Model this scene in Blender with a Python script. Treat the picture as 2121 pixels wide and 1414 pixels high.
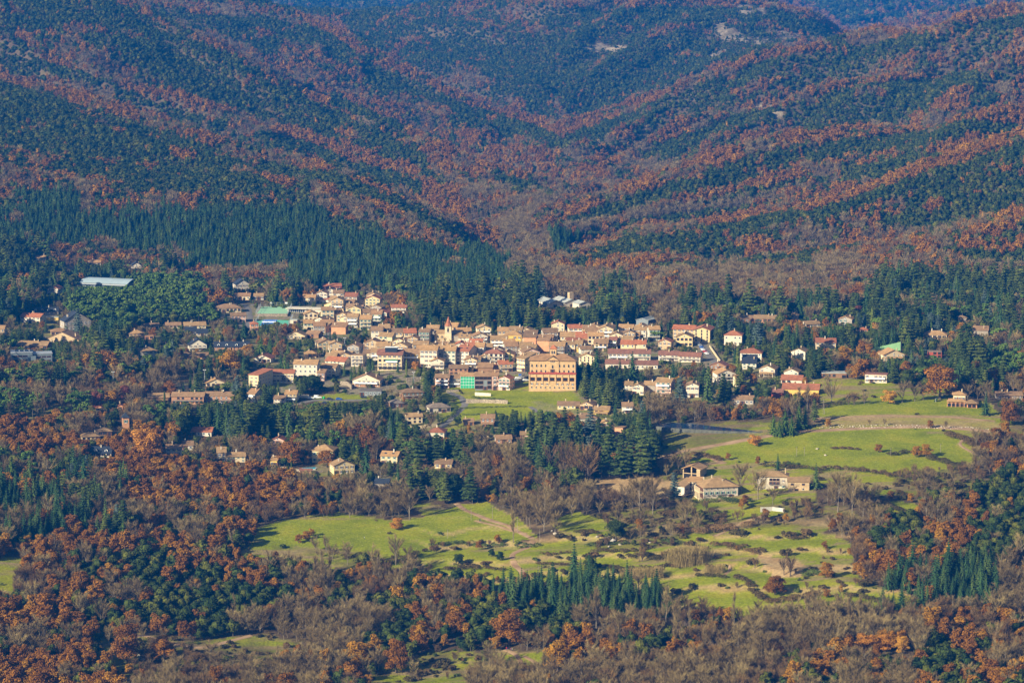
import bpy, bmesh, math, random
import numpy as np
from mathutils import Vector, Matrix
R = math.radians
for o in list(bpy.data.objects): bpy.data.objects.remove(o)
SC = bpy.context.scene
COL = SC.collection
# ------------------------------------------------------------------ camera
FPX = 6014.0; CU = 1060.5; CV = 707.0; PITCH = R(8.0); CAMH = 281.3
SP, CP = math.sin(PITCH), math.cos(PITCH)
cam_d = bpy.data.cameras.new('camera'); cam = bpy.data.objects.new('camera', cam_d); COL.objects.link(cam)
cam_d.sensor_fit = 'HORIZONTAL'; cam_d.sensor_width = 36.0; cam_d.lens = 36.0*FPX/2121.0
cam_d.clip_start = 5.0; cam_d.clip_end = 40000.0
cam.location = (0, 0, CAMH); cam.rotation_euler = (R(90)-PITCH, 0, 0)
SC.camera = cam
# ------------------------------------------------------------------ sky, sun, exposure
SUN_EL, SUN_AZ = R(25.0), R(54.0)          # azimuth: degrees left of straight behind the camera
SC.world = bpy.data.worlds.new('World'); SC.world.use_nodes = True
wn = SC.world.node_tree.nodes; wl = SC.world.node_tree.links
sky = wn.new('ShaderNodeTexSky'); sky.sky_type = 'NISHITA'; sky.sun_disc = False
sky.sun_elevation = SUN_EL
svec = Vector((-math.sin(SUN_AZ)*math.cos(SUN_EL), -math.cos(SUN_AZ)*math.cos(SUN_EL), math.sin(SUN_EL)))
sky.sun_rotation = math.atan2(svec.x, svec.y)
wl.new(sky.outputs[0], wn['Background'].inputs[0]); wn['Background'].inputs[1].default_value = 0.05
sun_d = bpy.data.lights.new('sun', 'SUN'); sun_d.energy = 5.0; sun_d.angle = R(0.5); sun_d.color = (1.0, 0.91, 0.68)
sun = bpy.data.objects.new('sun', sun_d); COL.objects.link(sun)
sun.rotation_euler = svec.to_track_quat('Z', 'Y').to_euler(); sun.location = (0, 0, 600)
SC.view_settings.view_transform = 'Standard'; SC.view_settings.look = 'None'
SC.view_settings.exposure = 1.22; SC.view_settings.gamma = 1.0
SC.cycles.max_bounces = 4; SC.cycles.diffuse_bounces = 2; SC.cycles.glossy_bounces = 1; SC.cycles.transmission_bounces = 2
SC.cycles.volume_bounces = 0; SC.cycles.caustics_reflective = False; SC.cycles.caustics_refractive = False
# ------------------------------------------------------------------ helpers
rng = np.random.default_rng(7)
random.seed(7)
def srgb(r, g, b):
    f = lambda c: (c/255/12.92) if c/255 <= 0.04045 else ((c/255+0.055)/1.055)**2.4
    return (f(r), f(g), f(b))
def tag(o, label=None, cat=None, group=None, kind=None):
    if label: o['label'] = label
    if cat: o['category'] = cat
    if group: o['group'] = group
    if kind: o['kind'] = kind
    return o
def link(name, data, parent=None):
    o = bpy.data.objects.new(name, data); COL.objects.link(o)
    if parent is not None: o.parent = parent
    return o
def mesh_np(name, verts, faces, mats=(), fmat=None, smooth=False):
    """faces: (n,k) int array or list of lists"""
    me = bpy.data.meshes.new(name)
    verts = np.asarray(verts, np.float32)
    me.vertices.add(len(verts)); me.vertices.foreach_set('co', verts.ravel())
    if isinstance(faces, np.ndarray):
        n, k = faces.shape; tot = np.full(n, k, np.int32); flat = faces.ravel().astype(np.int32)
    else:
        n = len(faces); tot = np.array([len(f) for f in faces], np.int32)
        flat = np.array([i for f in faces for i in f], np.int32)
    me.loops.add(len(flat)); me.loops.foreach_set('vertex_index', flat)
    me.polygons.add(n)
    me.polygons.foreach_set('loop_start', np.concatenate([[0], np.cumsum(tot)[:-1]]).astype(np.int32) if n else np.zeros(0, np.int32))
    me.polygons.foreach_set('loop_total', tot)
    for m in mats: me.materials.append(m)
    if fmat is not None: me.polygons.foreach_set('material_index', np.asarray(fmat, np.int32))
    me.polygons.foreach_set('use_smooth', np.full(n, smooth))
    me.update(calc_edges=True)
    return me
class MB:
    """collects simple shapes into one mesh"""
    def __init__(s): s.v = []; s.f = []; s.m = []
    def add(s, vs, fs, m=0):
        b = len(s.v); s.v += [tuple(v) for v in vs]
        for f in fs: s.f.append([b+i for i in f]); s.m.append(m)
    def box(s, x0, x1, y0, y1, z0, z1, m=0):
        s.add([(x0,y0,z0),(x1,y0,z0),(x1,y1,z0),(x0,y1,z0),(x0,y0,z1),(x1,y0,z1),(x1,y1,z1),(x0,y1,z1)],
              [(0,3,2,1),(4,5,6,7),(0,1,5,4),(1,2,6,5),(2,3,7,6),(3,0,4,7)], m)
    def prism(s, pts, y0, y1, m=0):
        """polygon in xz (counter-clockwise seen from -y) extruded along y"""
        n = len(pts)
        s.add([(p[0], y0, p[1]) for p in pts]+[(p[0], y1, p[1]) for p in pts],
              [list(range(n)), list(range(2*n-1, n-1, -1))]+[(i, i+n, (i+1) % n+n, (i+1) % n) for i in range(n)], m)
    def slab(s, a, b, c, d, t, m=0):
        """thin solid under the quad a,b,c,d (counter-clockwise from outside)"""
        a, b, c, d = map(Vector, (a, b, c, d)); n = (b-a).cross(c-a).normalized()*t
        s.add([a-n, b-n, c-n, d-n, a, b, c, d], [(0,3,2,1),(4,5,6,7),(0,1,5,4),(1,2,6,5),(2,3,7,6),(3,0,4,7)], m)
    def tube(s, p, q, r0, r1, n=6, m=0):
        p = Vector(p); q = Vector(q); d = (q-p)
        if d.length < 1e-6: return
        a = d.normalized().orthogonal().normalized(); b = d.normalized().cross(a)
        vs = [p+(a*math.cos(t)+b*math.sin(t))*r0 for t in [2*math.pi*i/n for i in range(n)]]
        vs += [q+(a*math.cos(t)+b*math.sin(t))*r1 for t in [2*math.pi*i/n for i in range(n)]]
        s.add(vs, [(i, (i+1) % n, (i+1) % n+n, i+n) for i in range(n)]+[list(range(n-1, -1, -1)), list(range(n, 2*n))], m)
    def cone(s, c, r, h, n=8, m=0, r2=0.0):
        s.tube(c, (c[0], c[1], c[2]+h), r, max(r2, 0.01), n, m)
    def ball(s, c, rx, ry=None, rz=None, n=8, k=5, m=0, jit=0.0):
        ry = ry or rx; rz = rz or rx; vs = []
        for j in range(1, k):
            th = math.pi*j/k
            for i in range(n):
                ph = 2*math.pi*i/n; q = 1+random.uniform(-jit, jit)
                vs.append((c[0]+rx*q*math.sin(th)*math.cos(ph), c[1]+ry*q*math.sin(th)*math.sin(ph), c[2]+rz*q*math.cos(th)))
        t = len(vs); vs += [(c[0], c[1], c[2]+rz), (c[0], c[1], c[2]-rz)]
        fs = [(j*n+i, (j+1)*n+i, (j+1)*n+(i+1) % n, j*n+(i+1) % n) for j in range(k-2) for i in range(n)]
        fs += [(t, i, (i+1) % n) for i in range(n)]+[(t+1, (k-2)*n+(i+1) % n, (k-2)*n+i) for i in range(n)]
        s.add(vs, fs, m)
    def mesh(s, name, mats): return mesh_np(name, s.v, s.f, mats, s.m)
    def build(s, name, mats, parent=None):
        if not isinstance(mats, (list, tuple)): mats = [mats]
        return link(name, s.mesh(name, mats), parent)
# value noise (numpy)
_perm = rng.random((256, 256)).astype(np.float64)
def vnoise(x, y):
    xi = np.floor(x).astype(int); yi = np.floor(y).astype(int); fx = x-xi; fy = y-yi
    fx = fx*fx*(3-2*fx); fy = fy*fy*(3-2*fy)
    g = lambda i, j: _perm[i & 255, j & 255]
    return ((g(xi, yi)*(1-fx)+g(xi+1, yi)*fx)*(1-fy)+(g(xi, yi+1)*(1-fx)+g(xi+1, yi+1)*fx)*fy)*2-1
def fbm(x, y, o=4):
    s = 0; a = 1; t = 0
    for k in range(o): s = s+a*vnoise(x*2**k+17.3*k, y*2**k+5.1*k); t += a; a *= .5
    return s/t
def in_poly(u, v, poly):
    u = np.asarray(u, float); v = np.asarray(v, float); ins = np.zeros(u.shape, bool); n = len(poly)
    for i in range(n):
        x0, y0 = poly[i]; x1, y1 = poly[(i+1) % n]
        if y0 == y1: continue
        c = ((y0 > v) != (y1 > v)) & (u < (x1-x0)*(v-y0)/(y1-y0)+x0)
        ins ^= c
    return ins
def dist_poly(u, v, line):
    """distance to a polyline"""
    u = np.asarray(u, float); v = np.asarray(v, float); best = np.full(u.shape, 1e9)
    for (x0, y0), (x1, y1) in zip(line[:-1], line[1:]):
        dx, dy = x1-x0, y1-y0; L = dx*dx+dy*dy+1e-9
        t = np.clip(((u-x0)*dx+(v-y0)*dy)/L, 0, 1)
        best = np.minimum(best, np.hypot(u-x0-t*dx, v-y0-t*dy))
    return best
# ------------------------------------------------------------------ terrain heightfield
def ray(u, v, y):
    xc = (u-CU)/FPX; yc = (CV-v)/FPX; q = CP+yc*SP
    return xc/q*y, y, CAMH+y*(-SP+yc*CP)/q
def project(x, y, z):
    x = np.asarray(x, float); y = np.asarray(y, float); z = np.asarray(z, float)-CAMH
    D = y*CP-z*SP; return CU+FPX*x/D, CV-FPX*(y*SP+z*CP)/D, D
ctrl = []
KS = 4/3
def cp(u, v, d, dz=0.0):
    d *= KS; dz *= KS
    x, y, z = ray(u, v, d); ctrl.append((x/y, d, z+dz))
base = [(1560, 900), (1480, 945), (1414, 1000), (1300, 1062), (1200, 1115), (1100, 1175), (1000, 1250), (900, 1335),
        (800, 1430), (740, 1510), (700, 1585), (640, 1700), (600, 1800), (565, 1890)]
for v, d in base:
    for u in range(-900, 3100, 250):
        if v == 600 and u < -10 : pass
        cp(u, v, d*(1+0.02*math.sin(u/420.0)))
# the valley floor running up into the hills
for u, v, d in [(1100, 520, 2010), (1140, 480, 2120), (1110, 430, 2260), (1180, 400, 2400), (1260, 370, 2560), (1200, 320, 2800),
                (1160, 275, 3050)]:
    cp(u, v, d)
def crest(pts, dip=14.0, back=150, n=6):
    dip = dip*1.9; back = back*.9
    """ridge crest given as (u, v, distance) with a hollow behind it"""
    for (a, b) in zip(pts[:-1], pts[1:]):
        m = max(1, int(abs(b[0]-a[0])/70))
        for i in range(m+(b is pts[-1])):
            t = i/m; u = a[0]+(b[0]-a[0])*t; v = a[1]+(b[1]-a[1])*t; d = a[2]+(b[2]-a[2])*t
            cp(u, v+2, d); cp(u, v, d+back, -dip); cp(u, v+20, d-back*.8, -1)
crest([(-900, 60, 2750), (-300, 110, 2700), (0, 165, 2600), (130, 195, 2560), (270, 245, 2500), (400, 280, 2450), (530, 325, 2400),
       (700, 350, 2330), (820, 400, 2260), (930, 455, 2160), (1030, 540, 1990)], 12, 130)
crest([(-900, -60, 3150), (-200, -40, 3150), (200, -30, 3130), (420, 70, 3060), (560, 145, 2980), (640, 190, 2900), (760, 245, 2820), (860, 292, 2750), (1000, 340, 2650),
       (1190, 395, 2470)], 13, 160)
crest([(330, -20, 3650), (560, 20, 3600), (700, 60, 3500), (760, 110, 3440), (860, 152, 3380), (960, 200, 3300), (1080, 240, 3200), (1150, 268, 3100)], 14, 170)
crest([(-900, -60, 4400), (300, -30, 4400), (420, 32, 4350), (550, 31, 4300), (800, 27, 4250), (900, 17, 4200), (1100, -6, 4150), (1350, -14, 4100), (1600, -2, 4050), (1690, 36, 4000),
       (1765, 84, 3900)], 25, 280)
crest([(3000, -40, 2950), (2400, -10, 3000), (2121, 14, 3020), (1910, 55, 3050), (1760, 85, 3080), (1635, 97, 3100), (1485, 145, 3120), (1310, 215, 3150), (1180, 265, 3150)], 14, 150)
crest([(2100, 120, 2800), (1950, 150, 2810), (1800, 165, 2820), (1650, 200, 2830), (1500, 232, 2830), (1350, 290, 2830), (1220, 340, 2700)], 7, 90)
crest([(3000, 180, 2450), (2121, 245, 2500), (2000, 231, 2520), (1910, 262, 2510), (1785, 268, 2520), (1685, 286, 2510), (1585, 302, 2480), (1510, 325, 2450), (1410, 355, 2430),
       (1320, 390, 2400), (1185, 437, 2290)], 12, 130)
crest([(3000, 240, 2180), (2121, 282, 2230), (2010, 312, 2230), (1860, 362, 2200), (1700, 415, 2170), (1510, 450, 2150), (1310, 476, 2110), (1190, 520, 2040)], 8, 90)
crest([(3000, 400, 1950), (2121, 440, 1990), (1900, 488, 1980), (1700, 518, 1960), (1480, 545, 1930)], 5, 60)
crest([(2600, -40, 4900), (2121, 2, 4850), (1950, 25, 4900), (1850, 55, 4900), (1750, 75, 4950)], 20, 300)
for u in range(-900, 3100, 300):
    cp(u, -20 if u < 1700 else -45, 6300); cp(u, -120, 7600); cp(u, -160, 9200)
C = np.array(ctrl)
KX = 6.0; KY = 3.0                       # a = x/y ; ln y
PX = np.stack([C[:, 0]*KX, np.log(C[:, 1]/KS)*KY], 1)
D = np.hypot(PX[:, None, 0]-PX[None, :, 0], PX[:, None, 1]-PX[None, :, 1])
n = len(C); A = np.zeros((n+3, n+3)); A[:n, :n] = D+np.eye(n)*-0.01
A[:n, n] = 1; A[:n, n+1:] = PX; A[n, :n] = 1; A[n+1:, :n] = PX.T
W = np.linalg.lstsq(A, np.concatenate([C[:, 2], [0, 0, 0]]), rcond=None)[0]
NA, NL = 720, 1000
A0, A1 = -0.345, 0.345; L0, L1 = math.log(1146.0), math.log(12600.0)
av = np.linspace(A0, A1, NA); lv = np.linspace(L0, L1, NL)
def rbf(a, l):
    X = a*KX; Y = (l-math.log(KS))*KY; r = W[n]+W[n+1]*X+W[n+2]*Y
    for i in range(n): r = r+W[i]*np.hypot(X-PX[i, 0], Y-PX[i, 1])
    return r
ca = np.linspace(A0, A1, 150); cl = np.linspace(L0, L1, 260)
CZ = rbf(*np.meshgrid(ca, cl, indexing='ij'))
def bil(T, a, l, na, nl):
    x = np.clip((a-A0)/(A1-A0)*(na-1), 0, na-1.001); y = np.clip((l-L0)/(L1-L0)*(nl-1), 0, nl-1.001)
    i = x.astype(int); j = y.astype(int); fx = x-i; fy = y-j
    return (T[i, j]*(1-fx)+T[i+1, j]*fx)*(1-fy)+(T[i, j+1]*(1-fx)+T[i+1, j+1]*fx)*fy
AA, LL = np.meshgrid(av, lv, indexing='ij')
TZ = bil(CZ, AA, LL, 150, 260)
def spur(x, y):
    """0 in the gullies, 1 on the spurs that run down towards the centre of the valley"""
    wx = fbm(x/300+5, y/300, 3)*110; out = []
    for s in (1.0, -1.0):
        c = y+s*(x-90)*1.15+wx; l = y-s*(x-90)
        r = 1-np.abs(np.sin(c/88.0+.6*fbm(c/400, l/700, 2)))*1.25; q = 1-2*np.abs(fbm(c/70+11, l/330, 2)); out.append(np.clip(.62*r+.38*q, 0, 1))
    m = np.clip((x-90+fbm(x/90, y/150, 2)*90)/140+.5, 0, 1); m = m*m*(3-2*m)
    return out[0]*(1-m)+out[1]*m
YY = np.exp(LL); XX = AA*YY
amp = np.clip((YY-2450)/1200, 0, 1)
TZ = TZ+amp*((spur(XX, YY)-.5)*30.0+fbm(XX/80, YY/110, 3)*8)+(1-amp)*fbm(XX/90, YY/110, 3)*1.4
# terraces: the fields step down towards the camera in low banks
_u, _v, _d = project(XX, YY, TZ); OPEN = np.clip(np.minimum((_u-820)/120, (2000-_u)/150), 0, 1)*np.clip(np.minimum((_v-1060)/50, (1270-_v)/40), 0, 1)
_ph = (YY+fbm(XX/60, YY/90, 3)*34+XX*.06)/27.0; _fr = _ph-np.floor(_ph); BANK = np.clip((.20-_fr)/.05, 0, 1)*np.clip(_fr/.05, 0, 1)*OPEN
TZ = TZ+OPEN*(np.where(_fr < .20, _fr/.20, (1-_fr)/.8)-.5)*2.0
def hgt(x, y):
    x = np.asarray(x, float); y = np.maximum(np.asarray(y, float), 1147.0)
    return bil(TZ, x/y, np.log(y), NA, NL)
def hz(x, y): return float(hgt(np.array([x]), np.array([y]))[0])
def hit(u, v, dmin=0.0):
    """first point of the ground on the ray through photo pixel (u, v)"""
    xc = (u-CU)/FPX; yc = (CV-v)/FPX; q = CP+yc*SP; a = xc/q; s = (-SP+yc*CP)/q
    ys = np.exp(lv); zt = bil(TZ, np.full(NL, a), lv, NA, NL); zr = CAMH+ys*s
    k = np.nonzero((zr <= zt) & (ys > dmin))[0]
    if len(k) == 0: y = 5300.0
    else:
        k = k[0]
        if k == 0: y = ys[0]
        else:
            g0 = zr[k-1]-zt[k-1]; g1 = zr[k]-zt[k]; t = g0/(g0-g1); y = ys[k-1]*(1-t)+ys[k]*t
    return Vector((a*y, y, CAMH+y*s))
def ppm(p): return FPX/(p.y*CP-(p.z-CAMH)*SP)       # photo pixels per metre there
# ------------------------------------------------------------------ what grows where (forest composition by 40 px cells of the photo)
RUNS = """o6 q2 o3 d9 o4 m6 d11 d4 o3 m5|o3 m4 o2 q2 o2 m3 o4 d5 m3 d4 o3 s3 m3 o3 m2 q7|o3 m4 o3 m4 m3 d3 m2 d8 s3 d4 s5 m2 q9
m4 q3 o4 d3 q3 q4 d2 m2 d9 d3 o4 m6 o2 m4|q3 m5 m4 d4 m2 q5 m1 m2 d9 m4 m2 d6 m6|d4 q4 m5 d4 o1 n5 q4 d4 m5 d3 q2 d7 m5
d6 q3 m3 q4 d2 n5 m3 q2 m1 q4 m4 d2 m3 d5 q6|m2 d7 q3 d2 q5 d3 m2 q3 q7 m3 q8 m4 q4|m3 d9 q3 q5 m2 q3 q4 q3 n2 m5 q7 d3 m4
q2 m5 d7 m2 q8 n3 q3 n2 q4 m5 q7 d2 m3|m1 f3 q7 d5 m3 q6 n2 b2 q6 m9 q5 m4|f17 m3 q5 b3 q9 m10 m6
f20 q6 b3 f1 q6 m8 n5 m4|c2 n7 f17 b3 q5 m8 n6 m5|c3 v1 c5 n6 f11 b6 n4 b9 n8
c4 p7 n1 c4 v4 c8 b3 c1 b7 n6 c8|c2 v2 p7 v2 v6 c7 c4 c4 b2 c8 c9|g3 c4 g9 v2 g3 v16 c6 c3 c7
c3 c4 c2 g6 v10 v12 g9 c7|c8 b2 g3 v17 c3 g10 n3 c7|b5 n4 v2 c8 g4 .7 g3 g5 n4 .8 n3
p5 n2 c13 g3 .5 g5 b4 b3 c2 .10 n1|q8 q2 c11 g5 c8 ,5 .13 ,1|q16 c2 n2 c4 b3 c7 .15 n4
c4 q12 g5 b6 c7 ,2 .5 .6 ,4 m2|k6 q10 b5 c3 b11 .7 b3 n4 d4|k6 q6 b9 .3 b7 ,10 ,3 n4 m5
f3 q2 c2 q6 .13 b3 .3 ,6 .5 n2 m8|q8 m5 .9 ,2 .2 .5 ,4 .9 n1 m8|.1 n4 o11 b5 ,1 .22 n2 f6 b1
.1 n4 o12 b3 m5 f3 f5 .11 ,2 f6 b1|q5 o10 b4 o9 f7 .6 b12|q7 o5 b8 o9 b16 b1 n3 b4
q6 ,3 ,4 b6 m9 n6 b9 n5 m5|q6 ,2 b5 n7 .8 n5 b7 n5 m8|q6 b7 n6 .6 b13 n5 m10""".replace('\n', '|').split('|')
TM = []
for r in RUNS:
    row = ''.join(t[0]*int(t[1:]) for t in r.split()); assert len(row) == 53, (r, len(row)); TM.append(list(row))
TM = np.array(TM); NR = len(TM)
def veg(u, v, x, y, j=1.0):
    """vegetation code at photo pixel (u, v), its borders broken up by noise in the ground plane"""
    fr = np.where(np.asarray(y) > 2450, .62, 1.0); du = fbm(x/50, y/70, 4)*70*j*fr; dv = fbm(x/50+31, y/70+7, 4)*44*j*fr
    c = np.clip(((u+du)/40).astype(int), 0, 52); r = np.clip(((v+dv)/40).astype(int), 0, NR-1)
    t = TM[r, c].copy(); far = np.asarray(y) > 2350; w = 12+9*fbm(x/40+9, y/60, 3)
    sp_ = spur(np.asarray(x), np.asarray(y)); mo = far & np.isin(t, list('moqd')) & (np.asarray(y) < 5000); k_ = sp_+.25*fbm(x/35, y/50, 3)
    t[mo & (k_ > .66) & np.isin(t, ['m', 'q'])] = 'q'; t[mo & (k_ > .80) & (t == 'o')] = 'm'; t[mo & (k_ < np.where(np.asarray(x) > 90, .24, .34)) & (t != 'q')] = 'd'; t[mo & (k_ < .20) & (t == 'q')] = 'o'
    for ln in SPURS:      # oaks keep to the dry crests, the evergreen wood hangs just below them
        d = dist_poly(u, v, ln); t[far & (d < w)] = 'q'
        e = dist_poly(u, np.asarray(v)-26, ln); t[far & (e < w*1.35) & (d >= w) & (t != 'b') & (t != 'f')] = 'd'
    for ln in GULLIES:
        t[far & (dist_poly(u, v, ln) < w*.8)] = 'n'
    return t
SPURS = [[(-50, 140), (0, 160), (130, 190), (270, 240), (400, 278), (530, 322), (700, 348), (820, 396), (930, 450), (1030, 520)],
 [(265, 0), (340, 45), (420, 74), (500, 110), (560, 147), (640, 192), (740, 240), (860, 292), (1000, 338), (1190, 392)],
 [(330, 0), (400, 18), (560, 24), (700, 62), (760, 112), (860, 155), (960, 202), (1080, 242), (1150, 268)],
 [(40, 70), (110, 120), (210, 150), (300, 190), (420, 228), (540, 262), (640, 285), (760, 330), (860, 360)],
 [(700, 185), (830, 240), (900, 325), (1010, 365)], [(2121, 18), (1910, 58), (1760, 90), (1635, 102), (1485, 150), (1310, 218), (1225, 248), (1160, 272)],
 [(2100, 122), (1950, 150), (1800, 166), (1650, 202), (1500, 236), (1350, 292)], [(2121, 248), (2000, 234), (1910, 266), (1785, 272), (1685, 290), (1585, 305), (1510, 328), (1410, 358), (1320, 393), (1185, 440)],
 [(2121, 285), (2010, 316), (1860, 366), (1700, 420), (1510, 455), (1310, 480), (1200, 520)], [(1850, 322), (1700, 352), (1550, 384), (1400, 424)], [(1700, 36), (1765, 84)], [(1100, 8), (1350, 4), (1600, 6), (1700, 40)]]
GULLIES = [[(1110, 470), (1150, 430), (1240, 385), (1330, 350), (1400, 345)], [(1180, 480), (1350, 440), (1560, 420), (1700, 380)], [(900, 350), (1000, 400), (1080, 440)]]
# open ground, in photo pixels: meadows, garden fields, tracks
MEADOWS = {
 'big': [(1686,848),(1745,832),(1850,822),(1965,822),(2062,838),(2062,862),(1960,858),(1850,858),(1700,866)],
 'wide': [(1420,940),(1500,925),(1590,905),(1700,892),(1850,886),(1960,898),(2040,935),(2010,965),(1900,982),(1780,970),(1650,958),(1560,952)],
 'left': [(528,1108),(548,1088),(600,1075),(660,1074),(720,1082),(800,1078),(900,1068),(950,1045),(1010,1040),(1060,1064),(1115,1112),(1050,1124),(900,1128),(840,1148),(760,1152),(690,1140),(600,1128),(545,1122)],
 'low': [(1380,1210),(1420,1190),(1500,1180),(1560,1205),(1600,1240),(1560,1256),(1480,1262),(1420,1250)],
 'slope': [(1560,1195),(1700,1205),(1850,1225),(1930,1250),(1800,1262),(1650,1255),(1600,1240)],
 'terr1': [(870,1150),(960,1140),(1060,1160),(1080,1200),(1000,1205),(920,1190),(880,1175)],
 'terr2': [(1090,1180),(1200,1170),(1330,1185),(1400,1200),(1360,1212),(1200,1200),(1100,1205)],
 'terr3': [(1100,1150),(1200,1140),(1400,1130),(1440,1142),(1300,1158),(1150,1165)],
 'terr4': [(1450,1105),(1600,1118),(1700,1140),(1700,1165),(1600,1150),(1480,1135),(1400,1118)],
 'terr5': [(1590,1095),(1680,1100),(1740,1120),(1690,1140),(1600,1120)],
 'terr6': [(1140,1075),(1190,1060),(1260,1085),(1230,1105),(1160,1100)],
 'terr7': [(1790,1045),(1870,1040),(1910,1050),(1895,1085),(1850,1080),(1800,1060)],
 'farm': [(1500,1058),(1560,1052),(1620,1060),(1600,1072),(1520,1070)],
 'village': [(945,835),(985,812),(1100,808),(1200,812),(1215,850),(1150,848),(1140,880),(1060,868),(930,868)],
 'garden1': [(300,722),(345,715),(385,722),(380,735),(320,735)],
 'garden2': [(640,822),(700,812),(770,815),(770,825),(680,835)],
 'garden3': [(1400,830),(1440,822),(1460,845),(1420,850)],
 'bot0': [(830,1370),(900,1345),(1040,1352),(1090,1385),(1000,1410),(850,1414)],
 'bot20': [(380,1330),(470,1318),(600,1325),(640,1345),(600,1380),(480,1370),(400,1360)],
 'bot30': [(480,1330),(560,1310),(610,1340),(560,1400),(470,1390)],
 'lawn': [(1500,1240),(1560,1220),(1640,1250),(1600,1280),(1500,1275)],
}
ROUGH = {k: MEADOWS.pop(k) for k in list(MEADOWS) if k.startswith('bot')}
ROUGH['strip'] = [(560,1128),(700,1140),(850,1150),(880,1175),(760,1180),(600,1150)]
OUTCROPS = [[(1785,262),(1850,260),(1850,268),(1790,270)], [(1405,192),(1450,192),(1455,200),(1410,200)], [(1205,92),(1300,98),(1300,108),(1215,104)], [(1515,8),(1585,14),(1580,34),(1530,28)], [(1610,62),(1660,70),(1650,90),(1600,82)], [(1480,52),(1560,80),(1550,92),(1480,66)], [(1560,216),(1620,228),(1615,238),(1555,226)], [(1560,328),(1590,326),(1590,332),(1560,334)]]
DRY = {'bank': [(1680,868),(1850,863),(1960,864),(2070,876),(2090,888),(1850,882),(1700,886)],
       'park': [(1200,1000),(1300,985),(1420,1000),(1420,1030),(1250,1035)],
       'knoll': [(1560,1150),(1650,1160),(1700,1190),(1600,1195)]}
TRACKS = [ # dirt: (width m, polyline in photo pixels)
 (4.5, [(1330,985),(1360,955),(1405,935),(1480,922),(1560,908),(1640,894),(1760,888),(1900,884),(2000,888),(2070,896),(2121,906),(2200,915)]),
 (3.0, [(1500,960),(1470,945),(1440,938)]), (2.6, [(1400,965),(1450,962),(1500,958)]),
 (2.4, [(1678,867),(1760,863),(1850,860),(1960,863),(2060,872)]),
 (2.4, [(945,1042),(960,1055),(1010,1075),(1060,1092),(1110,1118),(1100,1128),(1062,1145),(1060,1160),(1080,1180),(1086,1200)]),
 (1.6, [(985,1078),(1040,1092),(1090,1105)]), (2.2, [(1715,1072),(1745,1082),(1790,1100),(1800,1112)]), (1.6,[(1830,1150),(1870,1165),(1900,1178)]),
 (2.0, [(1045,1345),(1062,1350),(1075,1362),(1080,1380)]), (1.6, [(1085,1358),(1110,1372),(1125,1385)]),
 (2.2, [(215,1375),(235,1340),(290,1312),(350,1330),(420,1342),(520,1315)]), (1.5, [(2000,905),(1985,920),(2010,935),(2040,948)]),
 (1.2, [(1500,1190),(1515,1180),(1512,1170)]), (1.6, [(1480,1110),(1540,1080),(1590,1065)]),
]
ROADS = [ # paved
 (6.0, [(1450,708),(1458,722),(1475,742),(1492,762)]),
 (4.5, [(905,892),(930,872),(950,852),(965,838),(955,822),(930,812)]), (5.0, [(905,892),(885,900),(850,882)]),
 (4.0, [(655,716),(672,698),(690,680),(700,668)]), (4.5, [(580,845),(650,828),(760,828)]), (4.0, [(280,735),(330,718),(390,712)]),
 (4.5, [(505,690),(518,660),(515,640),(505,630)]), (6.0, [(440,632),(500,630),(560,632)]), (3.5, [(1130,862),(1110,850),(1098,842)]), (4.5, [(1040,800),(1070,790),(1095,780)]),
 (3.5, [(-20,700),(60,696),(130,700)]), (5.0,[(560,895),(640,905),(700,900)]),
]
# ------------------------------------------------------------------ materials
def new_mat(name, rough=0.85, spec=0.2):
    m = bpy.data.materials.new(name); m.use_nodes = True; nt = m.node_tree
    b = nt.nodes['Principled BSDF']; b.inputs['Roughness'].default_value = rough; b.inputs['Specular IOR Level'].default_value = spec
    return m, nt, b
def ramp(nt, pts):
    r = nt.nodes.new('ShaderNodeValToRGB'); e = r.color_ramp.elements
    while len(e) < len(pts): e.new(0.5)
    for i, (p, c) in enumerate(pts): e[i].position = p; e[i].color = (*c, 1)
    return r
def noise(nt, scale, detail=3, src='Object', rough=0.55, vec=None):
    n = nt.nodes.new('ShaderNodeTexNoise'); n.inputs['Scale'].default_value = scale; n.inputs['Detail'].default_value = detail; n.inputs['Roughness'].default_value = rough
    if vec is None:
        tc = nt.nodes.new('ShaderNodeTexCoord'); nt.links.new(tc.outputs[src], n.inputs['Vector'])
    else: nt.links.new(vec, n.inputs['Vector'])
    return n
def mixc(nt, fac, a, b, mode='MIX'):
    m = nt.nodes.new('ShaderNodeMix'); m.data_type = 'RGBA'; m.blend_type = mode
    for s, x in ((0, fac), (6, a), (7, b)):
        if hasattr(x, 'links') or hasattr(x, 'is_linked'): nt.links.new(x, m.inputs[s])
        elif s == 0: m.inputs[0].default_value = x
        else: m.inputs[s].default_value = (*x, 1)
    return m.outputs[2]
def mul(c, k): return tuple(min(1, x*k) for x in c)
def simple_mat(name, c, var=0.25, scale=0.6, rough=0.85, spec=0.15, src='Object', rnd=0.0, metal=0.0, c2=None):
    m, nt, b = new_mat(name, rough, spec); b.inputs['Metallic'].default_value = metal
    n = noise(nt, scale, 4, src); r = ramp(nt, [(0.3, mul(c, 1-var)), (0.7, c2 or mul(c, 1+var*.6))]); nt.links.new(n.outputs[0], r.inputs[0])
    out = r.outputs[0]
    if rnd:
        oi = nt.nodes.new('ShaderNodeObjectInfo'); rr = ramp(nt, [(0, (1-rnd,)*3), (0.5, (1, 1-rnd*.25, 1-rnd*.4)), (1, (1,)*3)])
        nt.links.new(oi.outputs['Random'], rr.inputs[0]); out = mixc(nt, 1.0, out, rr.outputs[0], 'MULTIPLY')
    nt.links.new(out, b.inputs['Base Color']); return m
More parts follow.
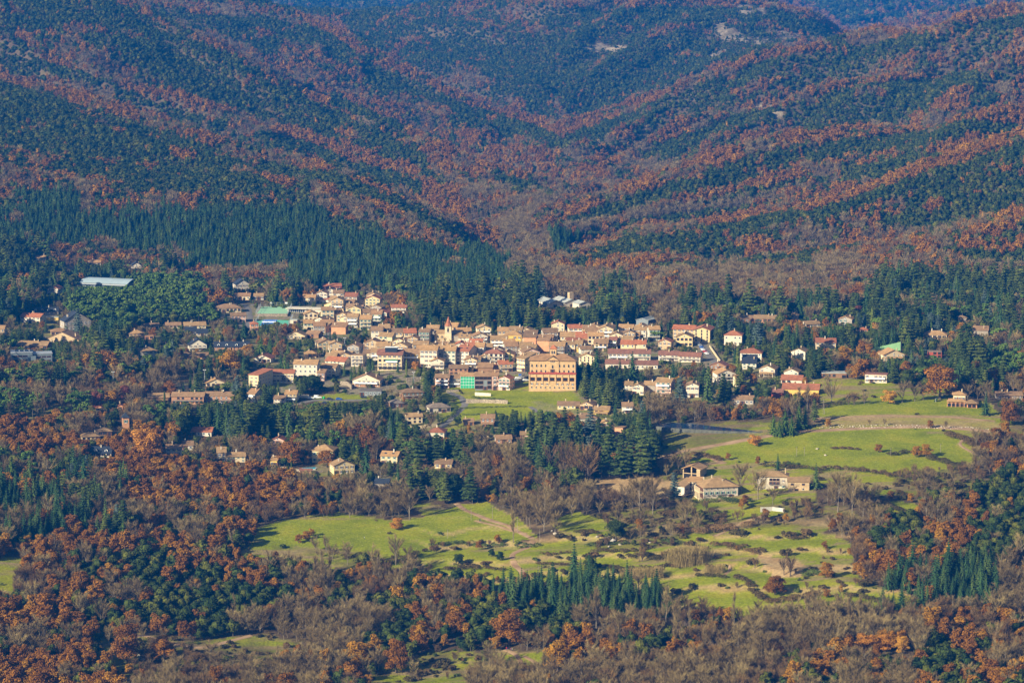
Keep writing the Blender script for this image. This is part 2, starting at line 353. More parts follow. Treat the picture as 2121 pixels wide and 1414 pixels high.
def leaf_mat(name, c1, c2, c3=None, nscale=0.55, trans=0.0):
    """foliage: hue differs from tree to tree and from clump to clump"""
    m, nt, b = new_mat(name, 0.75, 0.12)
    oi = nt.nodes.new('ShaderNodeObjectInfo')
    r = ramp(nt, [(0, c1), (0.55, c2), (1, c3 or c2)]); nt.links.new(oi.outputs['Random'], r.inputs[0])
    n = noise(nt, nscale, 2, 'Object'); r2 = ramp(nt, [(0.32, (0.62,)*3), (0.68, (1.25, 1.2, 1.1))]); nt.links.new(n.outputs[0], r2.inputs[0])
    nt.links.new(mixc(nt, 1.0, r.outputs[0], r2.outputs[0], 'MULTIPLY'), b.inputs['Base Color'])
    return m
M = {}
M['holm'] = leaf_mat('holm_oak_leaves', (0.020, 0.040, 0.006), (0.040, 0.058, 0.006), (0.095, 0.100, 0.008))
M['rust'] = leaf_mat('rust_oak_leaves', (0.15, 0.061, 0.007), (0.23, 0.097, 0.007), (0.32, 0.160, 0.010))
M['amber'] = leaf_mat('amber_leaves', (0.36, 0.15, 0.018), (0.42, 0.19, 0.02), (0.46, 0.26, 0.03))
M['maroon'] = leaf_mat('maroon_leaves', (0.16, 0.048, 0.030), (0.19, 0.06, 0.035))
M['fir'] = leaf_mat('fir_needles', (0.028, 0.066, 0.022), (0.044, 0.090, 0.026), (0.080, 0.120, 0.026))
M['cedar'] = leaf_mat('cedar_needles', (0.046, 0.074, 0.014), (0.070, 0.100, 0.018), (0.125, 0.150, 0.022))
M['bluecedar'] = leaf_mat('blue_cedar_needles', (0.06, 0.10, 0.085), (0.09, 0.13, 0.11))
M['pine'] = leaf_mat('pine_needles', (0.055, 0.105, 0.018), (0.085, 0.145, 0.018), (0.115, 0.165, 0.022))
M['pine2'] = leaf_mat('yellow_green_needles', (0.050, 0.092, 0.012), (0.070, 0.120, 0.014), (0.10, 0.15, 0.016))
M['twig'] = leaf_mat('bare_twigs', (0.155, 0.110, 0.050), (0.210, 0.152, 0.068), (0.30, 0.228, 0.098))
M['twigred'] = leaf_mat('reddish_twigs', (0.140, 0.084, 0.036), (0.185, 0.112, 0.044), (0.24, 0.145, 0.048))
M['scrub'] = leaf_mat('scrub_leaves', (0.052, 0.048, 0.014), (0.085, 0.062, 0.020), (0.120, 0.072, 0.026))
M['greenscrub'] = leaf_mat('green_scrub_leaves', (0.05, 0.075, 0.018), (0.085, 0.11, 0.02), (0.12, 0.14, 0.02))
M['reed'] = leaf_mat('dry_reeds', (0.22, 0.165, 0.06), (0.30, 0.22, 0.085))
M['bark'] = simple_mat('bark', (0.11, 0.085, 0.065), 0.3, 1.5)
M['palebark'] = simple_mat('pale_bark', (0.19, 0.155, 0.11), 0.3, 1.5)
RC = {'t': (0.36, 0.235, 0.115), 'r': (0.36, 0.14, 0.07), 'w': (0.28, 0.178, 0.098), 'd': (0.028, 0.036, 0.052), 'p': (0.36, 0.38, 0.36), 'g': (0.20, 0.17, 0.145), 'm': (0.24, 0.115, 0.08)}
WC = {'w': (0.60, 0.53, 0.42), 'c': (0.62, 0.50, 0.32), 'y': (0.66, 0.45, 0.12), 'o': (0.50, 0.37, 0.22), 'b': (0.42, 0.23, 0.135), 's': (0.36, 0.31, 0.25), 'k': (0.60, 0.40, 0.32),
      't': (0.26, 0.15, 0.085), 'a': (0.58, 0.30, 0.16), 'g': (0.20, 0.23, 0.25), 'r': (0.36, 0.08, 0.05), 'v': (0.62, 0.49, 0.27)}
for k, c in RC.items():
    m, nt, b = new_mat('roof_'+k, 0.8 if k != 'p' else 0.5, 0.2)
    n1 = noise(nt, 0.35, 5); n2 = noise(nt, 4.0, 2)
    r = ramp(nt, [(0.3, mul(c, 0.72)), (0.55, c), (0.75, mul(c, 1.25))]); nt.links.new(n1.outputs[0], r.inputs[0])
    r2 = ramp(nt, [(0.3, (0.7,)*3), (0.7, (1.2,)*3)]); nt.links.new(n2.outputs[0], r2.inputs[0])
    oi = nt.nodes.new('ShaderNodeObjectInfo'); r3 = ramp(nt, [(0, (0.75, 0.72, 0.7)), (0.5, (1, 0.95, 0.9)), (1, (1.15, 1.0, 0.85))]); nt.links.new(oi.outputs['Random'], r3.inputs[0])
    out = mixc(nt, 0.8, r.outputs[0], r2.outputs[0], 'MULTIPLY'); out = mixc(nt, 1.0 if k not in 'dp' else 0.3, out, r3.outputs[0], 'MULTIPLY')
    if k not in 'dp':      # rows of curved tiles running down the slope
        wv = nt.nodes.new('ShaderNodeTexWave'); wv.inputs['Scale'].default_value = 1.6; wv.inputs['Distortion'].default_value = 0.6
        tc = nt.nodes.new('ShaderNodeTexCoord'); nt.links.new(tc.outputs['Object'], wv.inputs['Vector'])
        r4 = ramp(nt, [(0, (0.72,)*3), (1, (1.1,)*3)]); nt.links.new(wv.outputs[0], r4.inputs[0]); out = mixc(nt, 0.7, out, r4.outputs[0], 'MULTIPLY')
    nt.links.new(out, b.inputs['Base Color']); M['roof_'+k] = m
for k, c in WC.items():
    m, nt, b = new_mat('wall_'+k, 0.9, 0.1)
    n1 = noise(nt, 0.45, 5); r = ramp(nt, [(0.28, mul(c, 0.74 if k in 'obsa' else 0.86)), (0.6, c), (0.8, mul(c, 1.08))]); nt.links.new(n1.outputs[0], r.inputs[0])
    out = r.outputs[0]
    if k in 'obsr':
        vr = nt.nodes.new('ShaderNodeTexVoronoi'); vr.inputs['Scale'].default_value = 2.2; tc = nt.nodes.new('ShaderNodeTexCoord'); nt.links.new(tc.outputs['Object'], vr.inputs['Vector'])
        r5 = ramp(nt, [(0, (0.72,)*3), (1, (1.2,)*3)]); nt.links.new(vr.outputs['Color'], r5.inputs[0]); out = mixc(nt, 0.8, out, r5.outputs[0], 'MULTIPLY')
    oi = nt.nodes.new('ShaderNodeObjectInfo'); r3 = ramp(nt, [(0, (0.9, 0.88, 0.84)), (0.5, (1, 0.97, 0.93)), (1, (1,)*3)]); nt.links.new(oi.outputs['Random'], r3.inputs[0])
    nt.links.new(mixc(nt, 1.0, out, r3.outputs[0], 'MULTIPLY'), b.inputs['Base Color']); M['wall_'+k] = m
def flat(name, c, rough=0.7, spec=0.3, metal=0.0):
    m, nt, b = new_mat(name, rough, spec); b.inputs['Base Color'].default_value = (*c, 1); b.inputs['Metallic'].default_value = metal; return m
M['glass'] = flat('window_glass', (0.025, 0.035, 0.05), 0.12, 0.5)
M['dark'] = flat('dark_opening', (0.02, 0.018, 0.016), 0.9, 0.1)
M['shut_b'] = simple_mat('brown_shutter', (0.13, 0.06, 0.035), 0.2, 3)
M['shut_g'] = simple_mat('green_shutter', (0.04, 0.17, 0.11), 0.2, 3)
M['white'] = simple_mat('white_paint', (0.75, 0.74, 0.72), 0.1, 1)
M['wood'] = simple_mat('varnished_wood', (0.24, 0.10, 0.045), 0.3, 2)
M['metal'] = simple_mat('grey_metal', (0.30, 0.32, 0.34), 0.15, 1, 0.5, 0.4)
M['iron'] = simple_mat('dark_iron', (0.05, 0.05, 0.055), 0.2, 1)
M['stone'] = simple_mat('rubble_stone', (0.30, 0.24, 0.17), 0.6, 1.3)
M['rock'] = simple_mat('granite', (0.42, 0.38, 0.33), 0.35, 0.5)
M['concrete'] = simple_mat('concrete', (0.42, 0.39, 0.35), 0.2, 0.5)
M['green_net'] = simple_mat('green_scaffold_net', (0.03, 0.36, 0.19), 0.3, 0.8)
M['asphalt'] = simple_mat('asphalt', (0.16, 0.145, 0.13), 0.2, 0.2, 0.9, 0.1, 'Generated')
M['court_g'] = simple_mat('green_court', (0.10, 0.40, 0.26), 0.12, 0.1)
M['court_b'] = simple_mat('blue_court', (0.02, 0.16, 0.50), 0.1, 0.1)
M['frontg'] = simple_mat('green_pelota_wall', (0.20, 0.36, 0.17), 0.12, 0.3)
M['dirt'] = simple_mat('orange_dirt', (0.29, 0.175, 0.095), 0.3, 0.12, 0.95, 0.05, 'Generated', c2=(0.38, 0.25, 0.145))
for _k in ('dirt', 'asphalt'):     # world-sized pattern on long ribbons
    for nd in M[_k].node_tree.nodes:
        if nd.type == 'TEX_NOISE':
            g = M[_k].node_tree.nodes.new('ShaderNodeNewGeometry'); M[_k].node_tree.links.new(g.outputs['Position'], nd.inputs['Vector'])
# ------------------------------------------------------------------ the ground: one sheet to beyond the far hills
U_, V_, D_ = project(XX, YY, TZ)
def soft(poly, w=6.0):
    du = fbm(XX/16, YY/24, 3)*w*1.2; dv = fbm(XX/16+9, YY/24+4, 3)*w*.6
    return in_poly(U_+du, V_+dv, poly)
near = (YY < 2700)
g_grass = np.zeros(XX.shape); g_dry = np.zeros(XX.shape); g_rock = np.zeros(XX.shape); g_vil = np.zeros(XX.shape)
vt = veg(U_, V_, XX, YY, 1.0)
g_grass[(vt == '.') & near] = 0.45; g_grass[(vt == ',') & near] = 0.22; g_grass[np.isin(vt, list('vgp')) & near] = 0.30
g_vil[np.isin(vt, list('v')) & near] = 1.0; g_vil[np.isin(vt, list('g')) & near] = .5
for p in MEADOWS.values(): g_grass[soft(p) & near] = 1.0
for p in ROUGH.values(): g_grass[soft(p) & near] = .30+.25*np.clip(fbm(XX/12, YY/18, 3)[soft(p) & near]*2, -1, 1)
g_dry = np.maximum(g_dry, BANK*.8)
for q_, p in DRY.items(): g_dry[soft(p) & near] = .45 if q_ == 'bank' else 1.0
for w, ln in TRACKS: g_dry = np.maximum(g_dry, np.clip(1.2-dist_poly(U_, V_*1.0, ln)/3.0, 0, 1)*near*0.7)
rkn = fbm(XX/30+4, YY/70, 3); g_rock[(vt == 's') & (rkn > .10)] = 1.0
for p in OUTCROPS: g_rock[in_poly(U_+fbm(XX/20, YY/30, 2)*10, V_+fbm(XX/20+5, YY/30, 2)*6, p) & (YY > 2600)] = 1.0
g_rock[(YY > 99999)] = 0
idx = np.arange(NA*NL).reshape(NA, NL)
F = np.stack([idx[:-1, :-1].ravel(), idx[1:, :-1].ravel(), idx[1:, 1:].ravel(), idx[:-1, 1:].ravel()], 1)
m, nt, b = new_mat('ground', 0.95, 0.05)
at = nt.nodes.new('ShaderNodeAttribute'); at.attribute_name = 'cover'; sp = nt.nodes.new('ShaderNodeSeparateColor'); nt.links.new(at.outputs['Color'], sp.inputs[0])
geo = nt.nodes.new('ShaderNodeNewGeometry'); P = geo.outputs['Position']
def rm(sc, pts, det=4): n = noise(nt, sc, det, vec=P); r = ramp(nt, pts); nt.links.new(n.outputs[0], r.inputs[0]); return r.outputs[0]
mp = nt.nodes.new('ShaderNodeMapping'); mp.inputs['Scale'].default_value = (0.25, 1, 1); nt.links.new(P, mp.inputs[0])
litter = rm(0.12, [(0.3, (0.055, 0.038, 0.022)), (0.5, (0.09, 0.062, 0.034)), (0.75, (0.11, 0.095, 0.035))])
grass = rm(0.05, [(0.25, (0.105, 0.130, 0.003)), (0.5, (0.180, 0.202, 0.004)), (0.75, (0.25, 0.228, 0.012))], 6)
nm = nt.nodes.new('ShaderNodeTexNoise'); nm.inputs['Scale'].default_value = 0.12; nm.inputs['Detail'].default_value = 5; nt.links.new(mp.outputs[0], nm.inputs['Vector'])
rr = ramp(nt, [(0.46, (0, 0, 0)), (0.62, (1, 1, 1))]); nt.links.new(nm.outputs[0], rr.inputs[0])
patch = mixc(nt, rr.outputs[0], grass, (0.22, 0.165, 0.075))
spk = rm(0.9, [(0.64, (0, 0, 0)), (0.70, (1, 1, 1))], 2); grass2 = mixc(nt, spk, grass, (0.30, 0.29, 0.12))
# grass attribute: 0 forest floor, about 0.4 rough pasture, 1 meadow
mr = nt.nodes.new('ShaderNodeMapRange'); mr.inputs[1].default_value = 0.0; mr.inputs[2].default_value = 0.45; nt.links.new(sp.outputs[0], mr.inputs[0])
mr2 = nt.nodes.new('ShaderNodeMapRange'); mr2.inputs[1].default_value = 0.45; mr2.inputs[2].default_value = 1.0; nt.links.new(sp.outputs[0], mr2.inputs[0])
c = mixc(nt, mr.outputs[0], litter, patch); c = mixc(nt, mr2.outputs[0], c, grass2)
dryc = rm(0.09, [(0.3, (0.27, 0.165, 0.075)), (0.6, (0.36, 0.25, 0.125)), (0.8, (0.30, 0.26, 0.09))])
c = mixc(nt, sp.outputs[1], c, dryc)
rockc = rm(0.12, [(0.38, (0.12, 0.10, 0.06)), (0.54, (0.24, 0.19, 0.13)), (0.8, (0.36, 0.29, 0.21))])
c = mixc(nt, sp.outputs[2], c, rockc)
pav = rm(0.10, [(0.35, (0.14, 0.115, 0.075)), (0.5, (0.22, 0.18, 0.12)), (0.62, (0.12, 0.13, 0.03)), (0.8, (0.17, 0.18, 0.03))], 5)
c = mixc(nt, at.outputs['Alpha'], c, pav)
tus = rm(0.55, [(0.35, (0.78,)*3), (0.65, (1.2, 1.17, 1.1))], 5); c = mixc(nt, .9, c, tus, 'MULTIPLY')
nb = noise(nt, 0.9, 4, vec=P); bp = nt.nodes.new('ShaderNodeBump'); bp.inputs['Strength'].default_value = .9; bp.inputs['Distance'].default_value = .45; nt.links.new(nb.outputs[0], bp.inputs['Height']); nt.links.new(bp.outputs[0], b.inputs['Normal'])
nt.links.new(c, b.inputs['Base Color']); M['ground'] = m
me = mesh_np('ground', np.stack([XX.ravel(), YY.ravel(), TZ.ravel()], 1), F, [m], smooth=True)
ca_ = me.color_attributes.new('cover', 'FLOAT_COLOR', 'POINT')
ca_.data.foreach_set('color', np.stack([g_grass, g_dry, g_rock, g_vil], -1).astype(np.float32).ravel())
tag(link('ground', me), kind='structure')
# far plain beyond and around the modelled hills, so that the land reaches the horizon
mb = MB(); mb.box(-8000, 8000, -1500, 14500, -160, -150); tag(mb.build('land', M['ground']), kind='structure')
# ------------------------------------------------------------------ tracks and roads: ribbons laid on the ground
def ribbon(name, line, width, mat, lift=0.12, label=None, edge=0.25):
    pts = [hit(u, v) for u, v in line]; P3 = []
    for a, b_ in zip(pts[:-1], pts[1:]):
        L = math.hypot(b_.x-a.x, b_.y-a.y); k = max(1, int(L/3))
        for i in range(k): P3.append((a.x+(b_.x-a.x)*i/k, a.y+(b_.y-a.y)*i/k))
    P3.append((pts[-1].x, pts[-1].y)); q = np.array(P3)
    for _ in range(3): q[1:-1] = (q[:-2]+2*q[1:-1]+q[2:])/4
    t = np.gradient(q, axis=0); t /= np.hypot(t[:, 0], t[:, 1])[:, None]+1e-9; nrm = np.stack([-t[:, 1], t[:, 0]], 1)
    nn = 5; V = []
    for k in range(nn):
        o = (k/(nn-1)-.5)*width*(1+edge*vnoise(np.arange(len(q))/4.0+k*9.1, np.full(len(q), k*3.3)))
        p = q+nrm*o[:, None]; V.append(np.stack([p[:, 0], p[:, 1], hgt(p[:, 0], p[:, 1])+lift+(0 if k not in (0, nn-1) else -0.1)], 1))
    V = np.stack(V, 1).reshape(-1, 3); n_ = len(q); I = np.arange(n_*nn).reshape(n_, nn)
    Fq = np.stack([I[:-1, :-1].ravel(), I[:-1, 1:].ravel(), I[1:, 1:].ravel(), I[1:, :-1].ravel()], 1)
    return tag(link(name, mesh_np(name, V, Fq, [mat])), kind='structure'), q
TRK = []
for w, ln in TRACKS: TRK.append((w*1.33, ribbon('dirt_track', ln, w*1.33, M['dirt'])[1]))
for w, ln in ROADS: TRK.append((w+2, ribbon('road', ln, w, M['asphalt'], edge=0.04)[1]))
# ------------------------------------------------------------------ houses
RECTS = []            # what trees must not hide: (u0, v0, u1, v1, distance)
FOOT = []             # footprints (x, y, radius)
_wm = {}
def win_mesh(kind):
    """shared window meshes, facing -Y, centred on x, base at z=0"""
    if kind in _wm: return _wm[kind]
    b = MB(); w, h = {'s': (0.9, 1.2), 'g': (0.9, 1.3), 'p': (1.0, 1.2), 'w': (2.2, 1.5), 'd': (1.3, 2.1), 'a': (1.1, 1.7), 'x': (0.7, 0.7), 'v': (1.6, 1.4), 'o': (2.4, 1.9)}[kind]
    b.box(-w/2, w/2, -0.03, 0.02, 0, h, 0)                              # pane
    for x0, x1, z0, z1 in ((-w/2-.1, -w/2, -.1, h+.1), (w/2, w/2+.1, -.1, h+.1), (-w/2, w/2, h, h+.1), (-w/2, w/2, -.1, 0)):
        b.box(x0, x1, -0.10, 0.02, z0, z1, 1)
    b.box(-w/2-.15, w/2+.15, -0.18, 0.02, -.2, -.1, 1)                  # sill
    if kind in 'spdwv': b.box(-0.03, 0.03, -0.06, -0.03, 0, h, 1)
    if kind in 'sgd':
        for s in (-1, 1): b.box(min(s*(w/2+.1), s*(w/2+.1+w*.5)), max(s*(w/2+.1), s*(w/2+.1+w*.5)), -0.09, 0.02, -.05, h+.05, 2)
    if kind == 'a': b.prism([(-w/2, h), (w/2, h), (w*.35, h+.4), (0, h+.55), (-w*.35, h+.4)], -0.03, 0.02, 0)
    mats = {'s': [M['glass'], M['white'], M['shut_b']], 'g': [M['glass'], M['white'], M['shut_g']], 'p': [M['glass'], M['white']], 'w': [M['glass'], M['wood']],
            'd': [M['glass'], M['wood'], M['shut_b']], 'a': [M['dark'], M['concrete']], 'x': [M['dark'], M['concrete']], 'v': [M['glass'], M['shut_b']], 'o': [M['dark'], M['wood']]}[kind]
    _wm[kind] = b.mesh('window', mats); return _wm[kind]
def win(parent, kind, x, y, z, face=0, s=1.0, name='window', sz=None):
    """face: 0 front (-Y), 1 right (+X), 2 back, 3 left"""
    o = link(name, win_mesh(kind), parent); o.location = (x, y, z); o.rotation_euler = (0, 0, [0, R(90), R(180), R(-90)][face]); o.scale = (s, 1, sz or s)
    return o
def balcony(parent, x0, x1, z, depth=1.2, y=0.0, solid=None):
    b = MB(); b.box(x0, x1, y-depth, y+.02, z-.15, z, 0)
    if solid: b.box(x0, x1, y-depth, y-depth+.12, z, z+.95, 1); b.box(x0, x0+.12, y-depth+.12, y, z, z+.95, 1); b.box(x1-.12, x1, y-depth+.12, y, z, z+.95, 1)
    else:
        b.box(x0, x1, y-depth, y-depth+.06, z+.9, z+1.0, 1); k = max(3, int((x1-x0)/.35))
        for i in range(k+1): xx = x0+(x1-x0-.05)*i/k; b.box(xx, xx+.05, y-depth, y-depth+.04, z, z+.9, 1)
    return b.build('balcony', [M['concrete'], solid or M['iron']], parent)
def chimney(parent, x, y, z, h=1.6, mat=None):
    b = MB(); b.box(x-.3, x+.3, y-.3, y+.3, z-1.2, z+h, 0); b.box(x-.42, x+.42, y-.42, y+.42, z+h, z+h+.12, 1); b.box(x-.25, x+.25, y-.25, y+.25, z+h+.12, z+h+.3, 0)
    return b.build('chimney', [mat or M['wall_c'], M['concrete']], parent)
def make_roof(kind, W, D, H, mat, parent, ov=0.55, slope=0.33, soff=None, trim=None):
    """returns the roof and its height above the eaves; building spans x -W/2..W/2, y 0..D"""
    b = MB(); x0, x1, y0, y1 = -W/2-ov, W/2+ov, -ov, D+ov; t = 0.22; z = H
    if kind == 'e':
        r = D/2*slope; zo = z-ov*slope; c = D/2
        b.slab((x0, y0, zo+t), (x1, y0, zo+t), (x1, c, z+r+t), (x0, c, z+r+t), t); b.slab((x0, c, z+r+t), (x1, c, z+r+t), (x1, y1, zo+t), (x0, y1, zo+t), t)
        b.box(x0, x1, c-.15, c+.15, z+r+t-.05, z+r+t+.12)
    elif kind == 'g':
        r = W/2*slope; zo = z-ov*slope
        b.slab((x0, y0, zo+t), (0, y0, z+r+t), (0, y1, z+r+t), (x0, y1, zo+t), -t) if False else b.slab((x0, y1, zo+t), (x0, y0, zo+t), (0, y0, z+r+t), (0, y1, z+r+t), t)
        b.slab((0, y1, z+r+t), (0, y0, z+r+t), (x1, y0, zo+t), (x1, y1, zo+t), t); b.box(-.15, .15, y0, y1, z+r+t-.05, z+r+t+.12)
    elif kind == 'h':
        m_ = min(W, D)/2+ov; r = m_*slope; zo = z-.02
        if W >= D: a, c = (x0+m_, D/2), (x1-m_, D/2)
        else: a, c = (0, y0+m_), (0, y1-m_)
        P = [(x0, y0, zo), (x1, y0, zo), (x1, y1, zo), (x0, y1, zo), (x0, y0, zo+t), (x1, y0, zo+t), (x1, y1, zo+t), (x0, y1, zo+t), (a[0], a[1], zo+t+r), (c[0]+(0.01 if a == c else 0), c[1], zo+t+r)]
        Fc = [(0, 3, 2, 1), (0, 1, 5, 4), (1, 2, 6, 5), (2, 3, 7, 6), (3, 0, 4, 7)]
        Fc += [(4, 5, 9, 8), (5, 6, 9), (6, 7, 8, 9), (7, 4, 8)] if W >= D else [(4, 5, 8), (5, 6, 9, 8), (6, 7, 9), (7, 4, 8, 9)]
        b.add(P, Fc)
    elif kind == 's':
        r = D*slope*.6; zo = z-ov*slope*.6
        b.slab((x0, y0, zo+t), (x1, y0, zo+t), (x1, y1, z+r+ov*slope*.6+t), (x0, y1, z+r+ov*slope*.6+t), t)
    else:
        r = 0.0; b.box(x0+ov-.1, x1-ov+.1, y0+ov-.1, y1-ov+.1, z+.003, z+.25); b.box(x0+ov-.1, x1-ov+.1, y0+ov-.1, y0+ov+.1, z+.25, z+.55)
    return b.build('roof', [mat], parent), r
def wall_body(kind, W, D, H, mat, parent, slope=0.33, base=3.0, name='wall', lower=None, hl=0):
    b = MB()
    def body(z0, z1, m_, g):
        if kind == 'g' and g:
            b.prism([(-W/2, z0), (W/2, z0), (W/2, z1), (0, z1+W/2*slope), (-W/2, z1)], 0, D, m_)
        elif kind in 'es' and g:
            rt = D/2*slope if kind == 'e' else 0; n_ = len(b.v)
            pr = [(0, z0), (D, z0), (D, z1+(D*slope*.6 if kind == 's' else 0))]+([(D/2, z1+rt)] if kind == 'e' else [])+[(0, z1)]
            k = len(pr); b.add([(-W/2, p[0], p[1]) for p in pr]+[(W/2, p[0], p[1]) for p in pr], [list(range(k-1, -1, -1)), list(range(k, 2*k))]+[(i, (i+1) % k, (i+1) % k+k, i+k) for i in range(k)], m_)
        else: b.box(-W/2, W/2, 0, D, z0, z1, m_)
    if lower:
        b.box(-W/2-.03, W/2+.03, -.03, D+.03, -base, hl, 1); body(hl, H, 0, True)
    else: body(-base, H, 0, True)
    return b.build(name, [mat, lower or mat], parent)
RN = {'e': 'pitched', 'g': 'gabled', 'h': 'hipped', 's': 'sloping', 'f': 'flat'}
RCN = {'t': 'tan tiled', 'r': 'red tiled', 'w': 'brown tiled', 'd': 'dark slate', 'p': 'pale', 'g': 'grey', 'm': 'maroon'}
WCN = {'w': 'white', 'c': 'cream', 'y': 'yellow', 'o': 'ochre', 'b': 'brick', 's': 'stone', 'k': 'pink', 't': 'brown', 'a': 'orange', 'g': 'grey', 'r': 'red', 'v': 'pale yellow'}
FLN = {1: 'one-storey', 2: 'two-storey', 3: 'three-storey', 4: 'four-storey'}
def place(u, vb, rot):
    p = hit(u, vb); o = bpy.data.objects.new('house', None); COL.objects.link(o); o.location = p; o.rotation_euler = (0, 0, R(rot)); o.empty_display_size = 2
    return o, p
def house(u0, u1, vb, ve, roof, rc, wc, fl, D=None, rot=-12, opt='', label='', name='house', cat='house', full=None, slope=None, wk=None, group=None):
    uc = (u0+u1)/2; root, p = place(uc, vb, rot); root.name = name; k = ppm(p)
    W = (u1-u0)/k/math.cos(R(rot)); H = max(2.4, (vb-ve)/k*1.0)
    D = D or min(max(8.0, W*.75), 13.0); slope = slope or (0.42 if rc != 'd' else 0.62)
    wm = M['wall_'+wc]; low = M['wall_b'] if 'L' in opt else None
    r_ = roof
    wb = wall_body(r_, W, D, H, wm, root, slope, lower=low, hl=H*.45)
    rf, rh = make_roof(r_, W, D, H, M['roof_'+rc], root, slope=slope, ov=0.5 if r_ != 'f' else .3)
    rnd = random.Random(int(u0*7+vb*13))
    if r_ != 'f' and 'C' not in opt:
        for q in range(1 if W < 16 else 2):
            cx = rnd.uniform(-.35, .35)*W; cy = D*rnd.uniform(.35, .6); hr = {'e': H+(D/2-abs(cy-D/2))*slope, 'g': H+(W/2-abs(cx))*slope, 'h': H+max(0, min(W/2-abs(cx), D/2-abs(cy-D/2)))*slope, 's': H+cy*slope*.6}[r_]
            chimney(rf, cx, cy, hr+.2, 1.1+rnd.random()*.6, M['wall_w'] if rnd.random() < .4 else M['wall_o'])
    if 'N' not in opt:
        kind = wk or rnd.choice('ssspgpv' if fl > 1 else 'spvw'); fh = H/fl; sc = min(1.1, fh/2.7)
        nc = max(1, min(9, int(round(W/(3.1 if W > 8 else 2.7))))); dcol = rnd.randrange(nc)
        for f in range(fl):
            z = f*fh+fh*.34
            for c in range(nc):
                x = -W/2+W*(c+.5)/nc
                if f == 0 and c == dcol:
                    if 'G' in opt or rnd.random() < .25: g = win(root, 'o', x, 0, 0.05, 0, sc, 'garage_door')
                    else: win(root, 'd', x, 0, 0.1, 0, sc, 'door')
                elif rnd.random() > .10: win(root, kind, x, 0, z, 0, sc)
            ns = max(1, min(5, int(D/3.5)))
            for c in range(ns):
                y = D*(c+.5)/ns
                if rnd.random() > .3: win(root, kind, W/2, y, z, 1, sc)
                if rnd.random() > .4: win(root, kind, -W/2, y, z, 3, sc)
            if 'B' in opt and f > 0: balcony(root, -W*.42, W*.42 if 'H' not in opt else 0, f*fh+.05, 1.3, 0, None if rnd.random() < .5 else M['white'])
        if r_ == 'g' and W > 7: win(root, 'p', 0, 0, H+.1, 0, min(sc, .8))
    if 'T' in opt:     # covered porch in front
        b = MB(); b.slab((-W*.45, -3.0, H*.42), (W*.45, -3.0, H*.42), (W*.45, -.02, H*.42+.9), (-W*.45, -.02, H*.42+.9), .2, 0)
        for x in (-.42, -.14, .14, .42): b.box(W*x-.15, W*x+.15, -2.8, -2.5, -2, H*.42-.1, 1)
        b.build('porch', [M['roof_'+rc], wm], root)
    if 'D' in opt:     # dormers on the front slope
        nd = max(1, int(W/4.5))
        for c in range(nd):
            x = -W/2+W*(c+.5)/nd; b = MB(); z = H+D*.12*slope; b.prism([(x-.9, z-.4), (x+.9, z-.4), (x+.9, z+1.1), (x, z+1.7), (x-.9, z+1.1)], D*.1, D*.42, 0)
            b.box(x-.5, x+.5, D*.1-.03, D*.1-.003, z+.1, z+1.0, 1); b.slab((x-1.1, D*.42, z+1.08), (x-1.1, D*.08, z+1.08), (x, D*.08, z+1.8), (x, D*.42, z+1.8), .1, 2); b.slab((x, D*.42, z+1.8), (x, D*.08, z+1.8), (x+1.1, D*.08, z+1.08), (x+1.1, D*.42, z+1.08), .1, 2)
            b.build('dormer', [M['white'], M['glass'], M['roof_'+rc]], root)
    if 'S' in opt:     # roof windows / solar panels
        for x in (-.25, .2):
            b = MB(); y_, z_ = D*.2, H+D*.2*slope+.27
            b.slab((W*x-.8, y_, z_), (W*x+.8, y_, z_), (W*x+.8, y_+1.2, z_+1.2*slope), (W*x-.8, y_+1.2, z_+1.2*slope), .06); b.build('roof_window', [M['glass']], rf)
    txt = full or f"{FLN[fl]} {WCN[wc]} {cat}, {RCN[rc]} {RN[r_]} roof, {label}"
    tag(root, txt, cat, group)
    top = ve-(rh+.5)*k; RECTS.append((u0-2, top-1, u1+2, vb-1, p.y))
    ca_, sa_ = math.cos(R(rot)), math.sin(R(rot)); FOOT.append((p.x-sa_*D/2, p.y+ca_*D/2, max(W, D)*.5+.8, W, D, R(rot)))
    return root, W, D, H, p
# ------------------------------------------------------------------ larger buildings and places of their own
def rect(u0, v0, u1, v1, d): RECTS.append((u0, v0, u1, v1, d))
def foot(p, W, D, rot): FOOT.append((p.x-math.sin(R(rot))*D/2, p.y+math.cos(R(rot))*D/2, max(W, D)*.55+1, W, D, R(rot)))
def newroot(name, u, vb, rot, label, cat, group=None):
    root, p = place(u, vb, rot); root.name = name; tag(root, label, cat, group); return root, p, ppm(p)
def prow(root, kind, n, W, z, y=0.0, s=1.0, x0=None, skip=()):
    for i in range(n):
        if i not in skip: win(root, kind, (-W/2+W*(i+.5)/n) if x0 is None else x0+i*W/n, y, z, 0, s)
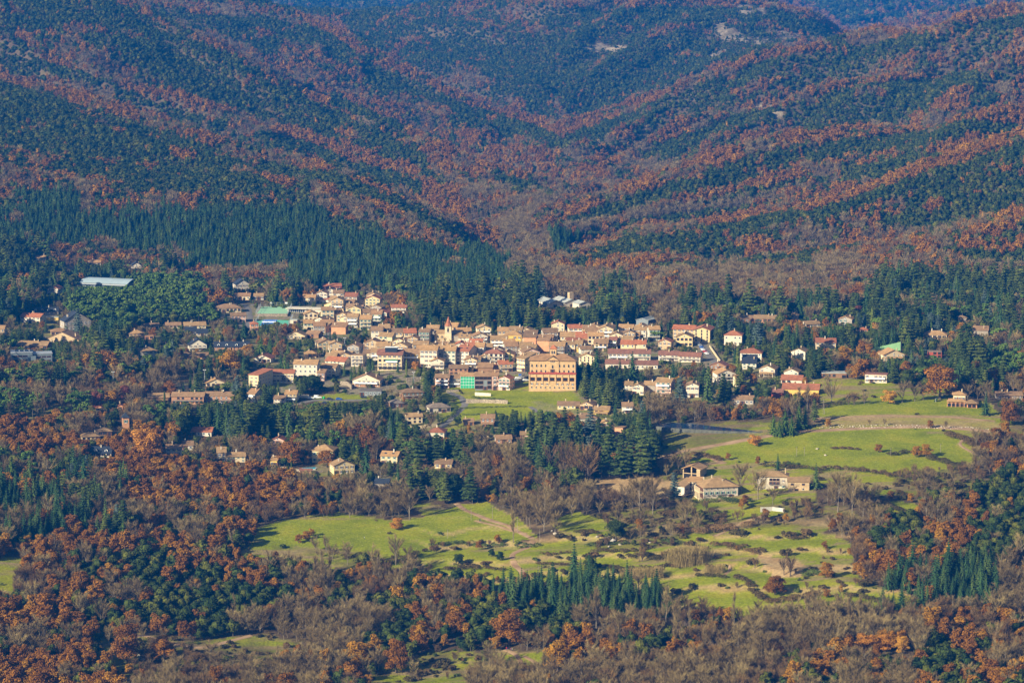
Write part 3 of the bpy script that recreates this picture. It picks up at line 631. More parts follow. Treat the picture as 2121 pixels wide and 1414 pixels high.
# brick convent
root, p, k = newroot('convent', 1144.5, 808, -5, 'huge six-storey tan brick convent with terrace of red parapet and small roof tower', 'convent')
W = 95/k; H = 62/k; D = 15.0; foot(p, W, D+3, -5); rect(1096, 712, 1193, 812, p.y); bb = M['wall_b2'] = simple_mat('pale_brick', (0.50, 0.325, 0.16), 0.22, 0.7)
wall_body('h', W, D, H, bb, root, name='wall'); rf, rh = make_roof('h', W, D, H, M['roof_w'], root, ov=.9, slope=.42)
ht = 35/k; b = MB(); b.box(-W/2-.4, W/2+.4, -2.6, -.02, -3, ht, 0)
for i in range(8): x = -W/2+W*i/7; b.box(x-.35, x+.35, -2.9, -2.602, ht*.42, ht-.1, 0)
b.build('terrace_wing', [bb], root)
b = MB(); b.box(-W/2-.6, W/2+.6, -3.1, .5-.52, ht+.003, ht+.35, 0); b.box(-W/2-.6, W/2+.6, -3.1, -2.95, ht+.35, ht+1.2, 0)
for i in range(6): x = -W/2+W*(i+.5)/6; b.prism([(x-1.2, ht+1.2), (x+1.2, ht+1.2), (x, ht+1.7)], -3.08, -2.97, 0)
b.build('parapet', [M['wall_r']], root)
prow(root, 'o', 7, W, ht*.60, -2.605, 1.15); prow(root, 's', 9, W, ht*.36, -2.605, .85, skip=(4,)); prow(root, 'x', 10, W, ht*.16, -2.605, 1.2)
prow(root, 'a', 10, W, ht+.4, 0, .9, skip=()); prow(root, 'a', 10, W, ht+(H-ht)*.50, 0, .85, skip=(4, 5))
b = MB(); gw = 4.2; b.prism([(-gw, ht+.4), (gw, ht+.4), (gw, H+.3), (0, H+2.6), (-gw, H+.3)], -.35, 3.0, 0); cg = b.build('central_gable', [bb], root)
b = MB(); b.slab((-gw-.5, 4.5, H+.35), (-gw-.5, -.8, H+.35), (0, -.8, H+3.0), (0, 4.5, H+3.0), .2); b.slab((0, 4.5, H+3.0), (0, -.8, H+3.0), (gw+.5, -.8, H+.35), (gw+.5, 4.5, H+.35), .2); b.build('gable_roof', [M['roof_w']], cg)
for x in (-1.1, 0, 1.1): win(root, 'a', x, -.36, H-.9, 0, .6)
win(root, 'd', 0, -.36, ht+.5, 0, 1.1, 'door'); win(root, 'a', 0, -.36, ht+3.6, 0, 1.0)
b = MB(); tz = H+7.2; b.box(-2.1, 2.1, 5.2, 9.4, H-1, tz, 0); tw = b.build('tower', [bb], root)
for x in (-.75, .75): win(tw, 'a', x, 5.18, H+4.0, 0, .85)
b = MB(); b.add([(-2.7, 4.6, tz), (2.7, 4.6, tz), (2.7, 10, tz), (-2.7, 10, tz), (0, 7.3, tz+2.6)], [(3, 2, 1, 0), (0, 1, 4), (1, 2, 4), (2, 3, 4), (3, 0, 4)]); b.build('tower_roof', [M['roof_r']], tw)
for y in (3, 7, 11):
    for z in (ht+1, ht+5, 3, 8): win(root, 's', W/2, y, z, 1, .9)
chimney(rf, W*.30, D*.5, H+1.8, 1.6); chimney(rf, -W*.33, D*.5, H+1.6, 1.4)
# church
root, p, k = newroot('church', 928, 709, -6, 'stone village church with square bell tower and pointed spire', 'church')
foot(p, 18, 14, 0); rect(896, 655, 958, 710, p.y)
b = MB(); b.prism([(-10.5, -3), (9.5, -3), (9.5, 6.0), (0, 7.6), (-10.5, 6.0)][:0] or [(-10.5, -3), (9.5, -3), (9.5, 6.2), (-10.5, 6.2)], 4.5, 14, 0); b.build('nave', [M['wall_o']], root)
b = MB(); b.slab((-11, 4, 6.2), (10, 4, 6.2), (10, 9.2, 8.2), (-11, 9.2, 8.2), .25); b.slab((-11, 9.2, 8.2), (10, 9.2, 8.2), (10, 14.5, 6.2), (-11, 14.5, 6.2), .25); b.build('roof', [M['roof_t']], root)
b = MB(); b.box(1.2, 9.2, 1.5, 4.48, -3, 5.0, 0); b.slab((1, 1.2, 5.0), (9.5, 1.2, 5.0), (9.5, 4.48, 6.0), (1, 4.48, 6.0), .2, 1); b.build('side_chapel', [M['wall_s'], M['roof_w']], root)
hT = 33/k; b = MB(); b.box(-2.45, 2.45, -.1, 4.5, -3, hT*.62, 0); b.box(-2.3, 2.3, .2, 4.2, hT*.62, hT, 0); b.box(-2.5, 2.5, -.2, 4.6, hT*.60, hT*.62+.01, 1); b.box(-2.5, 2.5, -.2, 4.6, hT, hT+.3, 1); tw = b.build('bell_tower', [M['wall_c'], M['concrete']], root)
win(tw, 'a', 0, .19, hT*.66, 0, 1.1, sz=1.5); win(tw, 'a', 2.1, 2.2, hT*.66, 1, 1.1, sz=1.5); win(tw, 'x', 0, 0, hT*.35, 0, .8)
b = MB(); z = hT+.3; h_ = 20/k
b.tube((0, 2.2, z), (0, 2.2, z+h_*.30), 2.9, 1.7, 8); b.tube((0, 2.2, z+h_*.30), (0, 2.2, z+h_), 1.7, .05, 8); b.build('spire', [M['roof_r']], tw)
b = MB(); b.tube((0, 2.2, z+h_-.2), (0, 2.2, z+h_+1.6), .06, .05, 4); b.box(-.35, .35, 2.15, 2.25, z+h_+.9, z+h_+1.02); b.build('cross', [M['iron']], tw)
for x in (-8, -5): win(root, 'a', x, 4.49, 2.6, 0, .8)
# grey sports hall
root, p, k = newroot('sports_hall', 214, 599, -20, 'grey-blue metal sports hall with wide low curved roof', 'sports hall')
W = 118/k*.92; D = 24; H = 5.0; foot(p, W, D, -20); rect(158, 564, 275, 597, p.y); RECTS[-1] = (200, 566, 275, 590, p.y)
b = MB(); b.box(-W/2, W/2, 0, D, -3, H, 0); b.build('wall', [M['metal']], root)
mt = M['hallroof'] = simple_mat('grey_blue_sheet', (0.30, 0.37, 0.40), 0.08, 0.2, 0.45, 0.4)
b = MB(); n_ = 8; pts = [(-.6+(D+1.2)*i/n_, H+.15+3.0*math.sin(math.pi*i/n_)) for i in range(n_+1)]
for (a, z0), (c, z1) in zip(pts[:-1], pts[1:]): b.slab((-W/2-.6, a, z0), (W/2+.6, a, z0), (W/2+.6, c, z1), (-W/2-.6, c, z1), .15)
b.build('roof', [mt], root)
b = MB(); b.box(-W/2+.1, W/2-.1, -.03, -.003, 2.4, 3.6); b.build('window_band', [M['glass']], root); win(root, 'o', W*.3, 0, 0, 0, 1.2, 'door')
# pale factory halls
root, p, k = newroot('factory', 1166, 641, 24, 'pale factory of two white halls with light grey gabled roofs before the bare wood', 'factory')
foot(p, 30, 22, 24); rect(1123, 611, 1205, 637, p.y); BR = 60/k/2
for i, x0 in enumerate((-BR*1.15, 0.05)):
    b = MB(); w_ = BR*1.15; b.prism([(x0, -3), (x0+w_-.1, -3), (x0+w_-.1, 5.5), (x0+w_/2, 8.0), (x0, 5.5)], i*-2.0, 22, 0); hb = b.build('hall', [M['wall_w']], root)
    b = MB(); b.slab((x0-.4, 22.5, 5.5), (x0-.4, -2.5, 5.5), (x0+w_/2, -2.5, 8.25), (x0+w_/2, 22.5, 8.25), .2); b.slab((x0+w_/2, 22.5, 8.25), (x0+w_/2, -2.5, 8.25), (x0+w_+.25, -2.5, 5.5), (x0+w_+.25, 22.5, 5.5), .2); b.build('roof', [M['roof_p']], hb)
    o = win(hb, 'w', x0+w_/2, i*-2.0, 2.2, 0, 1.3)
b = MB(); b.box(BR*1.0, BR*1.3, 12, 16, 3, 11.5, 0); b.build('chimney_block', [M['wall_o']], root)
root, p, k = newroot('factory_annex', 1211, 642, 24, 'small white annex right of the pale factory halls', 'factory'); W = 26/k; foot(p, W, 12, 24); wall_body('g', W, 12, 5, M['wall_w'], root); make_roof('g', W, 12, 5, M['roof_p'], root); win(root, 'w', 0, 0, 1.5); win(root, 's', -W*.3, 0, 1.5)
root, p, k = newroot('long_shed', 1330, 675, -28, 'long grey shed with pale metal roof below the two giant firs', 'shed'); foot(p, 20, 10, -28); rect(1312, 655, 1356, 672, p.y)
wall_body('g', 10, 18, 4.5, M['wall_g'], root); make_roof('g', 10, 18, 4.5, M['roof_p'], root, slope=.22); win(root, 'o', 0, 0, .1, 0, 1.2, 'door'); [win(root, 'x', 5, y, 2.4, 1, 1.1) for y in (3, 7, 11, 15)]
# white pavilion right of the courts
root, p, k = newroot('pavilion', 631, 648, -14, 'long low white pavilion with glazed front right of the games courts', 'pavilion'); W = 76/k; foot(p, W, 10, -14); rect(592, 633, 669, 646, p.y)
b = MB(); b.box(-W/2, W/2, 0, 9, -3, 3.2, 0); b.build('wall', [M['wall_w']], root); b = MB(); b.box(-W/2-.8, W*.08, -2.2, 9.6, 3.203, 3.6); b.box(W*.08+.003, W/2+.8, -1.0, 9.6, 3.3, 3.7); b.build('roof', [M['wall_w']], root)
b = MB(); b.box(-W*.46, W*.0, -.04, -.003, .4, 2.8, 0)
for i in range(9): x = -W*.46+W*.46*i/8; b.box(x-.06, x+.06, -.08, -.04, .4, 2.8, 1)
b.build('glazing', [M['glass'], M['white']], root); win(root, 'o', W*.25, 0, .1, 0, 1, 'door'); b = MB(); b.box(W*.12, W*.42, -2.5, -2.3, -2, 1.4); b.build('garden_wall', [M['wall_a']], root)
# grey modern building
root, p, k = newroot('modern_building', 66, 752, 12, 'flat-roofed grey-blue modern building stepping down among dark firs', 'building'); W = 84/k; foot(p, W, 14, 12); rect(24, 726, 108, 748, p.y)
gm = M['greypanel'] = simple_mat('grey_blue_panels', (0.16, 0.20, 0.22), 0.12, 0.3, 0.5, 0.3)
b = MB(); b.box(-W/2, W*.02, 0, 13, -3, 7.4, 0); b.box(W*.02+.003, W/2, 1.5, 13, -3, 6.0, 0); b.box(-W*.02, W*.10, -1.2, 1.4, -3, 5.0, 0); b.build('wall', [gm], root)
b = MB(); b.box(-W/2-.3, W*.02+.2, -.3, 13.3, 7.403, 7.8); b.box(W*.02+.3, W/2+.3, 1.2, 13.3, 6.003, 6.4); rf = b.build('roof', [M['metal']], root)
for i, x in enumerate((-.40, -.28, -.16)): win(root, 'w', W*x, 0, 4.7, 0, 1.3, sz=.7); win(root, 'w', W*x, 0, 1.6, 0, 1.3, sz=.7)
for x in (.18, .30, .42): win(root, 'w', W*x, 1.5, 3.6, 0, 1.2, sz=.7); win(root, 'w', W*x, 1.5, .8, 0, 1.2, sz=.7)
for x in range(4): b = MB(); b.slab((-W*.4+x*3.4, 3, 8.0), (-W*.4+x*3.4+2.6, 3, 8.0), (-W*.4+x*3.4+2.6, 5.4, 9.0), (-W*.4+x*3.4, 5.4, 9.0), .08); b.build('solar_panel', [M['glass']], rf)
# cream hotel and the yellow hotel on the right
def hotel(u0, u1, vb, ve, rot, wc, rc, roof, fl, nc, lab, D=15, kinds='s', ex=None):
    root, p, k = newroot('hotel', (u0+u1)/2, vb, rot, lab, 'hotel'); W = (u1-u0)/k/math.cos(R(rot)); H = (vb-ve)/k; foot(p, W, D, rot); rect(u0-1, ve-10, u1+1, vb-1, p.y)
    wall_body(roof, W, D, H, M['wall_'+wc], root); rf, rh = make_roof(roof, W, D, H, M['roof_'+rc], root, ov=.8); fh = H/fl
    for f in range(fl):
        for c in range(nc): win(root, kinds[f % len(kinds)], -W/2+W*(c+.5)/nc, 0, f*fh+fh*.3, 0, min(1, fh/2.7))
        for y in (2.5, 6, 9.5, 13): win(root, 's', W/2, y, f*fh+fh*.3, 1, .85)
    chimney(rf, W*.2, D*.5, H+rh, 1.2); return root, W, H, D, rf, k
root, W, H, D, rf, k = hotel(782, 832, 767, 734, -5, 'c', 'm', 'e', 4, 5, 'cream four-storey hotel with maroon roof, left end of the main street', kinds='vsvs')
b = MB(); b.box(-3.5, 5.0, 3.0, 7.0, H+1.2, H+4.6, 0); b.box(-3.7, 5.2, 2.8, 7.2, H+4.6, H+4.8, 1); b.build('roof_lantern', [M['glass'], M['white']], root)
for i in range(5): b = MB(); x = -W/2+W*(i+.5)/5; b.slab((x-1.2, -2, 2.2), (x+1.2, -2, 2.2), (x+1.2, -.05, 2.9), (x-1.2, -.05, 2.9), .06); b.build('awning', [M['iron']], root)
b = MB(); b.box(-W*.16, W*.34, -1.0, -.02, H*.52, H*.62, 0); b.box(-W*.16, W*.34, -1.0, -.9, H*.62, H*.72, 1); b.build('glass_balcony', [M['white'], M['shut_g']], root)
root, W, H, D, rf, k = hotel(1436, 1470, 709, 683, -14, 'v', 'r', 'g', 4, 3, 'pale yellow gabled hotel at the top of the steep asphalt road', 18, kinds='aaaa')
root, W, H, D, rf, k = hotel(1394, 1437, 702, 681, -14, 'o', 'r', 'e', 3, 5, 'ochre hotel wing with long red roof left of the gabled hotel', 12)
# cream hostel in two wings
root, p, k = newroot('hostel', 525.5, 807, -24, 'long cream hostel of two wings with one red roof', 'hostel'); W = 21/k/math.cos(R(24)); H = 31/k; foot(p, 30, 14, 0); rect(515, 762, 608, 800, p.y)
wall_body('s', W, 20, H, M['wall_c'], root, slope=.12); make_roof('s', W, 20, H, M['roof_r'], root, slope=.12)
for z in (.5, 2.9, 5.2, 7.6):
    for x in (-W*.2, W*.25): win(root, 'a' if z < 1 else 's', x, 0, z, 0, .75)
    for y in (3, 7, 11, 15): win(root, 's', W/2, y, z, 1, .7)
p2 = hit(580, 793); q = root.matrix_basis.copy(); dl = (p2-root.location); rr = R(24); lx, ly = dl.x*math.cos(rr)-dl.y*math.sin(rr), dl.x*math.sin(rr)+dl.y*math.cos(rr)
W2 = 58/k; H2 = 21/k; hx = link('long_wing', None, root); hx.location = (lx, ly, dl.z); hx.rotation_euler = (0, 0, R(24-4))
wall_body('e', W2, 10, H2, M['wall_c'], hx); make_roof('e', W2, 10, H2, M['roof_r'], hx)
for x in range(8):
    for z in (1.0, 4.3): win(hx, 's' if z > 2 or x % 3 else 'v', -W2/2+W2*(x+.5)/8, 0, z, 0, .85)
# turret
root, p, k = newroot('turret', 261, 889, 12, 'slim brick turret with pointed slate cap among the dark pines', 'turret'); rect(254, 871, 268, 885, p.y); foot(p, 4, 4, 0)
b = MB(); b.box(-2.1, 2.1, 0, 4.2, -4, 7.5); b.build('wall', [M['wall_a']], root); b = MB(); b.add([(-2.6, -.5, 7.5), (2.6, -.5, 7.5), (2.6, 4.7, 7.5), (-2.6, 4.7, 7.5), (0, 2.1, 10.8)], [(3, 2, 1, 0), (0, 1, 4), (1, 2, 4), (2, 3, 4), (3, 0, 4)]); b.build('cap', [M['roof_d']], root); win(root, 'g', 0, 0, 4.4, 0, 1.2)
# house under scaffolding
root, p, k = newroot('scaffolded_house', 968.5, 803, -2, 'house wrapped in bright green scaffold netting on the lower street', 'house'); W = 29/k; H = 24/k; foot(p, W, 10, 0); rect(953, 770, 985, 802, p.y)
wall_body('e', W, 10, H, M['wall_c'], root); make_roof('e', W, 10, H, M['roof_t'], root); b = MB(); b.box(-W/2, W/2, -1.25, -1.15, -.5, H-.2); b.build('netting', [M['green_net']], root)
b = MB()
for i in range(6): x = -W/2+W*i/5; b.box(x-.06, x+.06, -1.35, -1.26, -1, H+.4)
for z in (2, 4, 6): b.box(-W/2, W/2, -1.37, -1.28, z, z+.15); b.box(-W/2, W/2, -1.1, -.1, z-.1, z)
b.build('scaffold', [M['white']], root); prow(root, 's', 3, W, 1, 0); prow(root, 's', 3, W, 4, 0)
# green pelota wall
root, p, k = newroot('pelota_wall', 1840, 729, -10, 'tall green pelota wall rising to one side in the eastern gardens', 'sports wall'); W = 51/k; rect(1814, 702, 1867, 727, p.y); foot(p, W, 3, 0)
b = MB(); b.prism([(-W/2, -2), (W/2, -2), (W/2, 22/k), (-W/2, 9/k)], 0, .5, 0); b.build('wall', [M['frontg']], root); b = MB(); b.box(W/2+.003, W/2+.5, -6, 2.5, -2, 24/k); b.build('end_wall', [M['iron']], root)
# meadow house
root, p, k = newroot('house', 1992, 843, -8, 'spreading brick villa with stepped tiled roofs at the top of the meadow', 'house'); W = 62/k; foot(p, W+6, 16, 0); rect(1960, 800, 2034, 842, p.y)
b = MB(); b.box(-W/2+1, W*.18, 1, 13, -2, 3.4, 0); b.box(-W*.28, W*.12, 4, 12, 3.4, 7.2, 1); b.box(W*.18+.003, W/2, -1.5, 10, -2, 3.0, 0); b.build('wall', [M['wall_a'], M['wall_c']], root)
for (x0, x1, y0, y1, z) in ((-W/2, W*.20, -.5, 6, 3.4), (-W*.33, W*.17, 3.2, 12.8, 7.2), (W*.10, W*.56, -3.2, 9, 2.9)):
    h_ = link('roof', None, root) if False else root; b = MB(); cx, cy = (x0+x1)/2, (y0+y1)/2; m_ = min(x1-x0, y1-y0)/2; r_ = m_*.42
    b.add([(x0, y0, z), (x1, y0, z), (x1, y1, z), (x0, y1, z), (x0+m_, cy, z+r_), (x1-m_-.01, cy, z+r_)], [(3, 2, 1, 0), (0, 1, 5, 4), (1, 2, 5), (2, 3, 4, 5), (3, 0, 4)]); rfm = b.build('roof', [M['roof_t']], root)
chimney(rfm, 0, 8, 9.0, 1.2); [win(root, 'w', x*W, 1, .4, 0, 1.1) for x in (-.40, -.28, -.16, -.02, .1)]; [win(root, 's', x*W, 4, 4.3, 0, 1.1) for x in (-.2, -.08, .05)]; [win(root, 'o', x*W, -1.5, .2, 0, .9) for x in (.26, .40)]
b = MB(); [b.box(W*x-.15, W*x+.15, -.4, -.1, -2, 3.3) for x in (-.48, -.34, -.2, -.06, .08)]; b.build('porch_posts' if False else 'porch_frame', [M['wall_a']], root)
# ------------------------------------------------------------------ the big farmhouse (three joined blocks) and the small one
root, p, k = newroot('farmhouse', 1493, 1031, 12, 'great old stone farmhouse with gallery facing its yard and a broad tiled roof', 'farmhouse')
s_ = k; W = 72/k/math.cos(R(12)); H = 23/k; D = 17; foot(p, W, D, 12); foot(hit(1440, 1010), 22, 22, 0); rect(1398, 956, 1545, 1030, p.y-4); RECTS[-1] = (1404, 958, 1530, 1028, p.y)
st = M['plaster'] = simple_mat('old_plaster', (0.50, 0.43, 0.33), 0.35, 0.35)
wall_body('h', W, D, H, st, root); rf, rh = make_roof('h', W, D, H, M['roof_t'], root, ov=.8, slope=.42); chimney(rf, -W*.12, D*.62, H+3.6, 1.3); chimney(rf, W*.12, D*.3, H+2.2, 1.0); chimney(rf, -W*.3, D*.85, H+1.4, 1.8)
for i, x in enumerate((-.42, -.27, -.10, .06, .22, .38)): win(root, 'g', x*W, 0, H*.36, 0, 1.15); win(root, 'x', x*W, 0, H*.82, 0, .8)
balcony(root, -W*.46, -W*.38, H*.35, .9); balcony(root, -W*.31, -W*.23, H*.35, .9); balcony(root, -W*.14, W*.12, H*.35, .9); win(root, 'd', W*.3, 0, -.4, 0, 1.1, 'door')
b = MB()                                     # gallery of the yard side
for i in range(8): y = 1+i*2.1; b.box(-W/2-2.4, -W/2-2.0, y-.2, y+.2, -2.5, H-.2, 0)
b.box(-W/2-2.5, -W/2-.003, .5, 16.5, H*.52, H*.58, 0); b.box(-W/2-2.5, -W/2-.003, .5, 16.5, -2.5, -.1, 0); b.build('gallery', [M['wall_c']], root)
[win(root, 'd', -W/2, 2+i*2.1, z, 3, .9, 'gallery_door') for i in range(6) for z in (.1, H*.6)]
root, p, k = newroot('barn', 1432, 990, -24, 'open-fronted tiled barn with one central pillar, behind the great farmhouse', 'barn'); W = 38/k; H = 5.6; rect(1402, 955, 1458, 985, p.y)
foot(p, W, 12, -24); b = MB(); b.box(-W/2, -W/2+.6, 0, 11, -2.5, H); b.box(W/2-2.2, W/2, 0, 11, -2.5, H); b.box(-W/2+.6, W/2-2.2, 10.4, 11, -2.5, H); b.box(-.35, .35, 0, .7, -2.5, H+1.4); b.box(-W/2+.6, -.35, .1, .6, 2.6, 3.0); b.box(.35, W/2-2.2, .1, .6, 2.6, 3.0); b.build('wall', [M['wall_o']], root)
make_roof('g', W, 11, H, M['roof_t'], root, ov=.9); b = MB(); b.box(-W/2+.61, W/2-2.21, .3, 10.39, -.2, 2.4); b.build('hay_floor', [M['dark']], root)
root, p, k = newroot('farm_link', 1438, 1019, -14, 'arcaded wing joining barn and farmhouse, with arches and green door', 'farm building'); W = 26/k; H = 6.2; foot(p, W, 7, 0)
wall_body('s', W, 7, H, M['wall_c'], root); make_roof('s', W, 7, H, M['roof_t'], root); [win(root, 'a', x*W, 0, 3.6, 0, 1.1) for x in (-.3, 0, .3)]; [win(root, 'o', x*W, 0, 1.3, 0, .8, 'arch') for x in (-.25, .2)]; win(root, 'g', W*.3, 0, -.3, 0, 1.1)
root, p, k = newroot('outhouse', 1408, 1025, -34, 'white-walled farm outhouse behind the bluish tree', 'outhouse'); foot(p, 7, 12, -34); wall_body('s', 6, 13, 5.2, M['wall_w'], root); make_roof('s', 6, 13, 5.2, M['roof_t'], root)
for y in (3, 7, 10.5): win(root, 's', 3, y, 2.6, 1, .9)
win(root, 'g', 0, 0, 2.4)
root, p, k = newroot('small_farmhouse', 1600, 1012, -6, 'small stone farmhouse with three-bay balcony and tall chimney', 'farmhouse'); W = 62/k; H = 26/k; foot(p, W, 11, 0); rect(1570, 974, 1632, 1010, p.y)
wall_body('h', W, 11, H, st, root); rf, rh = make_roof('h', W, 11, H, M['roof_t'], root, ov=.9); chimney(rf, W*.42, 5, H+.6, 3.2, M['wall_o']); W_ = W
for i in range(3): win(root, 'o', -W*.02+i*2.0-.6, 0, H*.66, 0, .7); win(root, 'd', -W*.02+i*2.0-.6, 0, H*.36, 0, .75)
balcony(root, W*.02-2.4, W*.02+4.2, H*.35, .9); win(root, 'd', W*.12, 0, -.3, 0, .9, 'door'); win(root, 'g', W*.36, 0, .8, 0, .9); win(root, 's', -W*.36, 0, 1.8, 0, .8); win(root, 's', W*.36, 0, H*.6, 0, .8)
root, p, k = newroot('stable', 1654, 1016, -6, 'low stone stable joined to the small farmhouse', 'stable'); W = 44/k; H = 19/k; foot(p, W, 10, 0); rect(1634, 988, 1676, 1013, p.y)
wall_body('e', W, 10, H, M['wall_s2'] if 'wall_s2' in M else M['wall_o'], root); make_roof('e', W, 10, H, M['roof_t'], root); win(root, 'w', W*.22, 0, H*.62, 0, .7); win(root, 'w', -W*.3, 0, H*.62, 0, .7); win(root, 'x', W*.22, 0, .6, 0, 1.2); win(root, 'o', -W*.1, 0, -.6, 0, .9, 'door')
# ------------------------------------------------------------------ courts, pond, pool
def ground_patch(name, pts, mat, lift=.15, kind='structure', flatz=None, thick=.5, label=None, cat=None):
    """level slab with the outline of the photo pixels pts"""
    P = [hit(u, v) for u, v in pts]; z = (sum(q.z for q in P)/len(P) if flatz is None else flatz)+lift; b = MB(); n_ = len(P)
    b.add([(q.x, q.y, z-thick) for q in P]+[(q.x, q.y, z) for q in P], [list(range(n_-1, -1, -1)), list(range(n_, 2*n_))]+[(i, (i+1) % n_, (i+1) % n_+n_, i+n_) for i in range(n_)]); o = b.build(name, [mat]); tag(o, label, cat, None, kind if not label else None); return P, z
def at(P, s, t):   # bilinear point in a quad (near-left, near-right, far-right, far-left)
    a = P[0].lerp(P[1], s); b_ = P[3].lerp(P[2], s); return a.lerp(b_, t)
root, p, k = newroot('games_court', 563, 673, 0, 'fenced green games courts stepping down to a bright blue tennis court', 'games court')
pc = hit(560, 672); X0, X1 = -6.5, 20.0; root.location = hit(543, 676); rect(527, 636, 592, 676, pc.y); FOOT.append((hit(562, 660).x, hit(562, 660).y, 42, 34, 92, 0)); zc = 0
yb = hit(548, 655).y-root.location.y; yt = hit(545, 637).y-root.location.y; zb = hit(560, 645).z-root.location.z
b = MB(); b.box(X0, X1, 0, yb-1, -2.5, .46); b.build('retaining_base', [M['stone']], root); b = MB(); b.box(X0+.3, X1-.3, .3, yb-1.3, .463, .5); b.build('lower_court', [M['court_g']], root); b = MB(); b.box(X0+4.5, X0+15.5, 3.5, yb*.72, .503, .52); b.build('blue_court', [M['court_b']], root)
b = MB(); [b.box(x, x+.12, 3.6, yb*.71, .522, .53) for x in (X0+5.5, X0+14.3)]; [b.box(X0+5.5, X0+14.4, y, y+.25, .532, .54) for y in (6, yb*.38, yb*.66)]; b.box(X0+4.6, X0+15.4, yb*.38, yb*.38+.1, .54, 1.4); b.build('court_lines', [M['white']], root)
b = MB(); b.box(X0-3, X1-4.5, yb+1, yt, -1.5, zb+.95); b.build('upper_base', [M['stone']], root); b = MB(); b.box(X0-2.5, X1-5, yb+1.6, yt-.5, zb+.953, zb+1.0); b.build('upper_court', [simple_mat('pale_green_court', (0.26, 0.46, 0.28), .1, .1)], root)
b = MB(); b.box(X0-3, X1-4.5, yb-.9, yb+.9, -1.5, zb+1.6); b.build('bank', [M['stone']], root)
b = MB()
for (x0, y0, x1, y1, z) in ((X0, .1, X1, .1, .5), (X1, .1, X1, yb, .5), (X0, .1, X0, yb, .5), (X0-3, yt, X1-4.5, yt, zb+1), (X1-4.5, yb+1, X1-4.5, yt, zb+1), (X0-3, yb+1, X0-3, yt, zb+1)):
    L = math.hypot(x1-x0, y1-y0); n_ = max(1, int(L/3))
    for i in range(n_+1): x, y = x0+(x1-x0)*i/n_, y0+(y1-y0)*i/n_; b.box(x-.06, x+.06, y-.06, y+.06, z, z+3.2)
    for zz in (z+1.6, z+3.1): b.tube((x0, y0, zz), (x1, y1, zz), .05, .05, 4)
b.build('fence', [M['metal']], root); b = MB()
for x in (X0+5, X1-9): b.tube((x, yt-1, zb+1), (x, yt-1, zb+4.4), .1, .1, 5); b.box(x-.9, x+.9, yt-1.6, yt-1.5, zb+3.4, zb+4.6)
b.build('basketball_hoop_frame', [M['white']], root)
# irrigation pond
wm_ = flat('pond_water', (0.012, 0.035, 0.085), 0.12, 0.6); nt = wm_.node_tree; n_ = noise(nt, .8, 3); bp = nt.nodes.new('ShaderNodeBump'); bp.inputs['Strength'].default_value = .25; nt.links.new(n_.outputs[0], bp.inputs['Height']); nt.links.new(bp.outputs[0], nt.nodes['Principled BSDF'].inputs['Normal'])
pond = [(1352, 888), (1362, 880), (1400, 877), (1500, 877), (1572, 877), (1580, 884), (1574, 895), (1500, 896), (1380, 894)]
P, zp = ground_patch('pond_water', pond, wm_, .45, 'structure'); FOOT.append((P[3].x, P[4].y-18, 62, 92, 50, 0))
M['stone2'] = simple_mat('dark_liner', (0.10, 0.10, 0.08), .4, .5); b = MB(); Q = P+[P[0]]
for a, c in zip(Q[:-1], Q[1:]):
    d = (c-a); nrm = Vector((d.y, -d.x, 0)).normalized()
    if nrm.dot(a-sum(P, Vector())/len(P)) < 0: nrm = -nrm
    b.add([(a.x, a.y, zp-2), (c.x, c.y, zp-2), (c.x, c.y, zp+.2), (a.x, a.y, zp+.2), (a.x+nrm.x*1.6, a.y+nrm.y*1.6, zp-2.5), (c.x+nrm.x*1.6, c.y+nrm.y*1.6, zp-2.5), (c.x+nrm.x*1.6, c.y+nrm.y*1.6, zp+.2), (a.x+nrm.x*1.6, a.y+nrm.y*1.6, zp+.2)], [(0, 1, 2, 3), (7, 6, 5, 4), (3, 2, 6, 7), (0, 3, 7, 4), (1, 5, 6, 2)])
tag(b.build('pond_rim', [M['stone2']]), 'pale concrete rim around the dark blue irrigation pond', 'pond rim')
root, p, k = newroot('swimming_pool', 638, 972, -8, 'small turquoise swimming pool in front of the tall pale villa', 'swimming pool'); foot(p, 9, 9, 0); b = MB(); b.box(-4.6, 4.6, 0, 7.4, -1.5, .35); b.build('pool_edge', [M['concrete']], root); b = MB(); b.box(-3.9, 3.9, .7, 6.7, .353, .38); b.build('pool_water', [flat('pool_water', (0.05, 0.40, 0.55), .1, .5)], root)
root, p, k = newroot('pool_hut', 633, 981, -4, 'low brown-roofed hut right below the turquoise pool', 'hut'); wall_body('e', 7, 3.5, 2.2, M['wall_t'], root); make_roof('e', 7, 3.5, 2.2, M['roof_m'], root); win(root, 'd', 0, 0, 0, 0, .9, 'door')
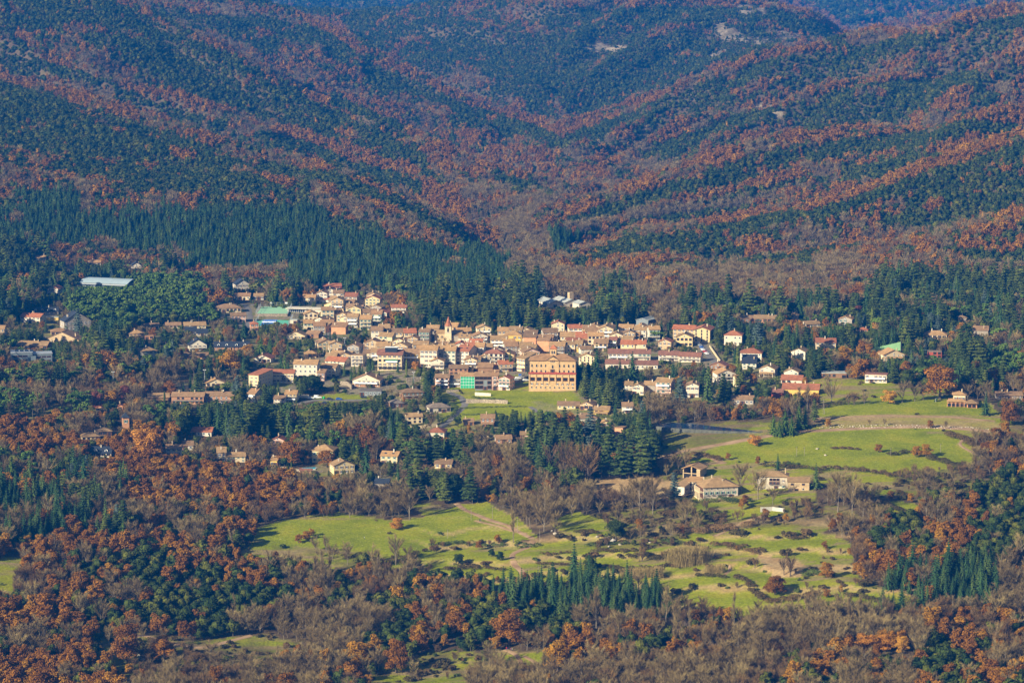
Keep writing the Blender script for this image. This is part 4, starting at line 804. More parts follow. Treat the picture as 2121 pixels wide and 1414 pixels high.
# ------------------------------------------------------------------ walls, boulders, hedges
def wall_run(line, h, label, mat='stone', w=.7, name='stone_wall', cat='wall', cap=True):
    P = [hit(u, v) for u, v in line]; b = MB()
    for a, c in zip(P[:-1], P[1:]):
        L = (c-a).length; n_ = max(1, int(L/6))
        for i in range(n_):
            s, e = a.lerp(c, i/n_), a.lerp(c, (i+1)/n_); d = (e-s); nn_ = Vector((-d.y, d.x, 0)).normalized()*w*(.5 if i % 2 else .48); zt = max(hz(s.x, s.y), hz(e.x, e.y))+h+(0 if mat != 'stone' else random.uniform(-.15, .15)); zb_ = min(s.z, e.z)-1.5
            b.add([(s+nn_)[:2]+(zb_,) if False else (s.x-nn_.x, s.y-nn_.y, zb_), (e.x-nn_.x, e.y-nn_.y, zb_), (e.x+nn_.x, e.y+nn_.y, zb_), (s.x+nn_.x, s.y+nn_.y, zb_), (s.x-nn_.x, s.y-nn_.y, zt), (e.x-nn_.x, e.y-nn_.y, zt), (e.x+nn_.x, e.y+nn_.y, zt), (s.x+nn_.x, s.y+nn_.y, zt)],
                  [(0, 3, 2, 1), (4, 5, 6, 7), (0, 1, 5, 4), (1, 2, 6, 5), (2, 3, 7, 6), (3, 0, 4, 7)])
    o = b.build(name, [M[mat]]); tag(o, label, cat); TRK.append((1.0, np.array([[q.x, q.y] for q in P for _ in (0, 1, 2)]))); return o
for ln, h, lab, mt, nm in [([(965, 835), (1000, 834), (1052, 836)], 3.0, 'long rubble retaining wall at the head of the green fields', 'stone', 'stone_wall'), ([(976, 903), (1030, 905), (1070, 903)], 1.6, 'pale garden wall below the lone brick house', 'wall_c', 'garden_wall'),
 ([(984, 819), (1017, 820)], 2.4, 'white terrace wall under the unfinished concrete house', 'wall_w', 'terrace_wall'), ([(1135, 856), (1148, 880)], 2.6, 'tan wall beside the lane at the fields\' right end', 'stone', 'stone_wall'),
 ([(842, 793), (870, 790), (902, 790)], 4.0, 'high stone retaining wall below the yellow house', 'stone', 'stone_wall'), ([(1040, 800), (1075, 791), (1094, 782)], 1.8, 'stone wall under the small car park by the convent', 'stone', 'stone_wall'),
 ([(924, 812), (950, 811)], 1.8, 'low stone wall under the lower street', 'stone', 'stone_wall'), ([(1470, 718), (1496, 756)], 1.5, 'pale wall along the steep road\'s lower side', 'wall_c', 'garden_wall'),
 ([(1575, 1060), (1600, 1057), (1625, 1060)], 2.6, 'whitish ruined terrace wall below the small farmhouse', 'concrete', 'terrace_wall'), ([(590, 820), (608, 822), (640, 824)], 2.0, 'white curved garden wall below the hostel', 'wall_w', 'garden_wall'),
 ([(690, 795), (720, 798), (728, 806)], 3.0, 'stone retaining wall left of the twin house', 'stone', 'stone_wall'), ([(582, 970), (605, 974), (640, 980), (668, 978)], 1.6, 'stone wall under the pool terrace', 'stone', 'stone_wall'),
 ([(850, 889), (880, 886), (905, 882)], 2.0, 'pale wall at the road bend', 'wall_c', 'garden_wall'), ([(1425, 838), (1450, 836)], 1.4, 'short pale wall in the eastern lawn', 'wall_c', 'garden_wall')]:
    wall_run(ln, h*.8, lab, mt, name=nm)
rk = []
for i in range(4):
    m = MB(); m.ball((0, 0, .35), 1, 1, .7, 7, 5, 0, .22); rk.append(m.mesh('boulder', [M['rock']]))
pale = simple_mat('pale_boulder', (0.40, 0.34, 0.26), .25, .8)
rk2 = [mesh_np('boulder', [tuple(v.co) for v in m.vertices], [list(q.vertices) for q in m.polygons], [pale]) for m in rk]
def boulder(u, v, s, i, label, group, pl=True):
    q = hit(u, v); o = link('boulder', (rk2 if pl else rk)[i % 4]); o.location = q; o.rotation_euler = (0, 0, i*1.7); o.scale = (s, s*.8, s*.75); tag(o, label, 'boulder', group)
i = 0
for ln in ([(1692, 878), (1760, 882), (1850, 879), (1950, 883), (2060, 889)], [(1700, 886), (1790, 885), (1880, 884), (1990, 888)]):
    for (a, c) in zip(ln[:-1], ln[1:]):
        n_ = int(abs(c[0]-a[0])/5.5)
        for j in range(n_): t = (j+random.uniform(-.3, .3))/n_; boulder(a[0]+(c[0]-a[0])*t, a[1]+(c[1]-a[1])*t+random.uniform(-1.2, 1.2), random.uniform(.3, .8), i, 'pale boulder lining the foot of the dry bank below the meadow', 'boulders lining the dry bank'); i += 1
for u, v, s, lab in [(1258, 1117, 2.4, 'largest grey boulder under the spreading holm oak'), (1270, 1121, 2.1, 'second grey boulder under the spreading holm oak'), (1284, 1128, 1.2, 'small pale boulder right of the grey pair'), (1237, 1112, 1.2, 'pale rock left of the grey boulder pair'),
 (1245, 1108, 1.0, 'small rock behind the grey boulder pair'), (1150, 1106, 1.5, 'pale rock at the left of the rocky terrace'), (1143, 1100, 1.0, 'smallest pale rock at the left of the rocky terrace'), (1262, 1132, .9, 'little pale stone below the grey boulder pair'), (1346, 1124, .9, 'single stone on the bushy terrace edge'),
 (292, 1358, 2.0, 'pale rock outcrop between trees on the dirt knoll'), (296, 1366, 1.3, 'lower rock of the outcrop on the dirt knoll'), (268, 1390, 1.2, 'pale stone below the dirt knoll'), (1875, 1130, 2.2, 'tan rock face at the edge of the dark wood'), (1880, 1144, 2.6, 'lower tan rock face at the edge of the dark wood'),
 (1710, 943, 1.0, 'white stone lying in the wide meadow'), (1495, 953, .8, 'white stone by the dirt track'), (1693, 930, 1.0, 'white stones among brush in the wide meadow')]:
    boulder(u, v, s, int(u), lab, None, s < 2.05)
def hedge(line, h, w, mat, label, name='hedge', dens=16.0, sz=.34, group=None):
    P = [hit(u, v) for u, v in line]; r = np.random.default_rng(int(line[0][0])); lobes = []
    L_ = sum((c-a).length for a, c in zip(P[:-1], P[1:]))
    for a, c in zip(P[:-1], P[1:]):
        n_ = max(2, int((c-a).length/(w*.38)))
        for j in range(n_):
            q = a.lerp(c, (j+.5)/n_); x, y = q.x+r.normal()*w*.15, q.y+r.normal()*w*.22; s = w*.40*r.uniform(.7, 1.3); lobes.append((x, y, hz(x, y)+h*.38, s, h/w*r.uniform(.8, 1.2)))
    o0 = P[0]; lobes = [(a-o0.x, b-o0.y, c-o0.z, d, e) for a, b, c, d, e in lobes]
    v, f = lobes_cloud(lobes, int(min(14000, L_*w*dens)), sz, r); m = MB(); cv, cf = [v], [f]
    o = link(name, mesh_np(name, v, f, [M[mat]])); o.location = o0; tag(o, label, 'hedge', group)
# ------------------------------------------------------------------ the old centre is one pack of roofs: fill between the houses told apart above
_r = random.Random(5)
def free(p, W, D):
    for f in FOOT:
        if abs(f[1]-(p.y+D/2)) < (f[4]+D)/2*.92 and abs(f[0]-p.x) < (f[3]+W)/2*.92: return False
    return True
_n = 0; NAMED = len(RECTS)
for (u0, u1, v0, v1, tries) in ((775, 1100, 700, 758, 500), (1140, 1330, 692, 733, 240), (640, 780, 628, 690, 90), (680, 780, 722, 760, 30), (905, 1060, 750, 772, 60), (1330, 1400, 705, 733, 14)):
    for _ in range(tries):
        u, vb = _r.uniform(u0, u1), _r.uniform(v0, v1); p = hit(u, vb); k = ppm(p); W = _r.uniform(7.5, 11); D = _r.uniform(9, 12)
        if not free(p, W, D): continue
        # nothing with a look of its own may disappear behind the filler
        hp_ = 8.5*k
        if any(abs((q[0]+q[2])/2-u) < (q[2]-q[0])/2+W*k/2-3 and q[4] > p.y and vb > q[1] and (q[3]-(vb-hp_)) > .30*(q[3]-q[1]) for q in RECTS[:NAMED]): continue
        if any((abs((q[0]+q[2])/2-u) < (q[2]-q[0])/2+W*k*.35) and q[4] > p.y and q[3]-vb < 0 and vb-24 < q[3]-6 for q in RECTS): continue
        fl = _r.choice((2, 2, 3)); hpx = (2.75*fl)*k; rc = _r.choice('ttwtwr'); wc = _r.choice('wcvoccos'); rf = _r.choice('eegeg'); wpx = W*k/2
        txt = f"{FLN[fl]} {WCN[wc]} house, {RCN[rc]} {RN[rf]} roof, packed among the roofs of the old village"
        house(u-wpx, u+wpx, vb, vb-hpx, rf, rc, wc, fl, D, _r.choice((-14, -8, -4, 6)), 'B' if _r.random() < .35 else '', '', full=txt, group=txt); _n += 1
print('INFILL', _n)
# u0 u1 base eaves roof roofcolour wall floors depth rotation options | where it stands
HL = """
74 95 543 534 e t c 2 8 4 - |alone highest on the wooded slope at far left
184 208 552 544 e t w 1 8 14 - |behind the grey sports hall among oaks
272 293 560 550 g d w 2 9 10 - |in the firs behind the hall's corner
97 122 613 598 g r w 2 10 -16 - |beside the golden tree, below the sports hall
68 120 652 645 e d w 1 9 6 D|on its own lawn at far left
41 84 669 656 e r w 2 10 -20 - |just below the long slate-roofed house
95 121 664 658 f p y 1 5 0 N|low annex between slate house and gable
135 187 684 664 g d s 2 12 24 - |half hidden by a blue cedar
106 140 694 687 h w c 1 9 10 - |above the wide ochre chalet at far left
92 164 711 703 g w o 2 12 -14 - |wide chalet under the blue cedar
35 98 724 715 e t t 1 11 -10 - |long low one above the grey modern building
-12 9 696 681 e t o 2 9 0 B|cut off by the left picture edge
296 328 681 675 e w w 1 7 0 - |small one at the edge of the bright pines
268 298 701 691 h t o 2 9 8 T|with porch below the bright pines
300 318 703 696 f w a 1 6 6 - |tiny annex beside the porch house
382 426 681 674 e t c 1 10 10 - |under the bare white tree
343 374 680 674 e w w 1 8 4 - |half hidden behind the bare white tree
384 407 692 686 e d w 1 8 8 - |small one between two tan houses
408 430 696 690 e d w 1 8 8 - |beside the small slate house
293 325 741 727 h t w 2 10 22 - |at the end of the curved road
391 428 727 714 g d w 2 10 10 B|above the brown oaks, on the lane
381 430 744 737 e w a 1 9 0 - |partly behind brown oaks below the lane
488 516 604 588 g d w 2 9 20 - |steep one alone below the fir forest
485 518 621 613 e w c 1 9 0 - |on the road above the games courts
526 546 621 613 e t w 1 8 6 - |right end of the road above the courts
452 499 647 638 h w c 1 12 10 - |wide one left of the games courts
478 509 667 654 e w k 2 9 6 - |just below the wide hipped house
519 535 685 671 h r a 2 7 10 - |slim one at the foot of the courts
600 615 670 663 f p w 1 6 -8 - |small cube right of the blue court
670 707 600 593 e r r 2 9 8 B|topmost house of the village hill
672 697 617 603 g g w 2 9 -10 - |directly below the red house at the top
661 686 629 620 e r w 2 8 -16 - |left of the big tan roofs on the hill
671 705 642 631 g t v 2 12 -18 - |second row of the hill group
690 732 640 628 e w o 2 12 -12 - |with the widest roof of the hill group
730 755 634 623 g w s 2 9 8 - |between the wide roof and the peach gable
756 787 637 619 g r v 3 11 -8 - g|with green shutters, beside tall dark firs
724 748 648 639 e w w 2 9 -14 - |on the hill slope below the wide roof
759 776 650 640 e t w 1 8 -10 - |small one under the peach gable
773 801 659 647 g r w 2 10 -22 - |beside the tall firs below peach gable
810 841 648 637 e r w 2 9 -8 B|alone between the firs, right of hill group
664 697 661 648 e t v 2 10 -20 N|blank block in the middle of hill group
697 722 667 653 g w o 2 10 -24 - |beside the blank yellow block
647 676 676 664 g w w 2 13 -28 - |with a long dark side on the steep street
652 674 689 676 s t o 1 9 -28 - |lowest of the row on the steep street
686 716 692 677 s w a 2 9 -10 N|windowless salmon block by the steep street
716 745 678 663 f w w 2 9 -14 B|modern one behind the salmon block
757 778 669 661 e r a 1 8 0 - |half sunk in trees right of hill group
593 632 703 695 g t c 1 10 -10 - |low wide gable beneath the round oak
634 660 700 691 e w t 1 8 -22 - |narrow one at the foot of the steep street
659 694 724 710 g w o 2 12 14 - |broad gable behind small firs
444 478 726 718 e d b 2 10 4 D|left half of the slate terrace
481 516 726 718 e d b 2 10 4 D|right half of the slate terrace
525 561 751 742 g r w 1 10 -14 - |standing alone above the long cream hostel
630 655 741 732 h t v 1 8 0 - o|open fronted one above the white flats
608 657 784 754 e t w 3 11 -6 H|flats with balconies above a round oak
663 695 779 761 e w c 3 10 -18 - |right of the white flats
657 672 788 772 s w k 2 6 -10 - |small one wedged below the flats
681 724 748 736 e t v 2 12 -22 - |upper of two beside white terraces
673 714 758 748 e r w 2 11 -22 - |long roof one, lower of two by terraces
727 752 759 736 f w w 3 9 -14 B|stepped terraces house left of the hotel
730 787 801 787 g w w 2 12 -10 BL|twin family one with brick ground floor
427 467 801 793 g t c 1 11 10 - |low one by the lamp post
355 422 837 821 e w b 2 10 -4 B|left half of the long brick row
423 484 837 820 e w b 2 10 -4 B|right half of the long brick row
512 528 838 815 e w w 4 12 -26 B|slim block of flats amid conifers
590 614 833 816 e t v 3 9 -6 B|tall one above the conifer wood
567 589 838 826 e w w 2 8 -10 - |short one beside the tall peach house
307 350 831 823 e t s 1 10 8 T|left end of the long brick row
198 213 851 845 g r a 1 7 0 - |only its roof rising from the pines
243 254 848 843 g r a 1 7 0 - |tiny roof among pines beneath maroon tree
204 231 903 893 h t c 1 9 14 - |beside the slate-roofed turret
170 206 912 904 h t c 1 9 14 - |showing only between orange oaks
188 230 946 940 e d w 1 10 0 D|in the orange oaks at far left
344 376 943 929 e w w 2 9 4 - |with brown shutters above orange oaks
378 400 932 922 e w w 1 9 4 - |joined behind the brown shuttered house
450 468 957 937 s t c 2 8 6 - |tower-like wing of the villa in oaks
469 508 957 945 e t c 2 9 6 H|main wing of the villa in orange oaks
396 438 903 894 e r w 1 10 -6 - |behind a blue spruce in the oaks
646 690 959 933 h t v 2 13 -10 - |tall villa with pool beneath it
692 734 981 963 g t v 2 10 18 - |with corner terrace, right of the pool
788 823 961 944 e t c 2 10 -14 S|with skylights, beside the giant cedar
900 935 970 960 e w v 1 9 -10 - |beside the golden bush below the cedar
562 588 920 911 g r k 1 9 -8 - |roof above oaks left of tall conifers
560 574 966 953 s t y 1 6 -10 - |little cabin beside a narrow cypress
888 920 909 895 h r w 2 12 -8 - g|behind the giant cedar
843 875 877 863 e t c 2 9 10 - |at the road bend left of the green fields
810 836 844 835 h g t 1 9 14 - |grey roofed bungalow under a big cedar
834 878 825 813 h w t 2 10 14 B|chalet behind paired dark cedars
889 933 855 844 h g w 1 10 14 - |behind the hedge inside the road bend
996 1024 884 866 e w b 2 9 -2 T|alone in the green garden fields
960 981 881 874 e w a 1 7 0 - |left of the brick house in the fields
745 790 820 810 f g g 1 12 0 - |bare concrete garage below the twin house
775 804 1009 1001 e d s 1 7 -14 N|weathered shed beside a lime green hedge
1028 1060 918 909 e w b 1 9 6 - |low one behind oaks under stone wall
1078 1095 908 901 e t k 1 7 0 - |tiny one behind the conifer cluster
866 890 709 702 g t o 2 9 -10 N|left of the church nave
778 802 724 712 g t v 2 9 -8 - |behind the cream hotel
752 778 725 718 h w a 1 10 10 - |left of the pale yellow gable
752 781 745 731 e w c 2 9 -8 B|directly left of the cream hotel
833 869 759 732 e w y 3 12 -6 B|right of the cream hotel
870 905 761 725 e t w 4 12 -8 - |tallest front of the main street
906 917 753 722 e t w 4 12 -8 - |very narrow one in the main street
918 943 757 726 e t w 4 12 -8 - g|with green shutters in the main street
945 971 755 727 e r w 4 16 -24 S|bright red roof and dark side wall
984 1002 748 718 e t w 3 10 -8 B|behind the red roofed block
1003 1042 755 732 h m w 3 11 -10 B|with long balconies beside a tall fir
1016 1050 723 703 e t c 3 10 -4 B|above the balcony block
1044 1080 714 694 h t y 2 11 -8 - |most vivid yellow one near the church
1003 1019 710 701 e w w 2 8 -8 - |small one left of the skylight roofs
981 1003 712 702 e r w 2 8 -8 - |red roof just right of the church
950 974 709 699 e t w 2 9 -8 S|under the church's right side
972 998 722 709 e r c 2 9 -6 - |low red roofs in the old centre
1054 1080 732 719 e w w 2 9 -8 - |under the vivid yellow house
1084 1110 727 698 s w a 3 13 -6 N|tall blank salmon wall left half
1112 1137 729 705 s w a 3 11 -12 N|tall blank salmon wall right half
1083 1118 750 729 g w k 3 12 10 - |left behind the great brick convent
1070 1087 769 742 s t v 3 12 -40 - |slim with long dark side, by parked cars
930 969 776 763 e w b 2 9 -2 - |upper of the lower-street group
970 990 768 760 e t y 1 8 -2 - |small one between brown roofs
990 1020 775 761 e w t 1 12 -4 N|big brown roof above the unfinished block
901 930 804 782 e w k 3 9 -6 B|left end of the lower street
931 954 802 783 e w s 3 9 -4 B|left of the green scaffolding
984 1018 808 779 e w g 3 10 -2 o|unfinished concrete frame right of scaffolding
1019 1031 808 778 s w k 3 10 -4 B|narrow one beside the unfinished block
1032 1056 808 784 g r k 3 9 -20 B|right end of the lower street
1018 1037 768 759 g r k 1 8 -10 N|small red roof near the tall fir
973 996 754 746 e r a 1 8 -6 N|low red roofs below red roofed block
1183 1207 690 681 e r w 1 11 -35 - |red roof in front of the factory
1169 1220 704 695 e r c 1 10 4 - |long red roof below the steep red one
1207 1243 702 692 e t c 1 9 0 - |above the row of narrow houses
1121 1145 707 699 e w w 1 8 -10 - |next to the blank salmon walls
1140 1166 725 713 e w w 2 9 -4 B|behind the convent tower
1165 1191 730 713 e t c 2 9 -4 - |right of the convent tower
1192 1206 729 711 e t y 2 8 -4 B|small yellow one behind the convent roof
1207 1230 719 708 e w c 2 8 -4 - |left end of the narrow house row
1231 1243 720 707 e w w 2 8 -6 - |second of the narrow house row
1244 1254 722 706 e w g 2 8 -6 - |greyish third of the narrow house row
1255 1262 724 707 e w c 2 8 -6 B|slimmest of the narrow house row
1263 1277 723 704 e m w 3 8 -6 B g|blue-green balconies in the narrow row
1278 1289 721 705 e t o 2 8 -6 - |ochre fifth of the narrow house row
1290 1310 721 703 e t w 3 9 -14 B|right end of the narrow house row
1254 1284 703 694 g t v 1 10 -10 - |gable above the narrow house row
1285 1304 702 693 e w c 1 9 0 - |wide roof behind the narrow row's end
1304 1324 712 695 e t v 2 10 -8 - |left of the umbrella pine
1307 1328 688 682 h r c 1 8 0 - |orange-red roof below the grey shed
1260 1303 748 732 e m w 2 11 -4 B|left half, upper terrace of red roofs
1304 1347 748 732 e m w 2 11 -4 B|right half, upper terrace of red roofs
1254 1307 763 753 e m w 1 10 -4 B|left half, lower terrace of red roofs
1308 1362 765 755 e m w 1 10 -4 B|right half, lower terrace of red roofs
1364 1405 747 735 e m w 2 10 -10 B|left half of the eastern red terrace
1406 1450 750 738 e m w 2 10 -14 B|right half of the eastern red terrace
1400 1434 718 698 g t v 2 12 -10 - |gable by the steep asphalt road
1199 1231 756 739 g t c 3 11 -12 a|right of the convent behind a big fir
1203 1227 733 723 e w w 2 8 10 - |small one above the convent's neighbour
1294 1310 808 797 e t w 2 8 -8 - |left wing in front of the fir group
1310 1333 818 800 g t w 2 10 -14 - |bright gable by the bare birch
1334 1357 813 797 e t s 2 9 -10 N|stone block beside the bright gable
1358 1389 823 791 e t k 4 10 -20 B|tall one with three balconies near blue cedar
1421 1447 823 798 g w w 2 12 -6 - |plain white gable in the cedar's shade
1155 1200 847 840 e w v 1 9 -4 G|long bungalow at the edge of green fields
1201 1228 849 838 g w o 1 9 -20 - |steep gable joined to the long bungalow
1230 1261 858 849 e t y 1 9 -10 T|with porch right of steep gable
1193 1237 874 866 h w w 1 11 8 - |wide one among garden conifers
1245 1261 883 877 g t v 1 7 0 - |tiny gable amid brown bushes
1289 1311 856 841 e w w 2 9 0 B|between two stands of dark firs
1273 1290 906 886 f w a 1 8 -20 N|pink cube in front of conifer group
1500 1536 716 694 h r w 2 12 -10 - |big villa left of the blue cedar
1534 1561 668 660 e w b 1 9 4 - |low roof behind cedars, upper east side
1562 1607 669 660 e t b 1 10 -8 - |long roof behind cedars, upper east side
1638 1653 665 653 g t s 2 8 -10 - |slim one hidden in eastern firs
1669 1700 679 671 e t w 1 9 20 - |pale low one beneath the bare wood
1737 1764 677 661 g t s 2 11 -16 - |old steep gable beside crimson tree
1690 1731 723 709 e r c 2 11 -4 - |large bright red roof facing the valley
1533 1577 746 731 h r w 2 11 -10 S|above the slate roofed white house
1537 1566 764 752 s d w 2 11 -8 - |modern slate slope under red villa
1573 1604 779 764 g t w 2 12 -18 T|with arched porch on the east side
1624 1653 785 770 g t w 2 10 -16 G|bright one right of the arched porch
1639 1667 744 728 g t w 2 10 -24 - |tall one between dense cedars
1485 1524 794 774 g t w 3 11 12 B|with arches at the steep road's foot
1524 1546 802 784 e w c 2 9 8 - |right of the house with arches
1471 1503 765 757 g m t 1 9 -20 - |dark gable at the steep road's bottom
1618 1660 794 788 e r w 1 11 -14 - |red roof above the yellow hall
1621 1695 818 806 e r y 1 13 -10 N|long yellow hall left of the big bare tree
1598 1621 823 813 e m r 1 8 -10 N|reddish annex of the yellow hall
1515 1560 838 827 e w s 1 9 -8 - |old ruin in brown brush above pond
1702 1753 783 773 f p t 1 10 -4 - |long modern bungalow behind big bare tree
1792 1836 793 776 f m w 2 10 -14 B|modern one at the meadow wood
1829 1874 746 734 g t c 2 11 14 T|in front of the green pelota wall
1912 1960 703 693 h t c 1 10 -12 - |pale villa alone in the eastern woods
2016 2046 697 684 s w s 1 8 -10 N|old stone one in the eastern oaks
1987 2002 669 658 h t o 2 8 0 - |barely visible among eastern pines
1922 1950 743 729 f g r 2 8 -6 o|cube with grey base in eastern firs
2064 2118 827 819 e w s 1 9 0 - |long farm building at the far right edge
1783 1797 690 683 h r a 1 7 0 - |tiny roof in the tall eastern cedars
"""
for ln in HL.strip().split('\n'):
    d, lab = ln.split('|'); t = d.split(); u0, u1, vb, ve = map(float, t[:4]); opt = t[10].replace('-', '') if len(t) > 10 else ''
    wk = t[11] if len(t) > 11 else None
    if opt and opt in 'goa': wk = opt; opt = ''
    house(u0, u1, vb, ve, t[4], t[5], t[6], int(t[7]), float(t[8]), float(t[9]), opt, lab.strip(), wk=wk)
# ------------------------------------------------------------------ tree models
def quads(C_, N_, size, r, aspect=1.0, up=None):
    """leaf clumps: one irregular quad at each point of C_, facing roughly N_"""
    n = len(C_); N_ = N_/np.linalg.norm(N_, axis=1)[:, None]
    a = r.normal(size=(n, 3)) if up is None else up; t = np.cross(N_, a); t /= np.linalg.norm(t, axis=1)[:, None]+1e-9; b = np.cross(N_, t)
    s = np.asarray(size)*r.uniform(.6, 1.35, n) if np.ndim(size) == 0 else np.asarray(size)
    v = []
    for sx, sy in ((-1, -1), (1, -1), (1, 1), (-1, 1)):
        v.append(C_+t*(s*.5*sx*r.uniform(.55, 1.2, n))[:, None]*aspect+b*(s*.5*sy*r.uniform(.55, 1.2, n))[:, None])
    return np.stack(v, 1).reshape(-1, 3), np.arange(4*n).reshape(n, 4)
def lobes_cloud(lobes, n, size, r, jit=0.55, shell=(0.72, 1.06)):
    L = np.array(lobes, float); w = L[:, 3]*L[:, 3]; k = r.choice(len(L), n, p=w/w.sum())
    d = r.normal(size=(n, 3)); d /= np.linalg.norm(d, axis=1)[:, None]
    d[:, 2] = np.where(d[:, 2] < -0.5, -d[:, 2]*.6, d[:, 2])
    C_ = L[k, :3]+d*(L[k, 3]*r.uniform(*shell, n))[:, None]*np.stack([np.ones(n), np.ones(n), L[k, 4]], 1)
    return quads(C_, d+r.normal(size=(n, 3))*jit, size, r)
def cone_v(p, q, r0, r1, k=5):
    p = np.array(p, float); q = np.array(q, float); d = q-p; d /= np.linalg.norm(d)+1e-9
    a = np.cross(d, [0.3, 0.9, 0.1]); a /= np.linalg.norm(a)+1e-9; b = np.cross(d, a); A = np.arange(k)*2*np.pi/k
    ring = np.cos(A)[:, None]*a+np.sin(A)[:, None]*b
    return np.concatenate([p+ring*r0, q+ring*r1]), np.array([(i, (i+1) % k, (i+1) % k+k, i+k) for i in range(k)])
def join(parts):
    V, Fs, o = [], [], 0
    for v, f in parts: V.append(v); Fs.append(f+o); o += len(v)
    return np.concatenate(V), np.concatenate(Fs)
def ribs(P0, P1, w, r):
    """thin twigs as narrow quads"""
    d = P1-P0; a = r.normal(size=d.shape); t = np.cross(d, a); t /= np.linalg.norm(t, axis=1)[:, None]+1e-9; t *= (np.asarray(w)/2)[:, None] if np.ndim(w) else w/2
    v = np.stack([P0-t, P0+t, P1+t*.35, P1-t*.35], 1).reshape(-1, 3); return v, np.arange(len(v)).reshape(-1, 4)
def trunk_of(h, r0, r, lean=0.3, limbs=5, z0=0.35, spread=2.0):
    P = [cone_v((0, 0, -1.0), (0, 0, h*.4), r0, r0*.75), cone_v((0, 0, h*.4), (r.normal()*lean, r.normal()*lean, h*.85), r0*.75, r0*.25)]
    for i in range(limbs):
        a = r.uniform(0, 6.28); z = h*r.uniform(z0, .65); P.append(cone_v((0, 0, z), (math.cos(a)*spread, math.sin(a)*spread, z+h*.22), r0*.42, r0*.12, 4))
    return join(P)
def t_broad(r, n, sz, H=8.5, Rr=3.3, core=True, nl=9, open_=0.0):
    lobes = [(0, 0, H*.56, Rr*.72, 1.0), (0, 0, H*.34, Rr*.55, .9)]
    for i in range(nl):
        a = i*2.4+r.uniform(-.5, .5); q = r.uniform(.35, .72)*Rr; z = H*r.uniform(.16, .88); q *= 1.15-max(0, z/H-.5)*1.2
        lobes.append((math.cos(a)*q, math.sin(a)*q, z, Rr*r.uniform(.30, .48), r.uniform(.75, 1.0)))
    P = [lobes_cloud(lobes, n, sz, r)]
    if core:
        m = MB(); m.ball((0, 0, H*.60), Rr*.66, Rr*.66, H*.26, 7, 5, 0, .12); q4 = [f for f in m.f if len(f) == 4]; P.append((np.array(m.v), np.array(q4)))
    return join(P), trunk_of(H*.8, .06*Rr+.08, r, .4, 5, .35, Rr*.5)
def t_fir(r, n, sz, H=17.0, Rr=3.9, droop=.35, base=.10, dens=1.0):
    L = max(8, int(H*.9*dens)); P = []; C_, N_, S_, U_ = [], [], [], []
    per = max(2, int(n/(L*7)))
    for i in range(L):
        f = i/(L-1); z = H*(base+(1-base)*f); rad = Rr*(1-f)**.85*r.uniform(.85, 1.12)+.12; nb = 7 if f < .8 else 4; ph = r.uniform(0, 6.28)
        for k in range(nb):
            a = ph+k*6.283/nb+r.uniform(-.25, .25); rr_ = rad*r.uniform(.8, 1.12); dx, dy = math.cos(a), math.sin(a)
            for q in range(per):
                s_ = (q+.7)/per; x = rr_*s_; C_.append((dx*x, dy*x, z-droop*x+.12*x*x/Rr)); N_.append((dx*.55+r.normal()*.3, dy*.55+r.normal()*.3, 1.0)); S_.append(sz*(1.25-.5*s_)*(1-.45*f)); U_.append((dx, dy, -droop))
    P.append(quads(np.array(C_), np.array(N_), np.array(S_), r, 1.15))
    P.append(cone_v((0, 0, H*base), (0, 0, H*.93), Rr*.40, .03, 6))
    P.append(cone_v((0, 0, H*.9), (0, 0, H*1.03), .12, .02, 4))
    return join(P), join([cone_v((0, 0, -1), (0, 0, H*.3), .28, .22)])
def t_cedar(r, n, sz, H=19.0, Rr=6.0):
    P = []; L = 10; C_, N_ = [], []
    T = [cone_v((0, 0, -1), (0, 0, H*.95), .5, .08, 6)]
    per = max(6, int(n/(L*6)))
    for i in range(L):
        f = i/(L-1); z = H*(.16+.80*f); rad = Rr*(1-f*.78)*r.uniform(.75, 1.1); ph = r.uniform(0, 6.28)
        for k in range(6):
            a = ph+k*1.047+r.uniform(-.35, .35); rr_ = rad*r.uniform(.65, 1.1); dx, dy = math.cos(a), math.sin(a)
            T.append(cone_v((0, 0, z-.3), (dx*rr_*.8, dy*rr_*.8, z), .10, .04, 3))
            for q in range(per):
                s_ = r.uniform(.15, 1.0); w = r.normal()*rr_*.16*(.4+s_); C_.append((dx*rr_*s_-dy*w, dy*rr_*s_+dx*w, z+r.normal()*.16-.06*s_*rr_)); N_.append((r.normal()*.25+dx*.25, r.normal()*.25+dy*.25, 1))
    P.append(quads(np.array(C_), np.array(N_), sz, r)); P.append(cone_v((0, 0, H*.15), (0, 0, H*.9), Rr*.26, .1, 6))
    return join(P), join(T)
def t_pine(r, n, sz, H=13.0, Rr=3.4, flat_=False):
    lobes = []
    for i in range(8):
        a = i*2.4; q = Rr*r.uniform(.2, .75); z = H*(r.uniform(.55, .92) if not flat_ else r.uniform(.82, .9)); lobes.append((math.cos(a)*q, math.sin(a)*q, z, Rr*r.uniform(.32, .5), .6 if not flat_ else .35))
    return join([lobes_cloud(lobes, n, sz, r, .7, (.5, 1.05))]), trunk_of(H*.85, .24, r, .5, 5, .5, Rr*.5)
